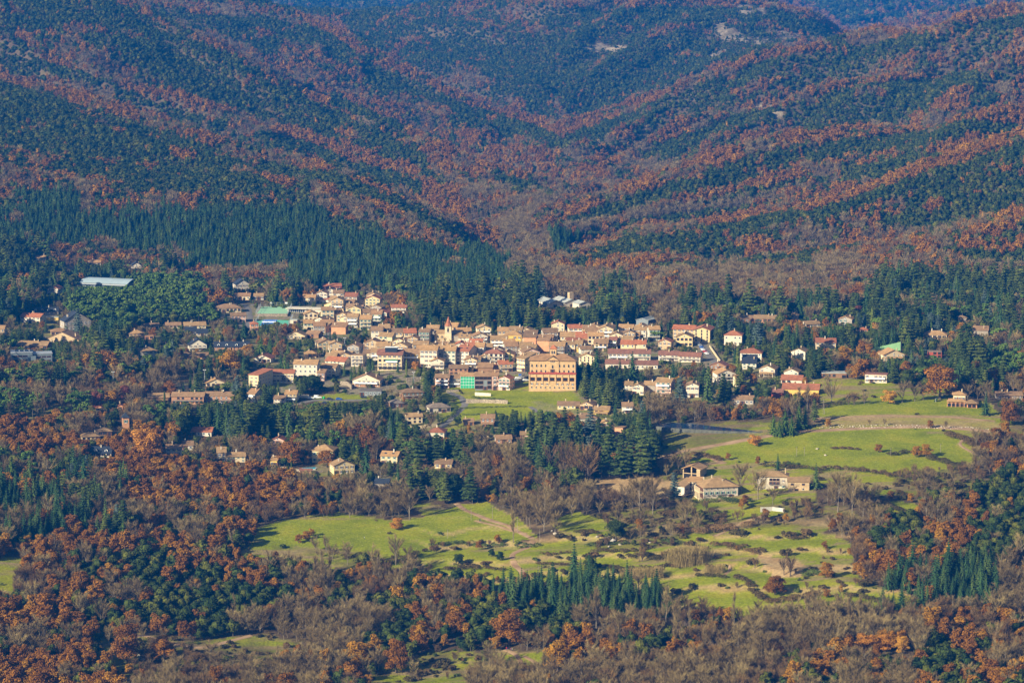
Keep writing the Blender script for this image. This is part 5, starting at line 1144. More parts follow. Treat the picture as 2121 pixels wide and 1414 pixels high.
def t_cypress(r, n, sz, H=12.0, Rr=.95):
    z = r.uniform(.03, 1, n); a = r.uniform(0, 6.28, n); rad = Rr*np.clip(np.sin(np.pi*np.clip(z*.86+.10, 0, 1))**.7, .05, 1)*r.uniform(.85, 1.08, n)
    d = np.stack([np.cos(a), np.sin(a), .25+0*a], 1); C_ = np.stack([np.cos(a)*rad, np.sin(a)*rad, z*H], 1)
    return join([quads(C_, d+r.normal(size=(n, 3))*.4, sz, r), cone_v((0, 0, 0), (0, 0, H*.5), Rr*.75, Rr*.8, 6), cone_v((0, 0, H*.5), (0, 0, H*.97), Rr*.8, .05, 6)]), join([cone_v((0, 0, -1), (0, 0, 1), .2, .2)])
def t_bare(r, n, w, H=12.0, Rr=3.6, up=.5, slim=False, stems=1):
    """leafless tree: trunk, limbs, branches, then a haze of fine twigs"""
    T, tips = [], []
    for s in range(stems):
        ox, oy = (r.normal()*.8, r.normal()*.8) if stems > 1 else (0, 0); lx, ly = r.normal()*.5+ox, r.normal()*.5+oy
        tr = .10+.010*H; T.append(cone_v((ox, oy, -1), ((ox+lx)/2, (oy+ly)/2, H*.4), tr, tr*.7, 5)); T.append(cone_v(((ox+lx)/2, (oy+ly)/2, H*.4), (lx*1.3, ly*1.3, H*.86), tr*.7, .04, 4))
        for i in range(20 if not slim else 22):
            f = r.uniform(.10, .70) if not slim else r.uniform(.15, .85); a = r.uniform(0, 6.28); q = Rr*(1.0-.55*abs(f-.30))*r.uniform(.45, 1.05)/(stems**.5)*(1 if not slim else 1-.5*f); z = H*f
            p = np.array([ox+(lx-ox)*f, oy+(ly-oy)*f, z]); e = p+np.array([math.cos(a)*q, math.sin(a)*q, (up*q*1.3+.4) if slim else min(H*.97-z, q*r.uniform(.7, 1.5)+H*.06)])
            T.append(cone_v(p, e, .075, .03, 3)); tips += [(p, e)]*3
    k = r.choice(len(tips), n); s_ = r.uniform(.25, 1.0, n)[:, None]; A_ = np.array([tips[i][0] for i in k]); B_ = np.array([tips[i][1] for i in k])
    P0 = A_+(B_-A_)*s_; d = (B_-A_)/np.linalg.norm(B_-A_, axis=1)[:, None]*.8+r.normal(size=(n, 3))*.38+np.array([0, 0, up*.8]); d /= np.linalg.norm(d, axis=1)[:, None]
    P1 = P0+d*(r.uniform(.5, 1.6, n)*H*.125)[:, None]
    return ribs(P0, P1, np.full(n, w)*r.uniform(.6, 1.3, n), r), join(T)
def t_shrub(r, n, sz, H=1.8, Rr=1.6):
    lobes = [(r.normal()*Rr*.4, r.normal()*Rr*.4, H*r.uniform(.2, .5), Rr*r.uniform(.4, .6), H/Rr*.8) for i in range(5)]
    return join([lobes_cloud(lobes, n, sz, r)]), join([cone_v((0, 0, -.3), (0, 0, H*.5), .06, .04, 4)])
def t_reed(r, n, w, H=4.0, Rr=3.2):
    P0 = np.stack([r.normal(size=n)*Rr*.5, r.normal(size=n)*Rr*.4, np.zeros(n)], 1); P1 = P0+np.stack([r.normal(size=n)*.5+.2, r.normal(size=n)*.5, r.uniform(.6, 1.1, n)*H], 1)
    v = ribs(P0, P1, w, r); k = r.choice(n, n//2); return join([v, ribs(P1[k]-[0, 0, .5], P1[k]+np.stack([r.normal(size=len(k))*.3, r.normal(size=len(k))*.3, np.full(len(k), .35)], 1), w*2.2, r)]), join([cone_v((0, 0, -.3), (0, 0, 1), .05, .03, 4)])
# kind -> (crown meshes near, trunk meshes near, far meshes with both), crown material, bark, model height
KIND = {}
def make_kind(name, fn, crown, bark, near, far, H, nv=4, **kw):
    nr, fr = [], []
    for i in range(nv):
        r = np.random.default_rng(hash_(name)+i); (cv, cf), (tv, tf) = fn(r, near[0], near[1], H=H, **kw)
        nr.append((mesh_np(name+'_crown', cv, cf, [M[crown]]), mesh_np(name+'_trunk', tv, tf, [M[bark]])))
        r = np.random.default_rng(hash_(name)+50+i); (cv, cf), (tv, tf) = fn(r, far[0], far[1], H=H, **kw)
        V, Fq = join([(cv, cf), (tv, tf)]); fr.append(mesh_np(name+'_whole', V, Fq, [M[crown], M[bark]], np.r_[np.zeros(len(cf), int), np.ones(len(tf), int)]))
    KIND[name] = (nr, fr, H)
def hash_(s): return sum(ord(c)*(i+3) for i, c in enumerate(s))
make_kind('holm_oak', t_broad, 'holm', 'bark', (1500, .46), (380, .88), 9.0, 5, Rr=3.5)
make_kind('rust_oak', t_broad, 'rust', 'bark', (1700, .42), (380, .82), 10.0, 6, Rr=3.3, core=False, nl=15)
make_kind('amber_oak', t_broad, 'amber', 'bark', (1700, .42), (300, 1.1), 10.0, 2, Rr=3.4, core=False, nl=12)
make_kind('maroon_oak', t_broad, 'maroon', 'bark', (1700, .44), (220, 1.1), 10.0, 2, Rr=4.0, core=False, nl=12)
make_kind('fir_tree', t_fir, 'fir', 'bark', (1300, .95), (330, 1.7), 17.0, 5)
make_kind('green_conifer', t_fir, 'pine2', 'bark', (1600, .95), (360, 1.7), 15.0, 3, Rr=4.6)
make_kind('cedar_tree', t_cedar, 'cedar', 'bark', (3200, 1.05), (900, 1.7), 19.0, 4)
make_kind('blue_cedar', t_cedar, 'bluecedar', 'bark', (3200, 1.05), (900, 1.7), 19.0, 2)
make_kind('pine_tree', t_pine, 'pine', 'bark', (800, .7), (240, 1.2), 13.0, 4)
make_kind('umbrella_pine', t_pine, 'pine', 'bark', (800, .8), (240, 1.2), 12.0, 2, flat_=True, Rr=6.0)
make_kind('cypress_tree', t_cypress, 'cedar', 'bark', (500, .55), (160, .9), 12.0, 2)
make_kind('bare_tree', t_bare, 'twig', 'palebark', (2300, .055), (520, .15), 12.0, 6, Rr=4.4)
make_kind('bare_thicket_tree', t_bare, 'twigred', 'bark', (2200, .048), (480, .13), 8.0, 5, Rr=4.0, stems=3)
make_kind('poplar_tree', t_bare, 'twig', 'palebark', (1200, .065), (300, .16), 19.0, 3, Rr=2.2, up=1.1, slim=True)
make_kind('shrub', t_shrub, 'scrub', 'bark', (420, .30), (90, .7), 1.9, 4)
make_kind('green_shrub', t_shrub, 'greenscrub', 'bark', (420, .30), (90, .7), 1.9, 4)
make_kind('reed_clump', t_reed, 'reed', 'bark', (700, .045), (160, .15), 4.2, 3)
GRAND = {}
for _k, _m in (('rust_oak', 'rust'), ('amber_oak', 'amber'), ('maroon_oak', 'maroon'), ('holm_oak', 'holm')):     # old trees: the same kinds, full grown and finer leaved
    GRAND[_k] = []
    for _i in range(3):
        _r = np.random.default_rng(900+_i); (cv, cf), (tv, tf) = t_broad(_r, 5200, .27, H=10.0, Rr=3.4, core=_k == 'holm_oak', nl=20); GRAND[_k].append((mesh_np('old_'+_k+'_crown', cv, cf, [M[_m]]), mesh_np('old_'+_k+'_trunk', tv, tf, [M['bark']])))
# ------------------------------------------------------------------ where trees stand
MIX = {  # code: spacing keep, [(kind, weight, min height, max height)]
 'd': (1.0, [('holm_oak', .95, 6, 9), ('rust_oak', .03, 7, 10), ('bare_tree', .02, 7, 9)]),
 'o': (1.0, [('holm_oak', .80, 6, 9), ('rust_oak', .17, 7, 10), ('bare_tree', .03, 7, 10)]),
 'm': (1.0, [('holm_oak', .56, 6, 9), ('rust_oak', .33, 7, 10), ('bare_tree', .12, 8, 11)]),
 'q': (1.0, [('rust_oak', .68, 6, 11.0), ('holm_oak', .15, 6, 9), ('bare_tree', .14, 8, 11), ('bare_thicket_tree', .07, 5, 8)]),
 'n': (1.0, [('bare_tree', .36, 8, 12), ('rust_oak', .30, 7, 11), ('bare_thicket_tree', .18, 6, 9), ('holm_oak', .16, 6, 9)]),
 'b': (1.0, [('bare_tree', .55, 6.5, 11.5), ('bare_thicket_tree', .24, 6, 9), ('rust_oak', .12, 6, 9), ('holm_oak', .09, 5, 8), ('poplar_tree', .02, 14, 19)]),
 'f': (1.0, [('fir_tree', .97, 9, 16), ('rust_oak', .015, 8, 11), ('bare_tree', .015, 8, 13)]),
 'k': (1.0, [('fir_tree', .55, 11, 20), ('rust_oak', .22, 8, 13), ('bare_tree', .18, 9, 14), ('cedar_tree', .05, 13, 18)]),
 'c': (.80, [('cedar_tree', .36, 10, 23), ('fir_tree', .13, 11, 23), ('blue_cedar', .05, 10, 17), ('green_conifer', .07, 8, 16), ('holm_oak', .18, 7, 13), ('pine_tree', .10, 9, 15), ('bare_tree', .10, 9, 14), ('rust_oak', .08, 8, 13)]),
 'g': (.55, [('cedar_tree', .22, 8, 17), ('fir_tree', .14, 9, 17), ('holm_oak', .24, 5, 9), ('bare_tree', .16, 6, 11), ('rust_oak', .10, 6, 10), ('green_shrub', .20, 2, 4), ('green_conifer', .05, 6, 12)]),
 'v': (.40, [('holm_oak', .26, 4, 8), ('bare_tree', .18, 5, 8), ('green_shrub', .28, 1.5, 3.5), ('shrub', .08, 1.5, 3), ('fir_tree', .10, 7, 14), ('cedar_tree', .10, 7, 14)]),
 'p': (1.0, [('pine_tree', .88, 9, 14), ('holm_oak', .12, 6, 9)]),
 ',': (.95, [('bare_thicket_tree', .40, 3, 6), ('shrub', .38, 1.6, 3.2), ('bare_tree', .14, 6, 11), ('holm_oak', .03, 4, 7), ('rust_oak', .05, 5, 8)]),
 '.': (.075, [('shrub', .7, 1.2, 2.4), ('rust_oak', .1, 4, 6), ('green_shrub', .2, 1, 2)]),
 'h': (1.0, [('shrub', .62, 1.7, 3.4), ('green_shrub', .16, 1.4, 2.6), ('bare_thicket_tree', .18, 2.5, 4.5), ('rust_oak', .04, 3.5, 6)]),
 'x': (.52, [('shrub', .40, 1.0, 3), ('green_shrub', .22, 1.0, 2.8), ('bare_thicket_tree', .26, 2.5, 5), ('bare_tree', .12, 5, 10)]),
 's': (.80, [('holm_oak', .95, 4, 7), ('rust_oak', .05, 5, 8)]),
}
T_ = {k: [] for k in KIND}                # kind -> rows (x, y, z, height, u, v, depth, hand)
hor = (TZ+np.where(YY > 2300, 5.0, 2.0)-CAMH)/YY; hor = np.maximum.accumulate(hor, axis=1)
def scatter(y0, y1, sp, amin, amax, hs):
    rows = np.arange(y0, y1, sp*.87); X, Y = [], []
    for i, y in enumerate(rows):
        x = np.arange(amin*y, amax*y, sp)+(i % 2)*sp*.5; X.append(x); Y.append(np.full(len(x), y))
    x = np.concatenate(X); y = np.concatenate(Y); x = x+rng.uniform(-.42, .42, len(x))*sp; y = y+rng.uniform(-.42, .42, len(y))*sp
    z = hgt(x, y); u, v, D_ = project(x, y, z); k = FPX/D_
    code = veg(u, v-3.0*k, x, y); code0 = veg(u, v, x, y, .6); code = np.where(np.isin(code0, ['.', 'v', 'g', ',']) & (y < 2700), code0, code)
    ok = np.ones(len(x), bool)
    ok &= ~((code == 's') & (fbm(x/30+4, y/70, 3) > .16) & (rng.random(len(x)) < .8))
    for p in OUTCROPS: ok &= ~(in_poly(u+fbm(x/20, y/30, 2)*10, v+fbm(x/20+5, y/30, 2)*6, p) & (y > 2600) & (rng.random(len(x)) < .75))
    top = (z+9-CAMH)/y; hh = bil(hor, x/y, np.log(y)-.004, NA, NL); ok &= top > hh-8/y
    inm = np.zeros(len(x), bool)
    du = fbm(x/16, y/24, 3)*7; dv = fbm(x/16+9, y/24+4, 3)*3.6
    for nm, p in MEADOWS.items(): inm |= in_poly(u+du, v+dv, p)
    for p in DRY.values(): inm |= in_poly(u, v, p)
    rgh = np.zeros(len(x), bool)
    for p in ROUGH.values(): rgh |= in_poly(u+du, v+dv, p)
    code = np.where(rgh & (y < 2700), 'x', code)
    bk = bil(BANK, x/y, np.log(y), NA, NL) > .55; inm &= ~bk; code = np.where(bk & (y < 2700) & np.isin(code, ['.', ',']), 'h', code)
    ok &= ~(inm & (y < 2700) & (rng.random(len(x)) < .985))
    for f in FOOT:
        n_ = np.nonzero((abs(x-f[0]) < f[2]*1.5) & (abs(y-f[1]) < f[2]*1.5))[0]
        if len(n_):
            c_, s_ = math.cos(f[5]), math.sin(f[5]); lx = (x[n_]-f[0])*c_+(y[n_]-f[1])*s_; ly = -(x[n_]-f[0])*s_+(y[n_]-f[1])*c_
            ok[n_[(abs(lx) < f[3]/2+1.8) & (abs(ly) < f[4]/2+1.8)]] = False
    for w, q in TRK:
        ys0, ys1 = q[:, 1].min()-8, q[:, 1].max()+8; n_ = np.nonzero((y > ys0) & (y < ys1) & (x > q[:, 0].min()-8) & (x < q[:, 0].max()+8))[0]
        if len(n_): ok[n_[dist_poly(x[n_], y[n_], q[::3].tolist()+[q[-1].tolist()]) < w*.5+1.6]] = False
    clus = fbm(x/34+50, y/46, 4); clus = clus.argsort().argsort()/len(clus); rnd = rng.random(len(x)); t = np.where(rng.random(len(x)) < .78, clus, rnd); keep = rng.random(len(x))
    for c_, (kp, lst) in MIX.items():
        s_ = ok & (code == c_) & (keep < kp)
        if c_ in 'bn,': s_ = ok & (code == c_) & (keep < min(1, kp*1.0))
        e = np.cumsum([q[1] for q in lst]); e = e/e[-1]; ch = np.searchsorted(e, t*.9999, side='right')
        for i, (kd, w, h0, h1) in enumerate(lst):
            n_ = np.nonzero(s_ & (ch == i))[0]; h = rng.uniform(h0, h1, len(n_))*hs*np.clip(1+.18*rng.normal(size=len(n_)), .7, 1.35)
            for a, hh_ in zip(n_, h): T_[kd].append([x[a], y[a], z[a], hh_, u[a], v[a], D_[a], 0])
scatter(1200, 1500, 5.5, -.225, .225, 1.0)
scatter(1500, 2450, 5.9, -.225, .225, 1.0)
scatter(2450, 3600, 5.0, -.225, .225, .86)
scatter(3600, 6100, 5.7, -.225, .225, .88)
scatter(6100, 9500, 13.0, -.225, .225, 1.9)
for ln, h, w, mt, lab in [
 ([(1578, 966), (1640, 969), (1705, 975)], 3.0, 4.0, 'scrub', 'dark scrub hedge between wide meadow and small farmhouse'),
 ([(1600, 962), (1660, 966)], 3.0, 3.0, 'greenscrub', 'green hedge behind the small farmhouse'),
 ([(1700, 970), (1800, 978), (1880, 992)], 3.0, 5.0, 'scrub', 'brown scrub hedge bordering the wide meadow below'),
 ([(1432, 942), (1455, 945), (1498, 955)], 3.2, 6.0, 'scrub', 'dark brown thicket mound inside the track loop'),
 ([(1965, 900), (2000, 914), (2042, 944)], 3.4, 8.0, 'scrub', 'dark slanting scrub band right of the wide meadow'),
 ([(1925, 950), (1970, 962), (2025, 978)], 3.2, 7.0, 'scrub', 'reddish scrub band at the wide meadow\'s lower end'),
 ([(1835, 942), (1885, 938)], 2.6, 5.0, 'scrub', 'grey scrub clump left of the touching brown oaks'),
 ([(2075, 912), (2119, 924)], 3.0, 7.0, 'scrub', 'dark scrub at the right edge above the wood'),
 ([(1720, 928), (1780, 932)], 1.8, 4.0, 'scrub', 'thin grey scrub in the middle of the wide meadow'),
 ([(895, 1130), (960, 1124), (1050, 1130)], 2.2, 4.0, 'greenscrub', 'dark green hedge under the second left meadow'),
 ([(1066, 1132), (1112, 1132)], 2.0, 4.5, 'greenscrub', 'dark hedge ending at the fork of the track'),
 ([(868, 1148), (830, 1164), (790, 1172), (745, 1172)], 3.5, 6.0, 'scrub', 'dark bramble bank under the left meadow'),
 ([(925, 1181), (980, 1172), (1035, 1180)], 2.0, 5.5, 'scrub', 'rusty scrub ellipse on the upper terrace'),
 ([(990, 1196), (1012, 1190)], 2.0, 4.0, 'scrub', 'grey brush patch near the lower track'),
 ([(1122, 1149), (1185, 1145)], 1.8, 3.0, 'scrub', 'thin hedge on the terrace right of the track'),
 ([(1108, 1167), (1178, 1171)], 1.8, 3.2, 'scrub', 'second thin hedge on the terrace right of the track'),
 ([(1210, 1131), (1250, 1128), (1300, 1126)], 2.2, 4.5, 'greenscrub', 'green-brown hedge beneath the grey boulders'),
 ([(1225, 1142), (1300, 1143), (1352, 1136)], 2.4, 4.5, 'scrub', 'dark hedge below the boulder terrace'),
 ([(1228, 1174), (1290, 1178), (1385, 1176)], 2.2, 4.0, 'scrub', 'brown hedge behind the lower reeds'),
 ([(1285, 1158), (1340, 1152), (1400, 1156)], 2.8, 6.0, 'scrub', 'brown thicket left of the tall reeds'),
 ([(1370, 1122), (1410, 1128)], 2.4, 5.0, 'greenscrub', 'green bush row above the tall reeds'),
 ([(1480, 1128), (1540, 1134), (1580, 1148)], 2.4, 6.0, 'scrub', 'dark scrub right of the tall reeds'),
 ([(1440, 1190), (1500, 1196)], 2.4, 4.0, 'scrub', 'dark hedge at the top of the low meadow'),
 ([(1530, 1196), (1552, 1215), (1585, 1242)], 3.0, 6.0, 'scrub', 'scrub bank curving down beside the big rust oak'),
 ([(1585, 1242), (1640, 1240), (1690, 1226)], 2.6, 8.0, 'scrub', 'flat olive scrub mound under the big rust oak'),
 ([(1750, 1232), (1800, 1240), (1840, 1248)], 2.4, 6.0, 'scrub', 'grey scrub row at the low terrace\'s right end'),
 ([(1655, 1192), (1690, 1186), (1730, 1194)], 2.4, 7.0, 'greenscrub', 'olive scrub right of the rounded leafless tree'),
 ([(1828, 1044), (1870, 1060), (1920, 1088)], 2.8, 6.0, 'scrub', 'slanting dark scrub above the right-hand wood'),
 ([(1390, 1098), (1450, 1100), (1560, 1092)], 4.5, 9.0, 'twigred', 'broad brown brush bank below the great farmhouse'),
 ([(1240, 1104), (1210, 1100), (1190, 1104)], 2.2, 5.0, 'scrub', 'dark brush behind the boulder terrace'),
 ([(1384, 1037), (1430, 1040), (1485, 1040)], 3.2, 3.6, 'greenscrub', 'clipped dark hedge in front of the farmyard'),
 ([(1488, 1036), (1530, 1042), (1560, 1040)], 4.0, 6.0, 'greenscrub', 'grey-green shrubs before the great farmhouse'),
 ([(1620, 1108), (1680, 1112)], 3.0, 7.0, 'scrub', 'dark brush right of the brown brush bank'),
 ([(893, 850), (925, 838), (946, 846), (938, 862), (905, 878)], 3.2, 3.0, 'greenscrub', 'tall clipped hedge following the road bend'),
 ([(972, 894), (1005, 896), (1038, 895)], 2.0, 2.4, 'greenscrub', 'low clipped hedge below the lone brick house'),
 ([(975, 824), (1010, 828), (1045, 828)], 1.6, 4.0, 'greenscrub', 'bright green vines on top of the rubble wall'),
 ([(925, 809), (950, 808)], 1.4, 2.4, 'greenscrub', 'short clipped green hedge under the lower street'),
 ([(955, 845), (1030, 843), (1090, 842)], .7, 3.0, 'greenscrub', 'row of leafy crops across the green fields'),
 ([(960, 859), (1040, 857)], .6, 2.4, 'greenscrub', 'second row of leafy crops in the green fields'),
 ([(1225, 862), (1260, 866), (1290, 872)], 2.6, 3.0, 'greenscrub', 'hedge around the bungalow with porch'),
 ([(525, 630), (560, 629), (585, 630)], 2.2, 2.6, 'scrub', 'brown hedge above the games courts'),
 ([(1100, 806), (1116, 808)], 4.0, 6.0, 'greenscrub', 'round dark bush at the convent\'s left foot'),
 ([(1200, 812), (1240, 815)], 3.0, 6.0, 'greenscrub', 'bright bushes right of the convent\'s foot'),
 ([(752, 790), (782, 794)], 2.2, 5.0, 'scrub', 'tawny bushes below the cream hotel'),
 ([(948, 950), (960, 952)], 2.2, 5.0, 'reed', 'golden yellow bush below the giant cedar'),
 ([(1690, 848), (1720, 842), (1760, 836)], 3.0, 4.0, 'scrub', 'brush along the upper rim of the meadow')]:
    hedge(ln, h, w, mt, lab)
# ------------------------------------------------------------------ masts, poles, vehicles, people
def lamp_post(u, v, hpx, lab):
    root, p = place(u, v, 0); root.name = 'lamp_post'; h = hpx/ppm(p); b = MB(); b.tube((0, 0, -1), (0, 0, h), .22, .13, 8); b.build('pole', [M['metal']], root); b = MB(); b.box(-.9, .9, -.12, .12, h, h+.15); b.box(-1.1, -.3, -.3, .3, h+.1, h+.3); b.box(.3, 1.1, -.3, .3, h+.1, h+.3); b.build('lamp_head', [M['white']], root); tag(root, lab, 'lamp post')
lamp_post(235, 806, 36, 'tall grey floodlight post, leftmost of three by car park'); lamp_post(299, 790, 36, 'tall grey floodlight post, middle one of three by car park'); lamp_post(424, 792, 26, 'grey floodlight post above the low cream house'); lamp_post(1166, 688, 22, 'white lamp post between the salmon walls and red roof')
lamp_post(714, 722, 22, 'thin post beside the broad stone gable'); lamp_post(857, 793, 22, 'wooden lamp post on the high retaining wall')
wood_ = simple_mat('weathered_pole', (0.24, 0.20, 0.155), .2, 1)
def pole(u, v, hpx, lab, two=False, rot=20):
    root, p = place(u, v, rot); root.name = 'power_pole'; h = hpx/ppm(p); b = MB(); b.tube((0, 0, -1), (0, 0, h), .13, .09, 6)
    if two: b.tube((1.2, 0, -1), (.1, 0, h*.97), .15, .1, 6)
    b.build('pole', [wood_], root); b = MB(); b.box(-.8, .8, -.06, .06, h-.5, h-.38); [b.tube((x, 0, h-.38), (x, 0, h-.15), .06, .04, 5) for x in (-.7, 0, .7)]; b.build('crossarm', [M['iron']], root); tag(root, lab, 'power pole')
pole(1705, 858, 34, 'double wooden power pole standing in the big meadow', True)
for u, v, h, lab in [(976, 1077, 26, 'power pole nearest the track in the second meadow'), (1020, 1074, 26, 'power pole above the track in the second meadow'), (1072, 1103, 30, 'power pole right of the track near the leafless tree'), (927, 1115, 20, 'short pole low in the second left meadow'), (1118, 1124, 30, 'power pole at the fork of the track'),
 (1650, 944, 20, 'thin pole on the left of the wide meadow'), (1666, 943, 18, 'second thin pole on the left of the wide meadow'), (1845, 944, 18, 'thin pole beside the grey scrub clump'), (1948, 936, 18, 'thin pole right of the brown oaks'), (978, 1044, 18, 'pole at the gate where the track leaves the wood'), (1115, 1200, 30, 'pole on the lower terrace by the track')]: pole(u, v, h, lab)
carp = {k_: simple_mat('car_paint_'+k_, c_, .02, 1, .25, .5) for k_, c_ in {'white': (.72, .72, .72), 'dark': (.03, .035, .05), 'grey': (.25, .27, .3), 'red': (.35, .03, .02), 'blue': (.03, .10, .35), 'green': (.03, .38, .08)}.items()}
tyre = flat('tyre', (.02, .02, .02), .9, .1)
_cm = {}
def car_meshes(van):
    if van in _cm: return _cm[van]
    L, Wd, Hh = (5.2, 1.95, 2.2) if van else (4.2, 1.75, 1.45); b = MB(); zb_ = .32; hb = .95 if not van else 1.15
    prof = [(-L/2, zb_), (L/2, zb_), (L/2, hb*.85), (L*.42, hb), (L*.22, hb+.05), (L*.10, Hh-.04), (-L*.28 if not van else -L*.47, Hh), (-L*.46, hb+.1 if not van else Hh*.9), (-L/2, hb*.9)]
    b.prism(prof, -Wd/2, Wd/2, 0); body = (b.v, b.f); g = MB()
    for s in (-1, 1): y = s*(Wd/2+.004); x1 = L*.15; pts = [(x1, hb+.08), (L*.08, Hh-.15), (-L*.25, Hh-.15), (-L*.36, hb+.08)] if not van else [(x1+.1, hb+.15), (L*.1, Hh-.25), (-L*.02, Hh-.25), (-L*.02, hb+.15)]; g.add([(a, y, z) for a, z in pts], [(0, 1, 2, 3) if s < 0 else (3, 2, 1, 0)])
    g.add([(L*.225, -Wd*.42, hb+.08), (L*.225, Wd*.42, hb+.08), (L*.112, Wd*.40, Hh-.12), (L*.112, -Wd*.40, Hh-.12)], [(0, 1, 2, 3)])
    w = MB(); w.tube((0, -.1, 0), (0, .1, 0), .32, .32, 12); _cm[van] = (body, g.mesh('windows', [M['glass']]), w.mesh('wheel', [tyre]), L, Wd, {}); return _cm[van]
def car(u, v, rot, col, lab, van=False, group=None):
    (bv, bf), gm_, wm2, L, Wd, cache = car_meshes(van); root, p = place(u, v, rot); root.name = 'parked_van' if van else 'parked_car'; root.location.z = hz(p.x, p.y)+.15
    if col not in cache: cache[col] = mesh_np('car_body', bv, bf, [carp[col]])
    link('body', cache[col], root); link('glass', gm_, root)
    for x in (-.31, .31):
        for y in (-.5, .5): o = link('wheel', wm2, root); o.location = (L*x, Wd*y*.92, .32)
    tag(root, lab, 'van' if van else 'car', group)
car(658, 825, 3, 'white', 'white van parked behind the conifer wood', True); car(683, 828, 0, 'dark', 'dark car right of the white van'); car(702, 828, 0, 'blue', 'dark blue car beside the concrete wall'); car(753, 824, 5, 'dark', 'dark blue car on the road below the bare garage'); car(673, 836, -8, 'dark', 'dark car below the white van')
car(644, 826, 0, 'white', 'white car half hidden left of the white van')
for u, v, c_, l_ in [(1073, 785, 'white', 'pale car by the blue bin'), (1089, 789, 'white', 'white car nearest the convent'), (1080, 783, 'grey', 'grey car behind the nearest white one'), (1091, 783, 'dark', 'dark car at the convent wall'), (1070, 789, 'grey', 'silver car lowest at the ramp')]: car(u, v, 10, c_, l_+' in the small car park')
for i, (u, v, c_) in enumerate([(1446, 712, 'white'), (1450, 717, 'grey'), (1453, 721, 'blue'), (1456, 726, 'white'), (1460, 730, 'red'), (1464, 734, 'white'), (1449, 708, 'dark')]): car(u, v, -70, c_, f"{['white car third up', 'grey car', 'blue car', 'white car second up', 'red car', 'white car lowest', 'dark car topmost'][i]} in the row on the steep road")
gl_ = ['white', 'grey', 'white', 'dark', 'grey', 'white', 'blue', 'grey', 'white', 'grey', 'white', 'dark', 'white', 'grey']
for i in range(14): car(246+i*4.4, 797-i*.55+(i % 2)*3, 60, gl_[i], f'{gl_[i]} car in the crowded car park under the dark firs', group=f'{gl_[i]} cars in the crowded car park')
car(1298, 808, 20, 'white', 'pale car before the bright gable house')
root, p = place(671, 826, 0); root.name = 'bottle_bank'; b = MB(); b.ball((0, 0, .8), .95, .95, 1.0, 10, 6); b.build('body', [carp['green']], root); b = MB(); b.box(-.3, .3, -.97, -.9, 1.0, 1.25); b.build('slot', [M['dark']], root); tag(root, 'green rounded bottle bank beside the white van', 'bottle bank')
root, p = place(1077, 779, 0); root.name = 'waste_bin'; b = MB(); b.prism([(-.9, 0), (.9, 0), (1.0, 1.5), (-1.0, 1.5)], -.6, .6); b.build('body', [carp['blue']], root); b = MB(); b.box(-1.05, 1.05, -.65, .65, 1.5, 1.7); b.build('lid', [carp['blue']], root); tag(root, 'blue waste container above the small car park', 'waste bin')
root, p = place(1941, 831, 60); root.name = 'football_goal'; b = MB(); b.tube((-2.4, 0, 0), (-2.4, 0, 2.2), .07, .07, 6); b.tube((2.4, 0, 0), (2.4, 0, 2.2), .07, .07, 6); b.tube((-2.4, 0, 2.2), (2.4, 0, 2.2), .07, .07, 6); b.build('frame', [M['white']], root); b = MB(); b.slab((-2.4, 1.3, 0), (2.4, 1.3, 0), (2.4, .05, 2.15), (-2.4, .05, 2.15), .02); b.build('net', [M['court_g']], root); tag(root, 'small white football goal on the big meadow', 'football goal')
root, p = place(1950, 824, 0); root.name = 'trampoline'; b = MB(); b.tube((0, 0, .8), (0, 0, .95), 2.2, 2.2, 14); b.build('mat', [carp['blue']], root); b = MB()
for i in range(8): a = i*math.pi/4; b.tube((2.1*math.cos(a), 2.1*math.sin(a), 0), (2.1*math.cos(a), 2.1*math.sin(a), 2.8), .05, .05, 5)
b.build('frame', [carp['blue']], root); tag(root, 'blue trampoline under the huge rust oak', 'trampoline')
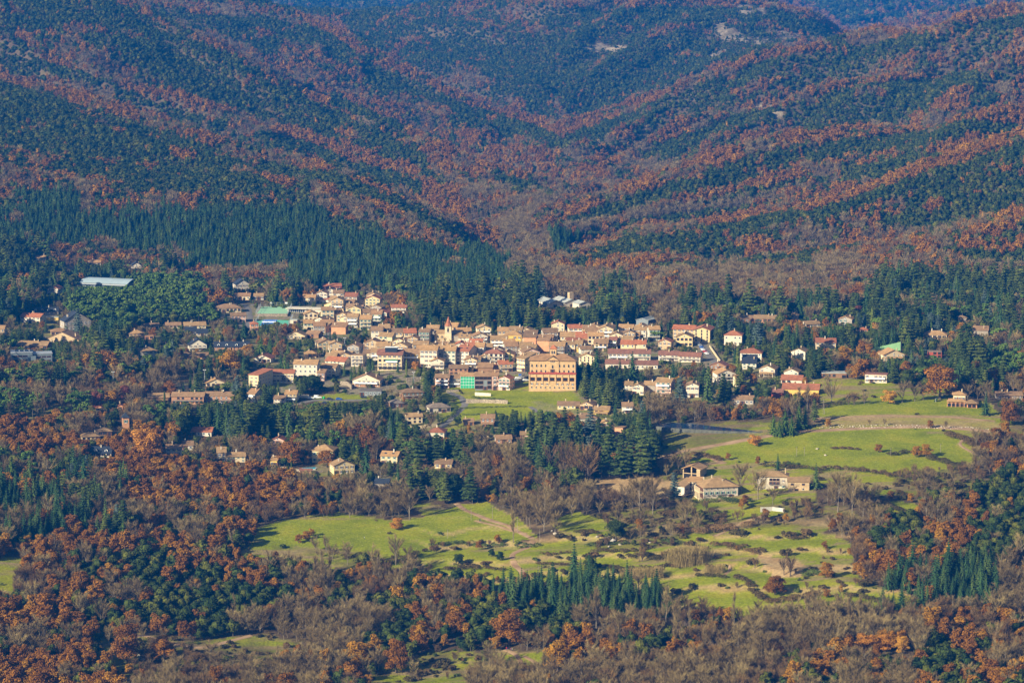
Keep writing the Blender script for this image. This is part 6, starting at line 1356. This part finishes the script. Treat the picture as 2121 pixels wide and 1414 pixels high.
def person(u, v, rot, top, lab, pose=0):
    """one skinned body: shirt, trousers and skin by height, head with hair"""
    p = hit(u, v); z0 = p.z+.05; P_ = {'pel': (0, 0, .95), 'chest': (0, .0, 1.35), 'neck': (0, 0, 1.5), 'head': (0, -.02, 1.66), 'sl': (-.2, 0, 1.42), 'el': (-.28, -.02, 1.14), 'hl': (-.27, -.12, .90), 'sr': (.2, 0, 1.42), 'er': (.28, .02, 1.14), 'hr': (.27, -.08, .88),
          'kl': (-.12, -.10-pose*.05, .50), 'fl': (-.13, .06, .06), 'tl': (-.13, -.12, .03), 'kr': (.12, .02+pose*.05, .50), 'fr': (.12, .16, .08), 'tr': (.12, .02, .03)}
    ks = list(P_); E_ = [('pel', 'chest'), ('chest', 'neck'), ('neck', 'head'), ('chest', 'sl'), ('sl', 'el'), ('el', 'hl'), ('chest', 'sr'), ('sr', 'er'), ('er', 'hr'), ('pel', 'kl'), ('kl', 'fl'), ('fl', 'tl'), ('pel', 'kr'), ('kr', 'fr'), ('fr', 'tr')]
    me_ = bpy.data.meshes.new('person'); me_.from_pydata([P_[q] for q in ks], [(ks.index(a), ks.index(c)) for a, c in E_], []); o = link('person', me_); o.location = (p.x, p.y, z0); o.rotation_euler = (0, 0, R(rot))
    md = o.modifiers.new('skin', 'SKIN'); rad = {'pel': .16, 'chest': .17, 'neck': .06, 'head': .11, 'sl': .07, 'el': .05, 'hl': .04, 'sr': .07, 'er': .05, 'hr': .04, 'kl': .07, 'fl': .045, 'tl': .04, 'kr': .07, 'fr': .045, 'tr': .04}
    sv = me_.skin_vertices[0].data
    for i, q in enumerate(ks): sv[i].radius = (rad[q], rad[q]); sv[i].use_root = (q == 'pel')
    sd = o.modifiers.new('sub', 'SUBSURF'); sd.levels = 1; sd.render_levels = 1
    m, nt, b = new_mat('clothes_'+lab[:12], .8, .1); tc = nt.nodes.new('ShaderNodeTexCoord'); sx = nt.nodes.new('ShaderNodeSeparateXYZ'); nt.links.new(tc.outputs['Object'], sx.inputs[0]); r = ramp(nt, [(0, (.04, .04, .06)), (.52, top), (.86, (.45, .27, .19))]); r.color_ramp.interpolation = 'CONSTANT'; mr = nt.nodes.new('ShaderNodeMapRange'); mr.inputs[2].default_value = 1.8; nt.links.new(sx.outputs[2], mr.inputs[0]); nt.links.new(mr.outputs[0], r.inputs[0]); nt.links.new(r.outputs[0], b.inputs['Base Color']); me_.materials.append(m)
    b = MB(); b.ball((0, .02, 1.72), .125, .13, .11, 8, 5); b.build('hair', [M['bark']], o); tag(o, lab, 'person')
for u, v, c_, lab in [(1049, 1346, (.5, .03, .03), 'hiker in red at the left of the group on the track'), (1052, 1347, (.03, .06, .3), 'hiker in blue second in the group on the track'), (1055, 1346, (.05, .05, .06), 'hiker in dark clothes in the group on the track'), (1058, 1348, (.3, .05, .25), 'hiker in purple in the group on the track'),
 (1061, 1348, (.6, .6, .6), 'hiker in pale jacket at the right of the group'), (755, 1117, (.7, .7, .7), 'person in white standing alone in the left meadow'), (993, 1080, (.04, .04, .06), 'walker in black beside the field track, left one'), (996, 1080, (.05, .05, .09), 'walker in navy beside the field track, right one')]: person(u, v, random.uniform(0, 360), c_, lab)
# a brown horse-sized animal seen far off in the meadow is too small to name; the meadow keeps to people
# ------------------------------------------------------------------ trees one can name, from the photo: kind u base height(px) | label
HT = """
amber_oak 1565 923 25|round orange oak alone beside the dirt road
rust_oak 1820 936 19|small brown oak alone in the wide meadow
rust_oak 1897 946 26|brown oak, left of a touching pair in the meadow
rust_oak 1918 946 27|brown oak, right of a touching pair in the meadow
rust_oak 1715 884 19|little brown tree at the start of the boulder bank
bare_tree 1801 882 13|small leafless tree, left of two on the dry bank
bare_tree 1832 881 14|small leafless tree, right of two on the dry bank
rust_oak 1927 886 18|small orange-brown tree on the dry bank
bare_tree 1958 888 18|leafless tree beside the orange one on the bank
rust_oak 2041 940 28|rust oak at the far end of the wide meadow
poplar_tree 2058 962 34|pale dead tree with upright limbs by dark scrub
rust_oak 1605 1230 44|big rust oak standing in the lower terraces
bare_thicket_tree 1632 1192 44|wide rounded leafless thicket tree above the rust oak
rust_oak 1712 1196 34|brown oak right of the rounded leafless tree
rust_oak 1712 1236 18|smaller left one of two brown bushes on low terrace
rust_oak 1742 1226 15|smaller right one of two brown bushes on low terrace
holm_oak 1276 1118 42|spreading grey-green holm oak above the boulders
amber_oak 822 1096 26|rounded ginger bush between the two left meadows
rust_oak 1947 826 76|huge rust oak at the top edge of the meadow
bare_tree 1722 834 62|great leafless tree behind the power pole
fir_tree 2042 860 52|dark fir hiding the corner of the meadow house
cypress_tree 2056 822 40|slim cypress behind the meadow house
green_conifer 1602 900 44|left one of the bright green conifers by the pond
green_conifer 1626 898 52|middle one of the bright green conifers by the pond
green_conifer 1655 890 58|tallest bright green conifer beside the pond
green_conifer 1614 905 40|lowest of the bright green conifers by the pond
green_conifer 1640 902 46|front one of the bright green conifers by the pond
green_conifer 1668 886 46|rightmost of the bright green conifers by the pond
fir_tree 1690 1012 54|dark fir at the end of the small farmhouse
fir_tree 1611 974 36|narrow fir behind the small farmhouse
blue_cedar 1396 1036 60|bluish tree shading the farmyard's white wall
fir_tree 1236 796 86|tall dark fir right of the brick convent
fir_tree 1310 790 62|dark fir below the red terraces
fir_tree 1284 784 42|smaller fir left of the one below the terraces
fir_tree 1288 648 66|left one of two giant firs near the factory
fir_tree 1315 652 64|right one of two giant firs near the factory
blue_cedar 1570 722 62|blue cedar right of the big red-hipped villa
blue_cedar 1408 842 62|blue cedar beside the house with three balconies
fir_tree 1466 848 96|tallest fir in front of the eastern village
cedar_tree 1498 838 66|cedar right of the tallest eastern fir
cedar_tree 1533 802 46|cedar in front of the house with arches
cedar_tree 864 968 88|giant dark cedar between the skylight house and golden bush
cedar_tree 905 962 64|broad cedar right of the giant dark one
holm_oak 652 810 34|perfectly round dark oak below the white flats
holm_oak 570 699 30|round dark oak just below the blue court
rust_oak 478 772 50|big rust oak above the lamp post
rust_oak 513 742 32|brown oak right of the slate terrace
fir_tree 1057 768 44|dark fir right of the long balconies house
fir_tree 824 772 30|small golden-green fir before the cream hotel
cypress_tree 842 774 30|columnar conifer before the yellow house
amber_oak 861 768 22|golden tree before the yellow house
blue_cedar 162 692 54|blue cedar hiding the stone slate house
fir_tree 1088 892 36|fir in the lower corner of the green fields
fir_tree 1103 890 30|smaller fir beside the one in green fields
cedar_tree 1332 988 100|great dark cedar left of the orange track
cedar_tree 1285 992 96|drooping cedar left of the great dark one
cedar_tree 1240 950 84|grey-green cedar behind the leafless pair
fir_tree 1130 962 82|dark conifer left of the leafless pair
cedar_tree 1170 900 58|yellow-green conifer above the leafless pair
bare_thicket_tree 1162 988 78|tall purplish leafless tree, left of a pair
bare_thicket_tree 1213 998 80|tall purplish leafless tree, right of a pair
amber_oak 303 952 64|tall flame-orange oak left of the brown-shuttered house
rust_oak 764 942 62|tall russet oak left of the skylight house
rust_oak 604 962 54|round russet oak left of the pool villa
rust_oak 677 968 40|russet oak overlapping the tall pool villa
amber_oak 1345 598 30|lone golden tree in the grey bare wood
amber_oak 126 586 20|small golden tree left of the sports hall
maroon_oak 1774 664 34|crimson tree beside the old steep gable
maroon_oak 202 848 38|deep maroon tree, left of two by car park
maroon_oak 262 832 36|deep maroon tree, right of two by car park
umbrella_pine 1362 712 26|bright umbrella pine left of the gable by steep road
umbrella_pine 1742 706 30|bright umbrella pine above the blue cedar group
umbrella_pine 1968 668 34|umbrella pine above the pale eastern villa
umbrella_pine 2075 640 30|umbrella pine at the far eastern woods
cypress_tree 1528 762 46|pencil cypress left of the slate slope house
cypress_tree 1806 690 54|pencil cypress left of the green pelota wall
cypress_tree 341 834 24|pencil cypress at the brick row's end
cypress_tree 604 968 30|dark cypress beside the yellow cabin
amber_oak 1796 1352 46|left one of three bright orange trees low down
amber_oak 1832 1348 38|middle one of three bright orange trees low down
amber_oak 1868 1352 40|right one of three bright orange trees low down
poplar_tree 1656 848 50|white birch, left one of two before the yellow hall
poplar_tree 1672 850 54|white birch, right one of two before the yellow hall
poplar_tree 20 872 60|bare poplar at the left edge
poplar_tree 75 872 66|pale bare poplar, second from the left edge
poplar_tree 92 866 62|pale bare poplar, third from the left edge
poplar_tree 122 850 66|tall pale poplar below the dark firs
poplar_tree 365 790 66|tall bare poplar left of the lamp posts
poplar_tree 402 785 60|bare poplar between the second and third lamp posts
poplar_tree 1235 1300 90|tall pale leafless tree rising over the low meadow
poplar_tree 1378 1296 88|tall pale forked tree right of the small firs
poplar_tree 1520 1300 76|slim pale tree at the low meadow's edge
bare_tree 820 1170 60|pale leafless tree at the tip of left meadow
bare_tree 1325 1062 74|leafless tree, left one of two before the hedge
bare_tree 1352 1064 76|leafless tree, right one of two before the hedge
bare_tree 1535 1022 62|old leafless plane before the big farmhouse
bare_tree 1570 1034 60|leafless plane between the two farmhouses
bare_tree 1735 1060 84|tall leafless tree right of the small farmhouse
bare_tree 1765 1064 78|tall leafless tree beside the one right of farmhouse
bare_tree 848 1075 72|broad leafless tree above the ginger bush
bare_tree 1127 1100 84|broad leafless tree right of the forked track
holm_oak 950 1172 26|small dark oak alone on the upper terrace
holm_oak 1222 1180 28|small dark oak between terrace hedges
holm_oak 1018 1152 16|dark bush beside the track, upper one
holm_oak 1036 1160 18|dark bush beside the track, lower one
rust_oak 340 1368 56|rust oak standing on the bare dirt knoll
rust_oak 262 1370 84|taller rust oak left of the dirt knoll
rust_oak 1055 1338 80|tall orange-brown oak above the hikers
rust_oak 945 1310 48|pale copper oak among dark evergreens
rust_oak 740 1385 60|rust oak above the lower clearing, left one
rust_oak 820 1392 74|rust oak above the lower clearing, right one
rust_oak 1155 1388 66|rust oak right of the lower track
reed_clump 1412 1170 32|tall tan reed clump, leftmost of the big ones
reed_clump 1434 1168 35|tallest tan reed clump on the terraces
reed_clump 1456 1160 28|tan reed clump right of the tallest
reed_clump 1400 1163 27|tan reed clump behind the big ones
reed_clump 1300 1196 19|low reed clump, leftmost of the lower row
reed_clump 1322 1196 20|low reed clump, second of the lower row
reed_clump 1345 1194 19|low reed clump, third of the lower row
reed_clump 1362 1192 19|low reed clump, fourth of the lower row
reed_clump 1470 1188 17|small reed clump by the little path
reed_clump 1490 1186 17|small reed clump nearest the little path
rust_oak 618 1124 20|rusty bush, lowest of a row of three in left meadow
rust_oak 634 1117 19|rusty bush, middle of a row of three in left meadow
rust_oak 646 1110 18|rusty bush, upper of a row of three in left meadow
amber_oak 1843 836 32|small orange tree at the top edge of the big meadow
bare_tree 1868 834 42|leafless tree at meadow's top edge, right of small orange tree
bare_tree 1895 831 38|second leafless tree right of the small orange tree at meadow's top
bare_tree 1912 830 34|third leafless tree right of the small orange tree at meadow's top
holm_oak 1880 800 36|round dark oak left of the huge rust oak
bare_tree 1790 838 34|leafless tree at meadow's top, before the modern white house
bare_thicket_tree 1765 838 28|low leafless tree right of the great leafless tree
rust_oak 1750 760 44|rust oak above the long modern bungalow
rust_oak 2090 880 52|rust oak at the right-hand end of the boulder bank
cedar_tree 1096 958 76|dark cedar at the left end of the great conifer clump
cedar_tree 1148 934 78|tall cedar behind the left purplish leafless tree
fir_tree 1196 930 82|pointed fir rising between the two purplish leafless trees
cedar_tree 1262 958 86|dense cedar right of the second purplish leafless tree
blue_cedar 1222 914 70|grey-blue cedar at the back of the great conifer clump
cedar_tree 1306 976 90|dark cedar between the drooping and great dark ones
cedar_tree 1352 972 84|cedar at the right end of the great conifer clump
holm_oak 905 1028 52|dark evergreen, left of two where the track leaves the wood
holm_oak 942 1030 50|dark evergreen, right of two where the track leaves the wood
holm_oak 375 905 40|dark evergreen right of the flame-orange oak
"""
HAND = {}
for ln in HT.strip().split('\n'):
    a, lab = ln.split('|'); kd, u, v, h = a.split(); u, v, h = float(u), float(v), float(h); p = hit(u, v); k = ppm(p)
    T_[kd].append([p.x, p.y, p.z, h/k, u, v, FPX/k, 1]); HAND[(kd, round(p.x, 2), round(p.y, 2))] = lab
HP = np.array([[r[0], r[1], r[3]] for l in T_.values() for r in l if r[7]])
# keep houses, courts, pond and hand-placed trees as visible as in the photo
BLOCK = []      # further screen areas kept open: (u0, v0, u1, v1, distance)
SPECIAL_RECTS = [(155,566,276,600),(1122,612,1228,640),(1310,655,1356,675),(526,634,592,678),(592,635,670,648),(24,727,108,752),(1096,718,1193,812),(896,662,958,712),(953,778,984,804),
 (1400,958,1548,1035),(1568,976,1676,1018),(1365,876,1560,893),(1812,700,1868,730),(1960,802,2034,846),(622,964,655,976),(1440,708,1492,762),(255,872,267,890),(783,740,832,767),(1394,670,1470,712),
 (630,820,760,835),(1060,780,1098,792),(958,812,1220,860), (905,860,955,890),(1345,600,1346,601)]
for r_ in SPECIAL_RECTS: BLOCK.append((*r_, hit((r_[0]+r_[2])/2, r_[3]).y))
def clear_front(A):
    """A: rows of one kind; drops trees that would stand in front of what the photo shows"""
    k = FPX/A[:, 6]; w = A[:, 3]*k*.30; drop = np.zeros(len(A), bool)
    for (u0, v0, u1, v1, d) in RECTS+BLOCK:
        sel = (A[:, 1] < d+2) & (A[:, 4]+w > u0+2) & (A[:, 4]-w < u1-2) & (A[:, 5] > v0) & (A[:, 5]-A[:, 3]*k < v1-(v1-v0)*.22)
        room = (A[:, 5]-(v1-(v1-v0)*.22))/k*rng.uniform(.8, 1.1, len(A)); fit = sel & (room > 2.6) & (room > A[:, 3]*.28); A[fit, 3] = np.minimum(A[fit, 3], room[fit])
        drop |= sel & ~fit
    return drop
PR = {}
for kd, rows in T_.items():
    A = np.array(rows, float).reshape(-1, 8)
    if len(A) == 0: continue
    hand = A[:, 7] > 0; drop = np.zeros(len(A), bool); nz = ~hand & (A[:, 1] < 3000)
    idn = np.nonzero(nz)[0]; sub = A[idn]; dr = clear_front(sub); A[idn] = sub
    if kd in ('shrub', 'green_shrub'): dr &= rng.random(len(dr)) < .35
    for x_, y_, h_ in HP:
        dr |= (np.hypot(sub[:, 0]-x_, sub[:, 1]-y_) < h_*.33)
    for x_, y_, h_ in HP:      # nothing tall right before a named tree
        dr |= (abs(sub[:, 0]-x_) < 3.5) & (sub[:, 1] < y_) & (sub[:, 1] > y_-22) & (sub[:, 3] > 2.5)
    drop[idn[dr]] = True; A = A[~drop]
    if kd.startswith('poplar') or kd == 'fir_tree': pass
    PR[kd] = A
DESC = {'green_conifer': ('yellow-green bushy conifer', 'tree'), 'holm_oak': ('dense dark green holm oak', 'tree'), 'rust_oak': ('rust-brown oak keeping its dry leaves', 'tree'), 'amber_oak': ('orange leaved tree', 'tree'), 'maroon_oak': ('maroon leaved tree', 'tree'),
 'fir_tree': ('dark pointed fir', 'tree'), 'cedar_tree': ('broad dark green cedar', 'tree'), 'blue_cedar': ('blue-grey cedar', 'tree'), 'pine_tree': ('bright green rounded pine', 'tree'), 'umbrella_pine': ('umbrella pine', 'tree'),
 'cypress_tree': ('slim cypress', 'tree'), 'bare_tree': ('grey-brown leafless tree', 'tree'), 'bare_thicket_tree': ('low reddish leafless tree', 'tree'), 'poplar_tree': ('tall pale leafless poplar', 'tree'),
 'shrub': ('low brown scrub bush', 'bush'), 'green_shrub': ('low green garden bush', 'bush'), 'reed_clump': ('tan clump of reeds', 'reeds')}
def region(u, v):
    h = 'left' if u < 700 else ('middle' if u < 1400 else 'right')
    if v > 1200: return f'in the nearest wood, {h} third of the photo'
    if v > 1030: return f'around the lower meadows, {h} third of the photo'
    if v > 880: return f'just below the village, {h} third of the photo'
    if v > 560: return f'between the village houses, {h} third of the photo'
    return f'on the forested slopes, {h} third of the photo'
MASSN = {'holm_oak': 'holm_oak_forest', 'rust_oak': 'rust_oak_forest', 'fir_tree': 'fir_forest', 'bare_tree': 'bare_forest', 'bare_thicket_tree': 'thicket_forest', 'cedar_tree': 'cedar_forest', 'pine_tree': 'pine_forest', 'shrub': 'scrub_undergrowth',
 'green_shrub': 'garden_undergrowth', 'poplar_tree': 'poplar_forest'}
src = bpy.data.collections.new('tree_models')     # model meshes for the distant forest, not in the scene itself
NIND = 290
def individual(kd, row, j):
    near_, far_, H0 = KIND[kd]; cm, tm = (GRAND[kd][j % 3] if row[7] and kd in GRAND else near_[j % len(near_)])
    root = link(kd, None); root.location = row[:3]; s = row[3]/H0; w = s*float(np.clip(1+.14*rng.normal(), .75, 1.3))
    if row[7] and kd in ('rust_oak', 'amber_oak', 'maroon_oak', 'holm_oak'): w *= 1.32
    root.rotation_euler = (0, 0, float(rng.uniform(0, 6.28))); root.scale = (w, w, s)
    link('crown', cm, root); link('trunk', tm, root)
    lab = HAND.get((kd, round(row[0], 2), round(row[1], 2))) if row[7] else None
    d, cat = DESC[kd]
    if lab: tag(root, lab, cat)
    else: rg = region(row[4], row[5]); tag(root, f'{d} {rg}', cat, f'{d} {rg}')
    return root
def instancer(name, kd, A):
    near_, far_, H0 = KIND[kd]; models = []
    sc_ = bpy.data.collections.new('models_'+kd); 
    for i, fm in enumerate(far_): o = bpy.data.objects.new(f'{kd}_model_{i:02d}', fm); sc_.objects.link(o)
    for i, (cm, tm) in enumerate(near_):       # nearer members of the mass: the full models, crown and trunk joined
        V1 = np.empty(len(cm.vertices)*3, np.float32); cm.vertices.foreach_get('co', V1); V2 = np.empty(len(tm.vertices)*3, np.float32); tm.vertices.foreach_get('co', V2)
        f1 = [list(p.vertices) for p in cm.polygons]; f2 = [[q+len(cm.vertices) for q in p.vertices] for p in tm.polygons]
        me_ = mesh_np(f'{kd}_whole_near', np.concatenate([V1, V2]).reshape(-1, 3), f1+f2, [cm.materials[0], tm.materials[0]], [0]*len(f1)+[1]*len(f2))
        o = bpy.data.objects.new(f'{kd}_model_{len(far_)+i:02d}', me_); sc_.objects.link(o)
    n_ = len(A); me_ = bpy.data.meshes.new(name); me_.vertices.add(n_); me_.vertices.foreach_set('co', A[:, :3].astype(np.float32).ravel())
    s = A[:, 3]/H0; w = s*np.clip(1+.14*rng.normal(size=n_), .75, 1.3)
    a = me_.attributes.new('size', 'FLOAT_VECTOR', 'POINT'); a.data.foreach_set('vector', np.stack([w, w, s], 1).astype(np.float32).ravel())
    a = me_.attributes.new('turn', 'FLOAT_VECTOR', 'POINT'); a.data.foreach_set('vector', np.stack([0*w, 0*w, rng.uniform(0, 6.28, n_)], 1).astype(np.float32).ravel())
    pick = np.where(A[:, 1] < 2300, len(far_)+rng.integers(0, len(near_), n_), rng.integers(0, len(far_), n_))
    a = me_.attributes.new('pick', 'INT', 'POINT'); a.data.foreach_set('value', pick.astype(np.int32))
    o = link(name, me_); ng = bpy.data.node_groups.new(name, 'GeometryNodeTree')
    ng.interface.new_socket('Geometry', in_out='INPUT', socket_type='NodeSocketGeometry'); ng.interface.new_socket('Geometry', in_out='OUTPUT', socket_type='NodeSocketGeometry')
    N = ng.nodes; gi = N.new('NodeGroupInput'); go = N.new('NodeGroupOutput'); ip = N.new('GeometryNodeInstanceOnPoints'); ci = N.new('GeometryNodeCollectionInfo')
    ci.inputs['Collection'].default_value = sc_; ci.inputs['Separate Children'].default_value = True; ci.inputs['Reset Children'].default_value = True; ip.inputs['Pick Instance'].default_value = True
    def attr(nm, t): x = N.new('GeometryNodeInputNamedAttribute'); x.data_type = t; x.inputs['Name'].default_value = nm; return [q for q in x.outputs if q.enabled and q.name == 'Attribute'][0]
    K = ng.links; K.new(gi.outputs[0], ip.inputs['Points']); K.new(ci.outputs[0], ip.inputs['Instance']); K.new(attr('pick', 'INT'), ip.inputs['Instance Index'])
    K.new(attr('size', 'FLOAT_VECTOR'), ip.inputs['Scale']); er = N.new('FunctionNodeEulerToRotation'); K.new(attr('turn', 'FLOAT_VECTOR'), er.inputs[0]); K.new(er.outputs[0], ip.inputs['Rotation'])
    K.new(ip.outputs[0], go.inputs[0]); md = o.modifiers.new('trees', 'NODES'); md.node_group = ng
    d, cat = DESC[kd]; tag(o, f'mass of {d.split()[-1] if False else d}s covering the slopes and woods', 'forest', None, 'stuff'); return o
STAT = {}
for kd, A in PR.items():
    if len(A) == 0: continue
    k = FPX/A[:, 6]; px = A[:, 3]*k; topz = A[:, 2]+A[:, 3]; inf = (A[:, 4] > 5) & (A[:, 4] < 2116) & (A[:, 5] < 1425) & (A[:, 5]-px > -5)
    vis = (topz-1.5-CAMH)/A[:, 1] > bil(hor, A[:, 0]/A[:, 1], np.log(A[:, 1])-.006, NA, NL)
    score = px*(inf & vis)+(A[:, 7] > 0)*1000; order = np.argsort(-score); take = order[:NIND]; take = take[score[take] > 0]
    if len(take) >= len(A[score > 0]) or kd not in MASSN: take = order[score[order] > 0][:NIND]
    for j, i in enumerate(take): individual(kd, A[i], j)
    rest = np.setdiff1d(np.arange(len(A)), take); STAT[kd] = (len(take), len(rest))
    if kd in MASSN and len(rest): instancer(MASSN[kd], kd, A[rest])
print('TREES', STAT)
# ------------------------------------------------------------------ air: one closed box of thin blue haze round everything
mz = bpy.data.materials.new('haze'); mz.use_nodes = True; nt = mz.node_tree
for n_ in list(nt.nodes):
    if n_.type != 'OUTPUT_MATERIAL': nt.nodes.remove(n_)
pv = nt.nodes.new('ShaderNodeVolumePrincipled'); pv.inputs['Color'].default_value = (0.005, 0.18, 0.70, 1); pv.inputs['Density'].default_value = 0.82e-4
pv.inputs['Anisotropy'].default_value = 0.0
nt.links.new(pv.outputs[0], nt.nodes['Material Output'].inputs['Volume'])
ztop = max(float(TZ.max())+40, CAMH+15)
b_ = MB(); b_.box(-8100, 8100, -1600, 14600, -162, ztop); hz_ = b_.build('haze', mz); hz_.display_type = 'WIRE'; tag(hz_, 'thin blue haze filling the whole valley', 'haze', None, 'stuff')
print('ZTOP', ztop)
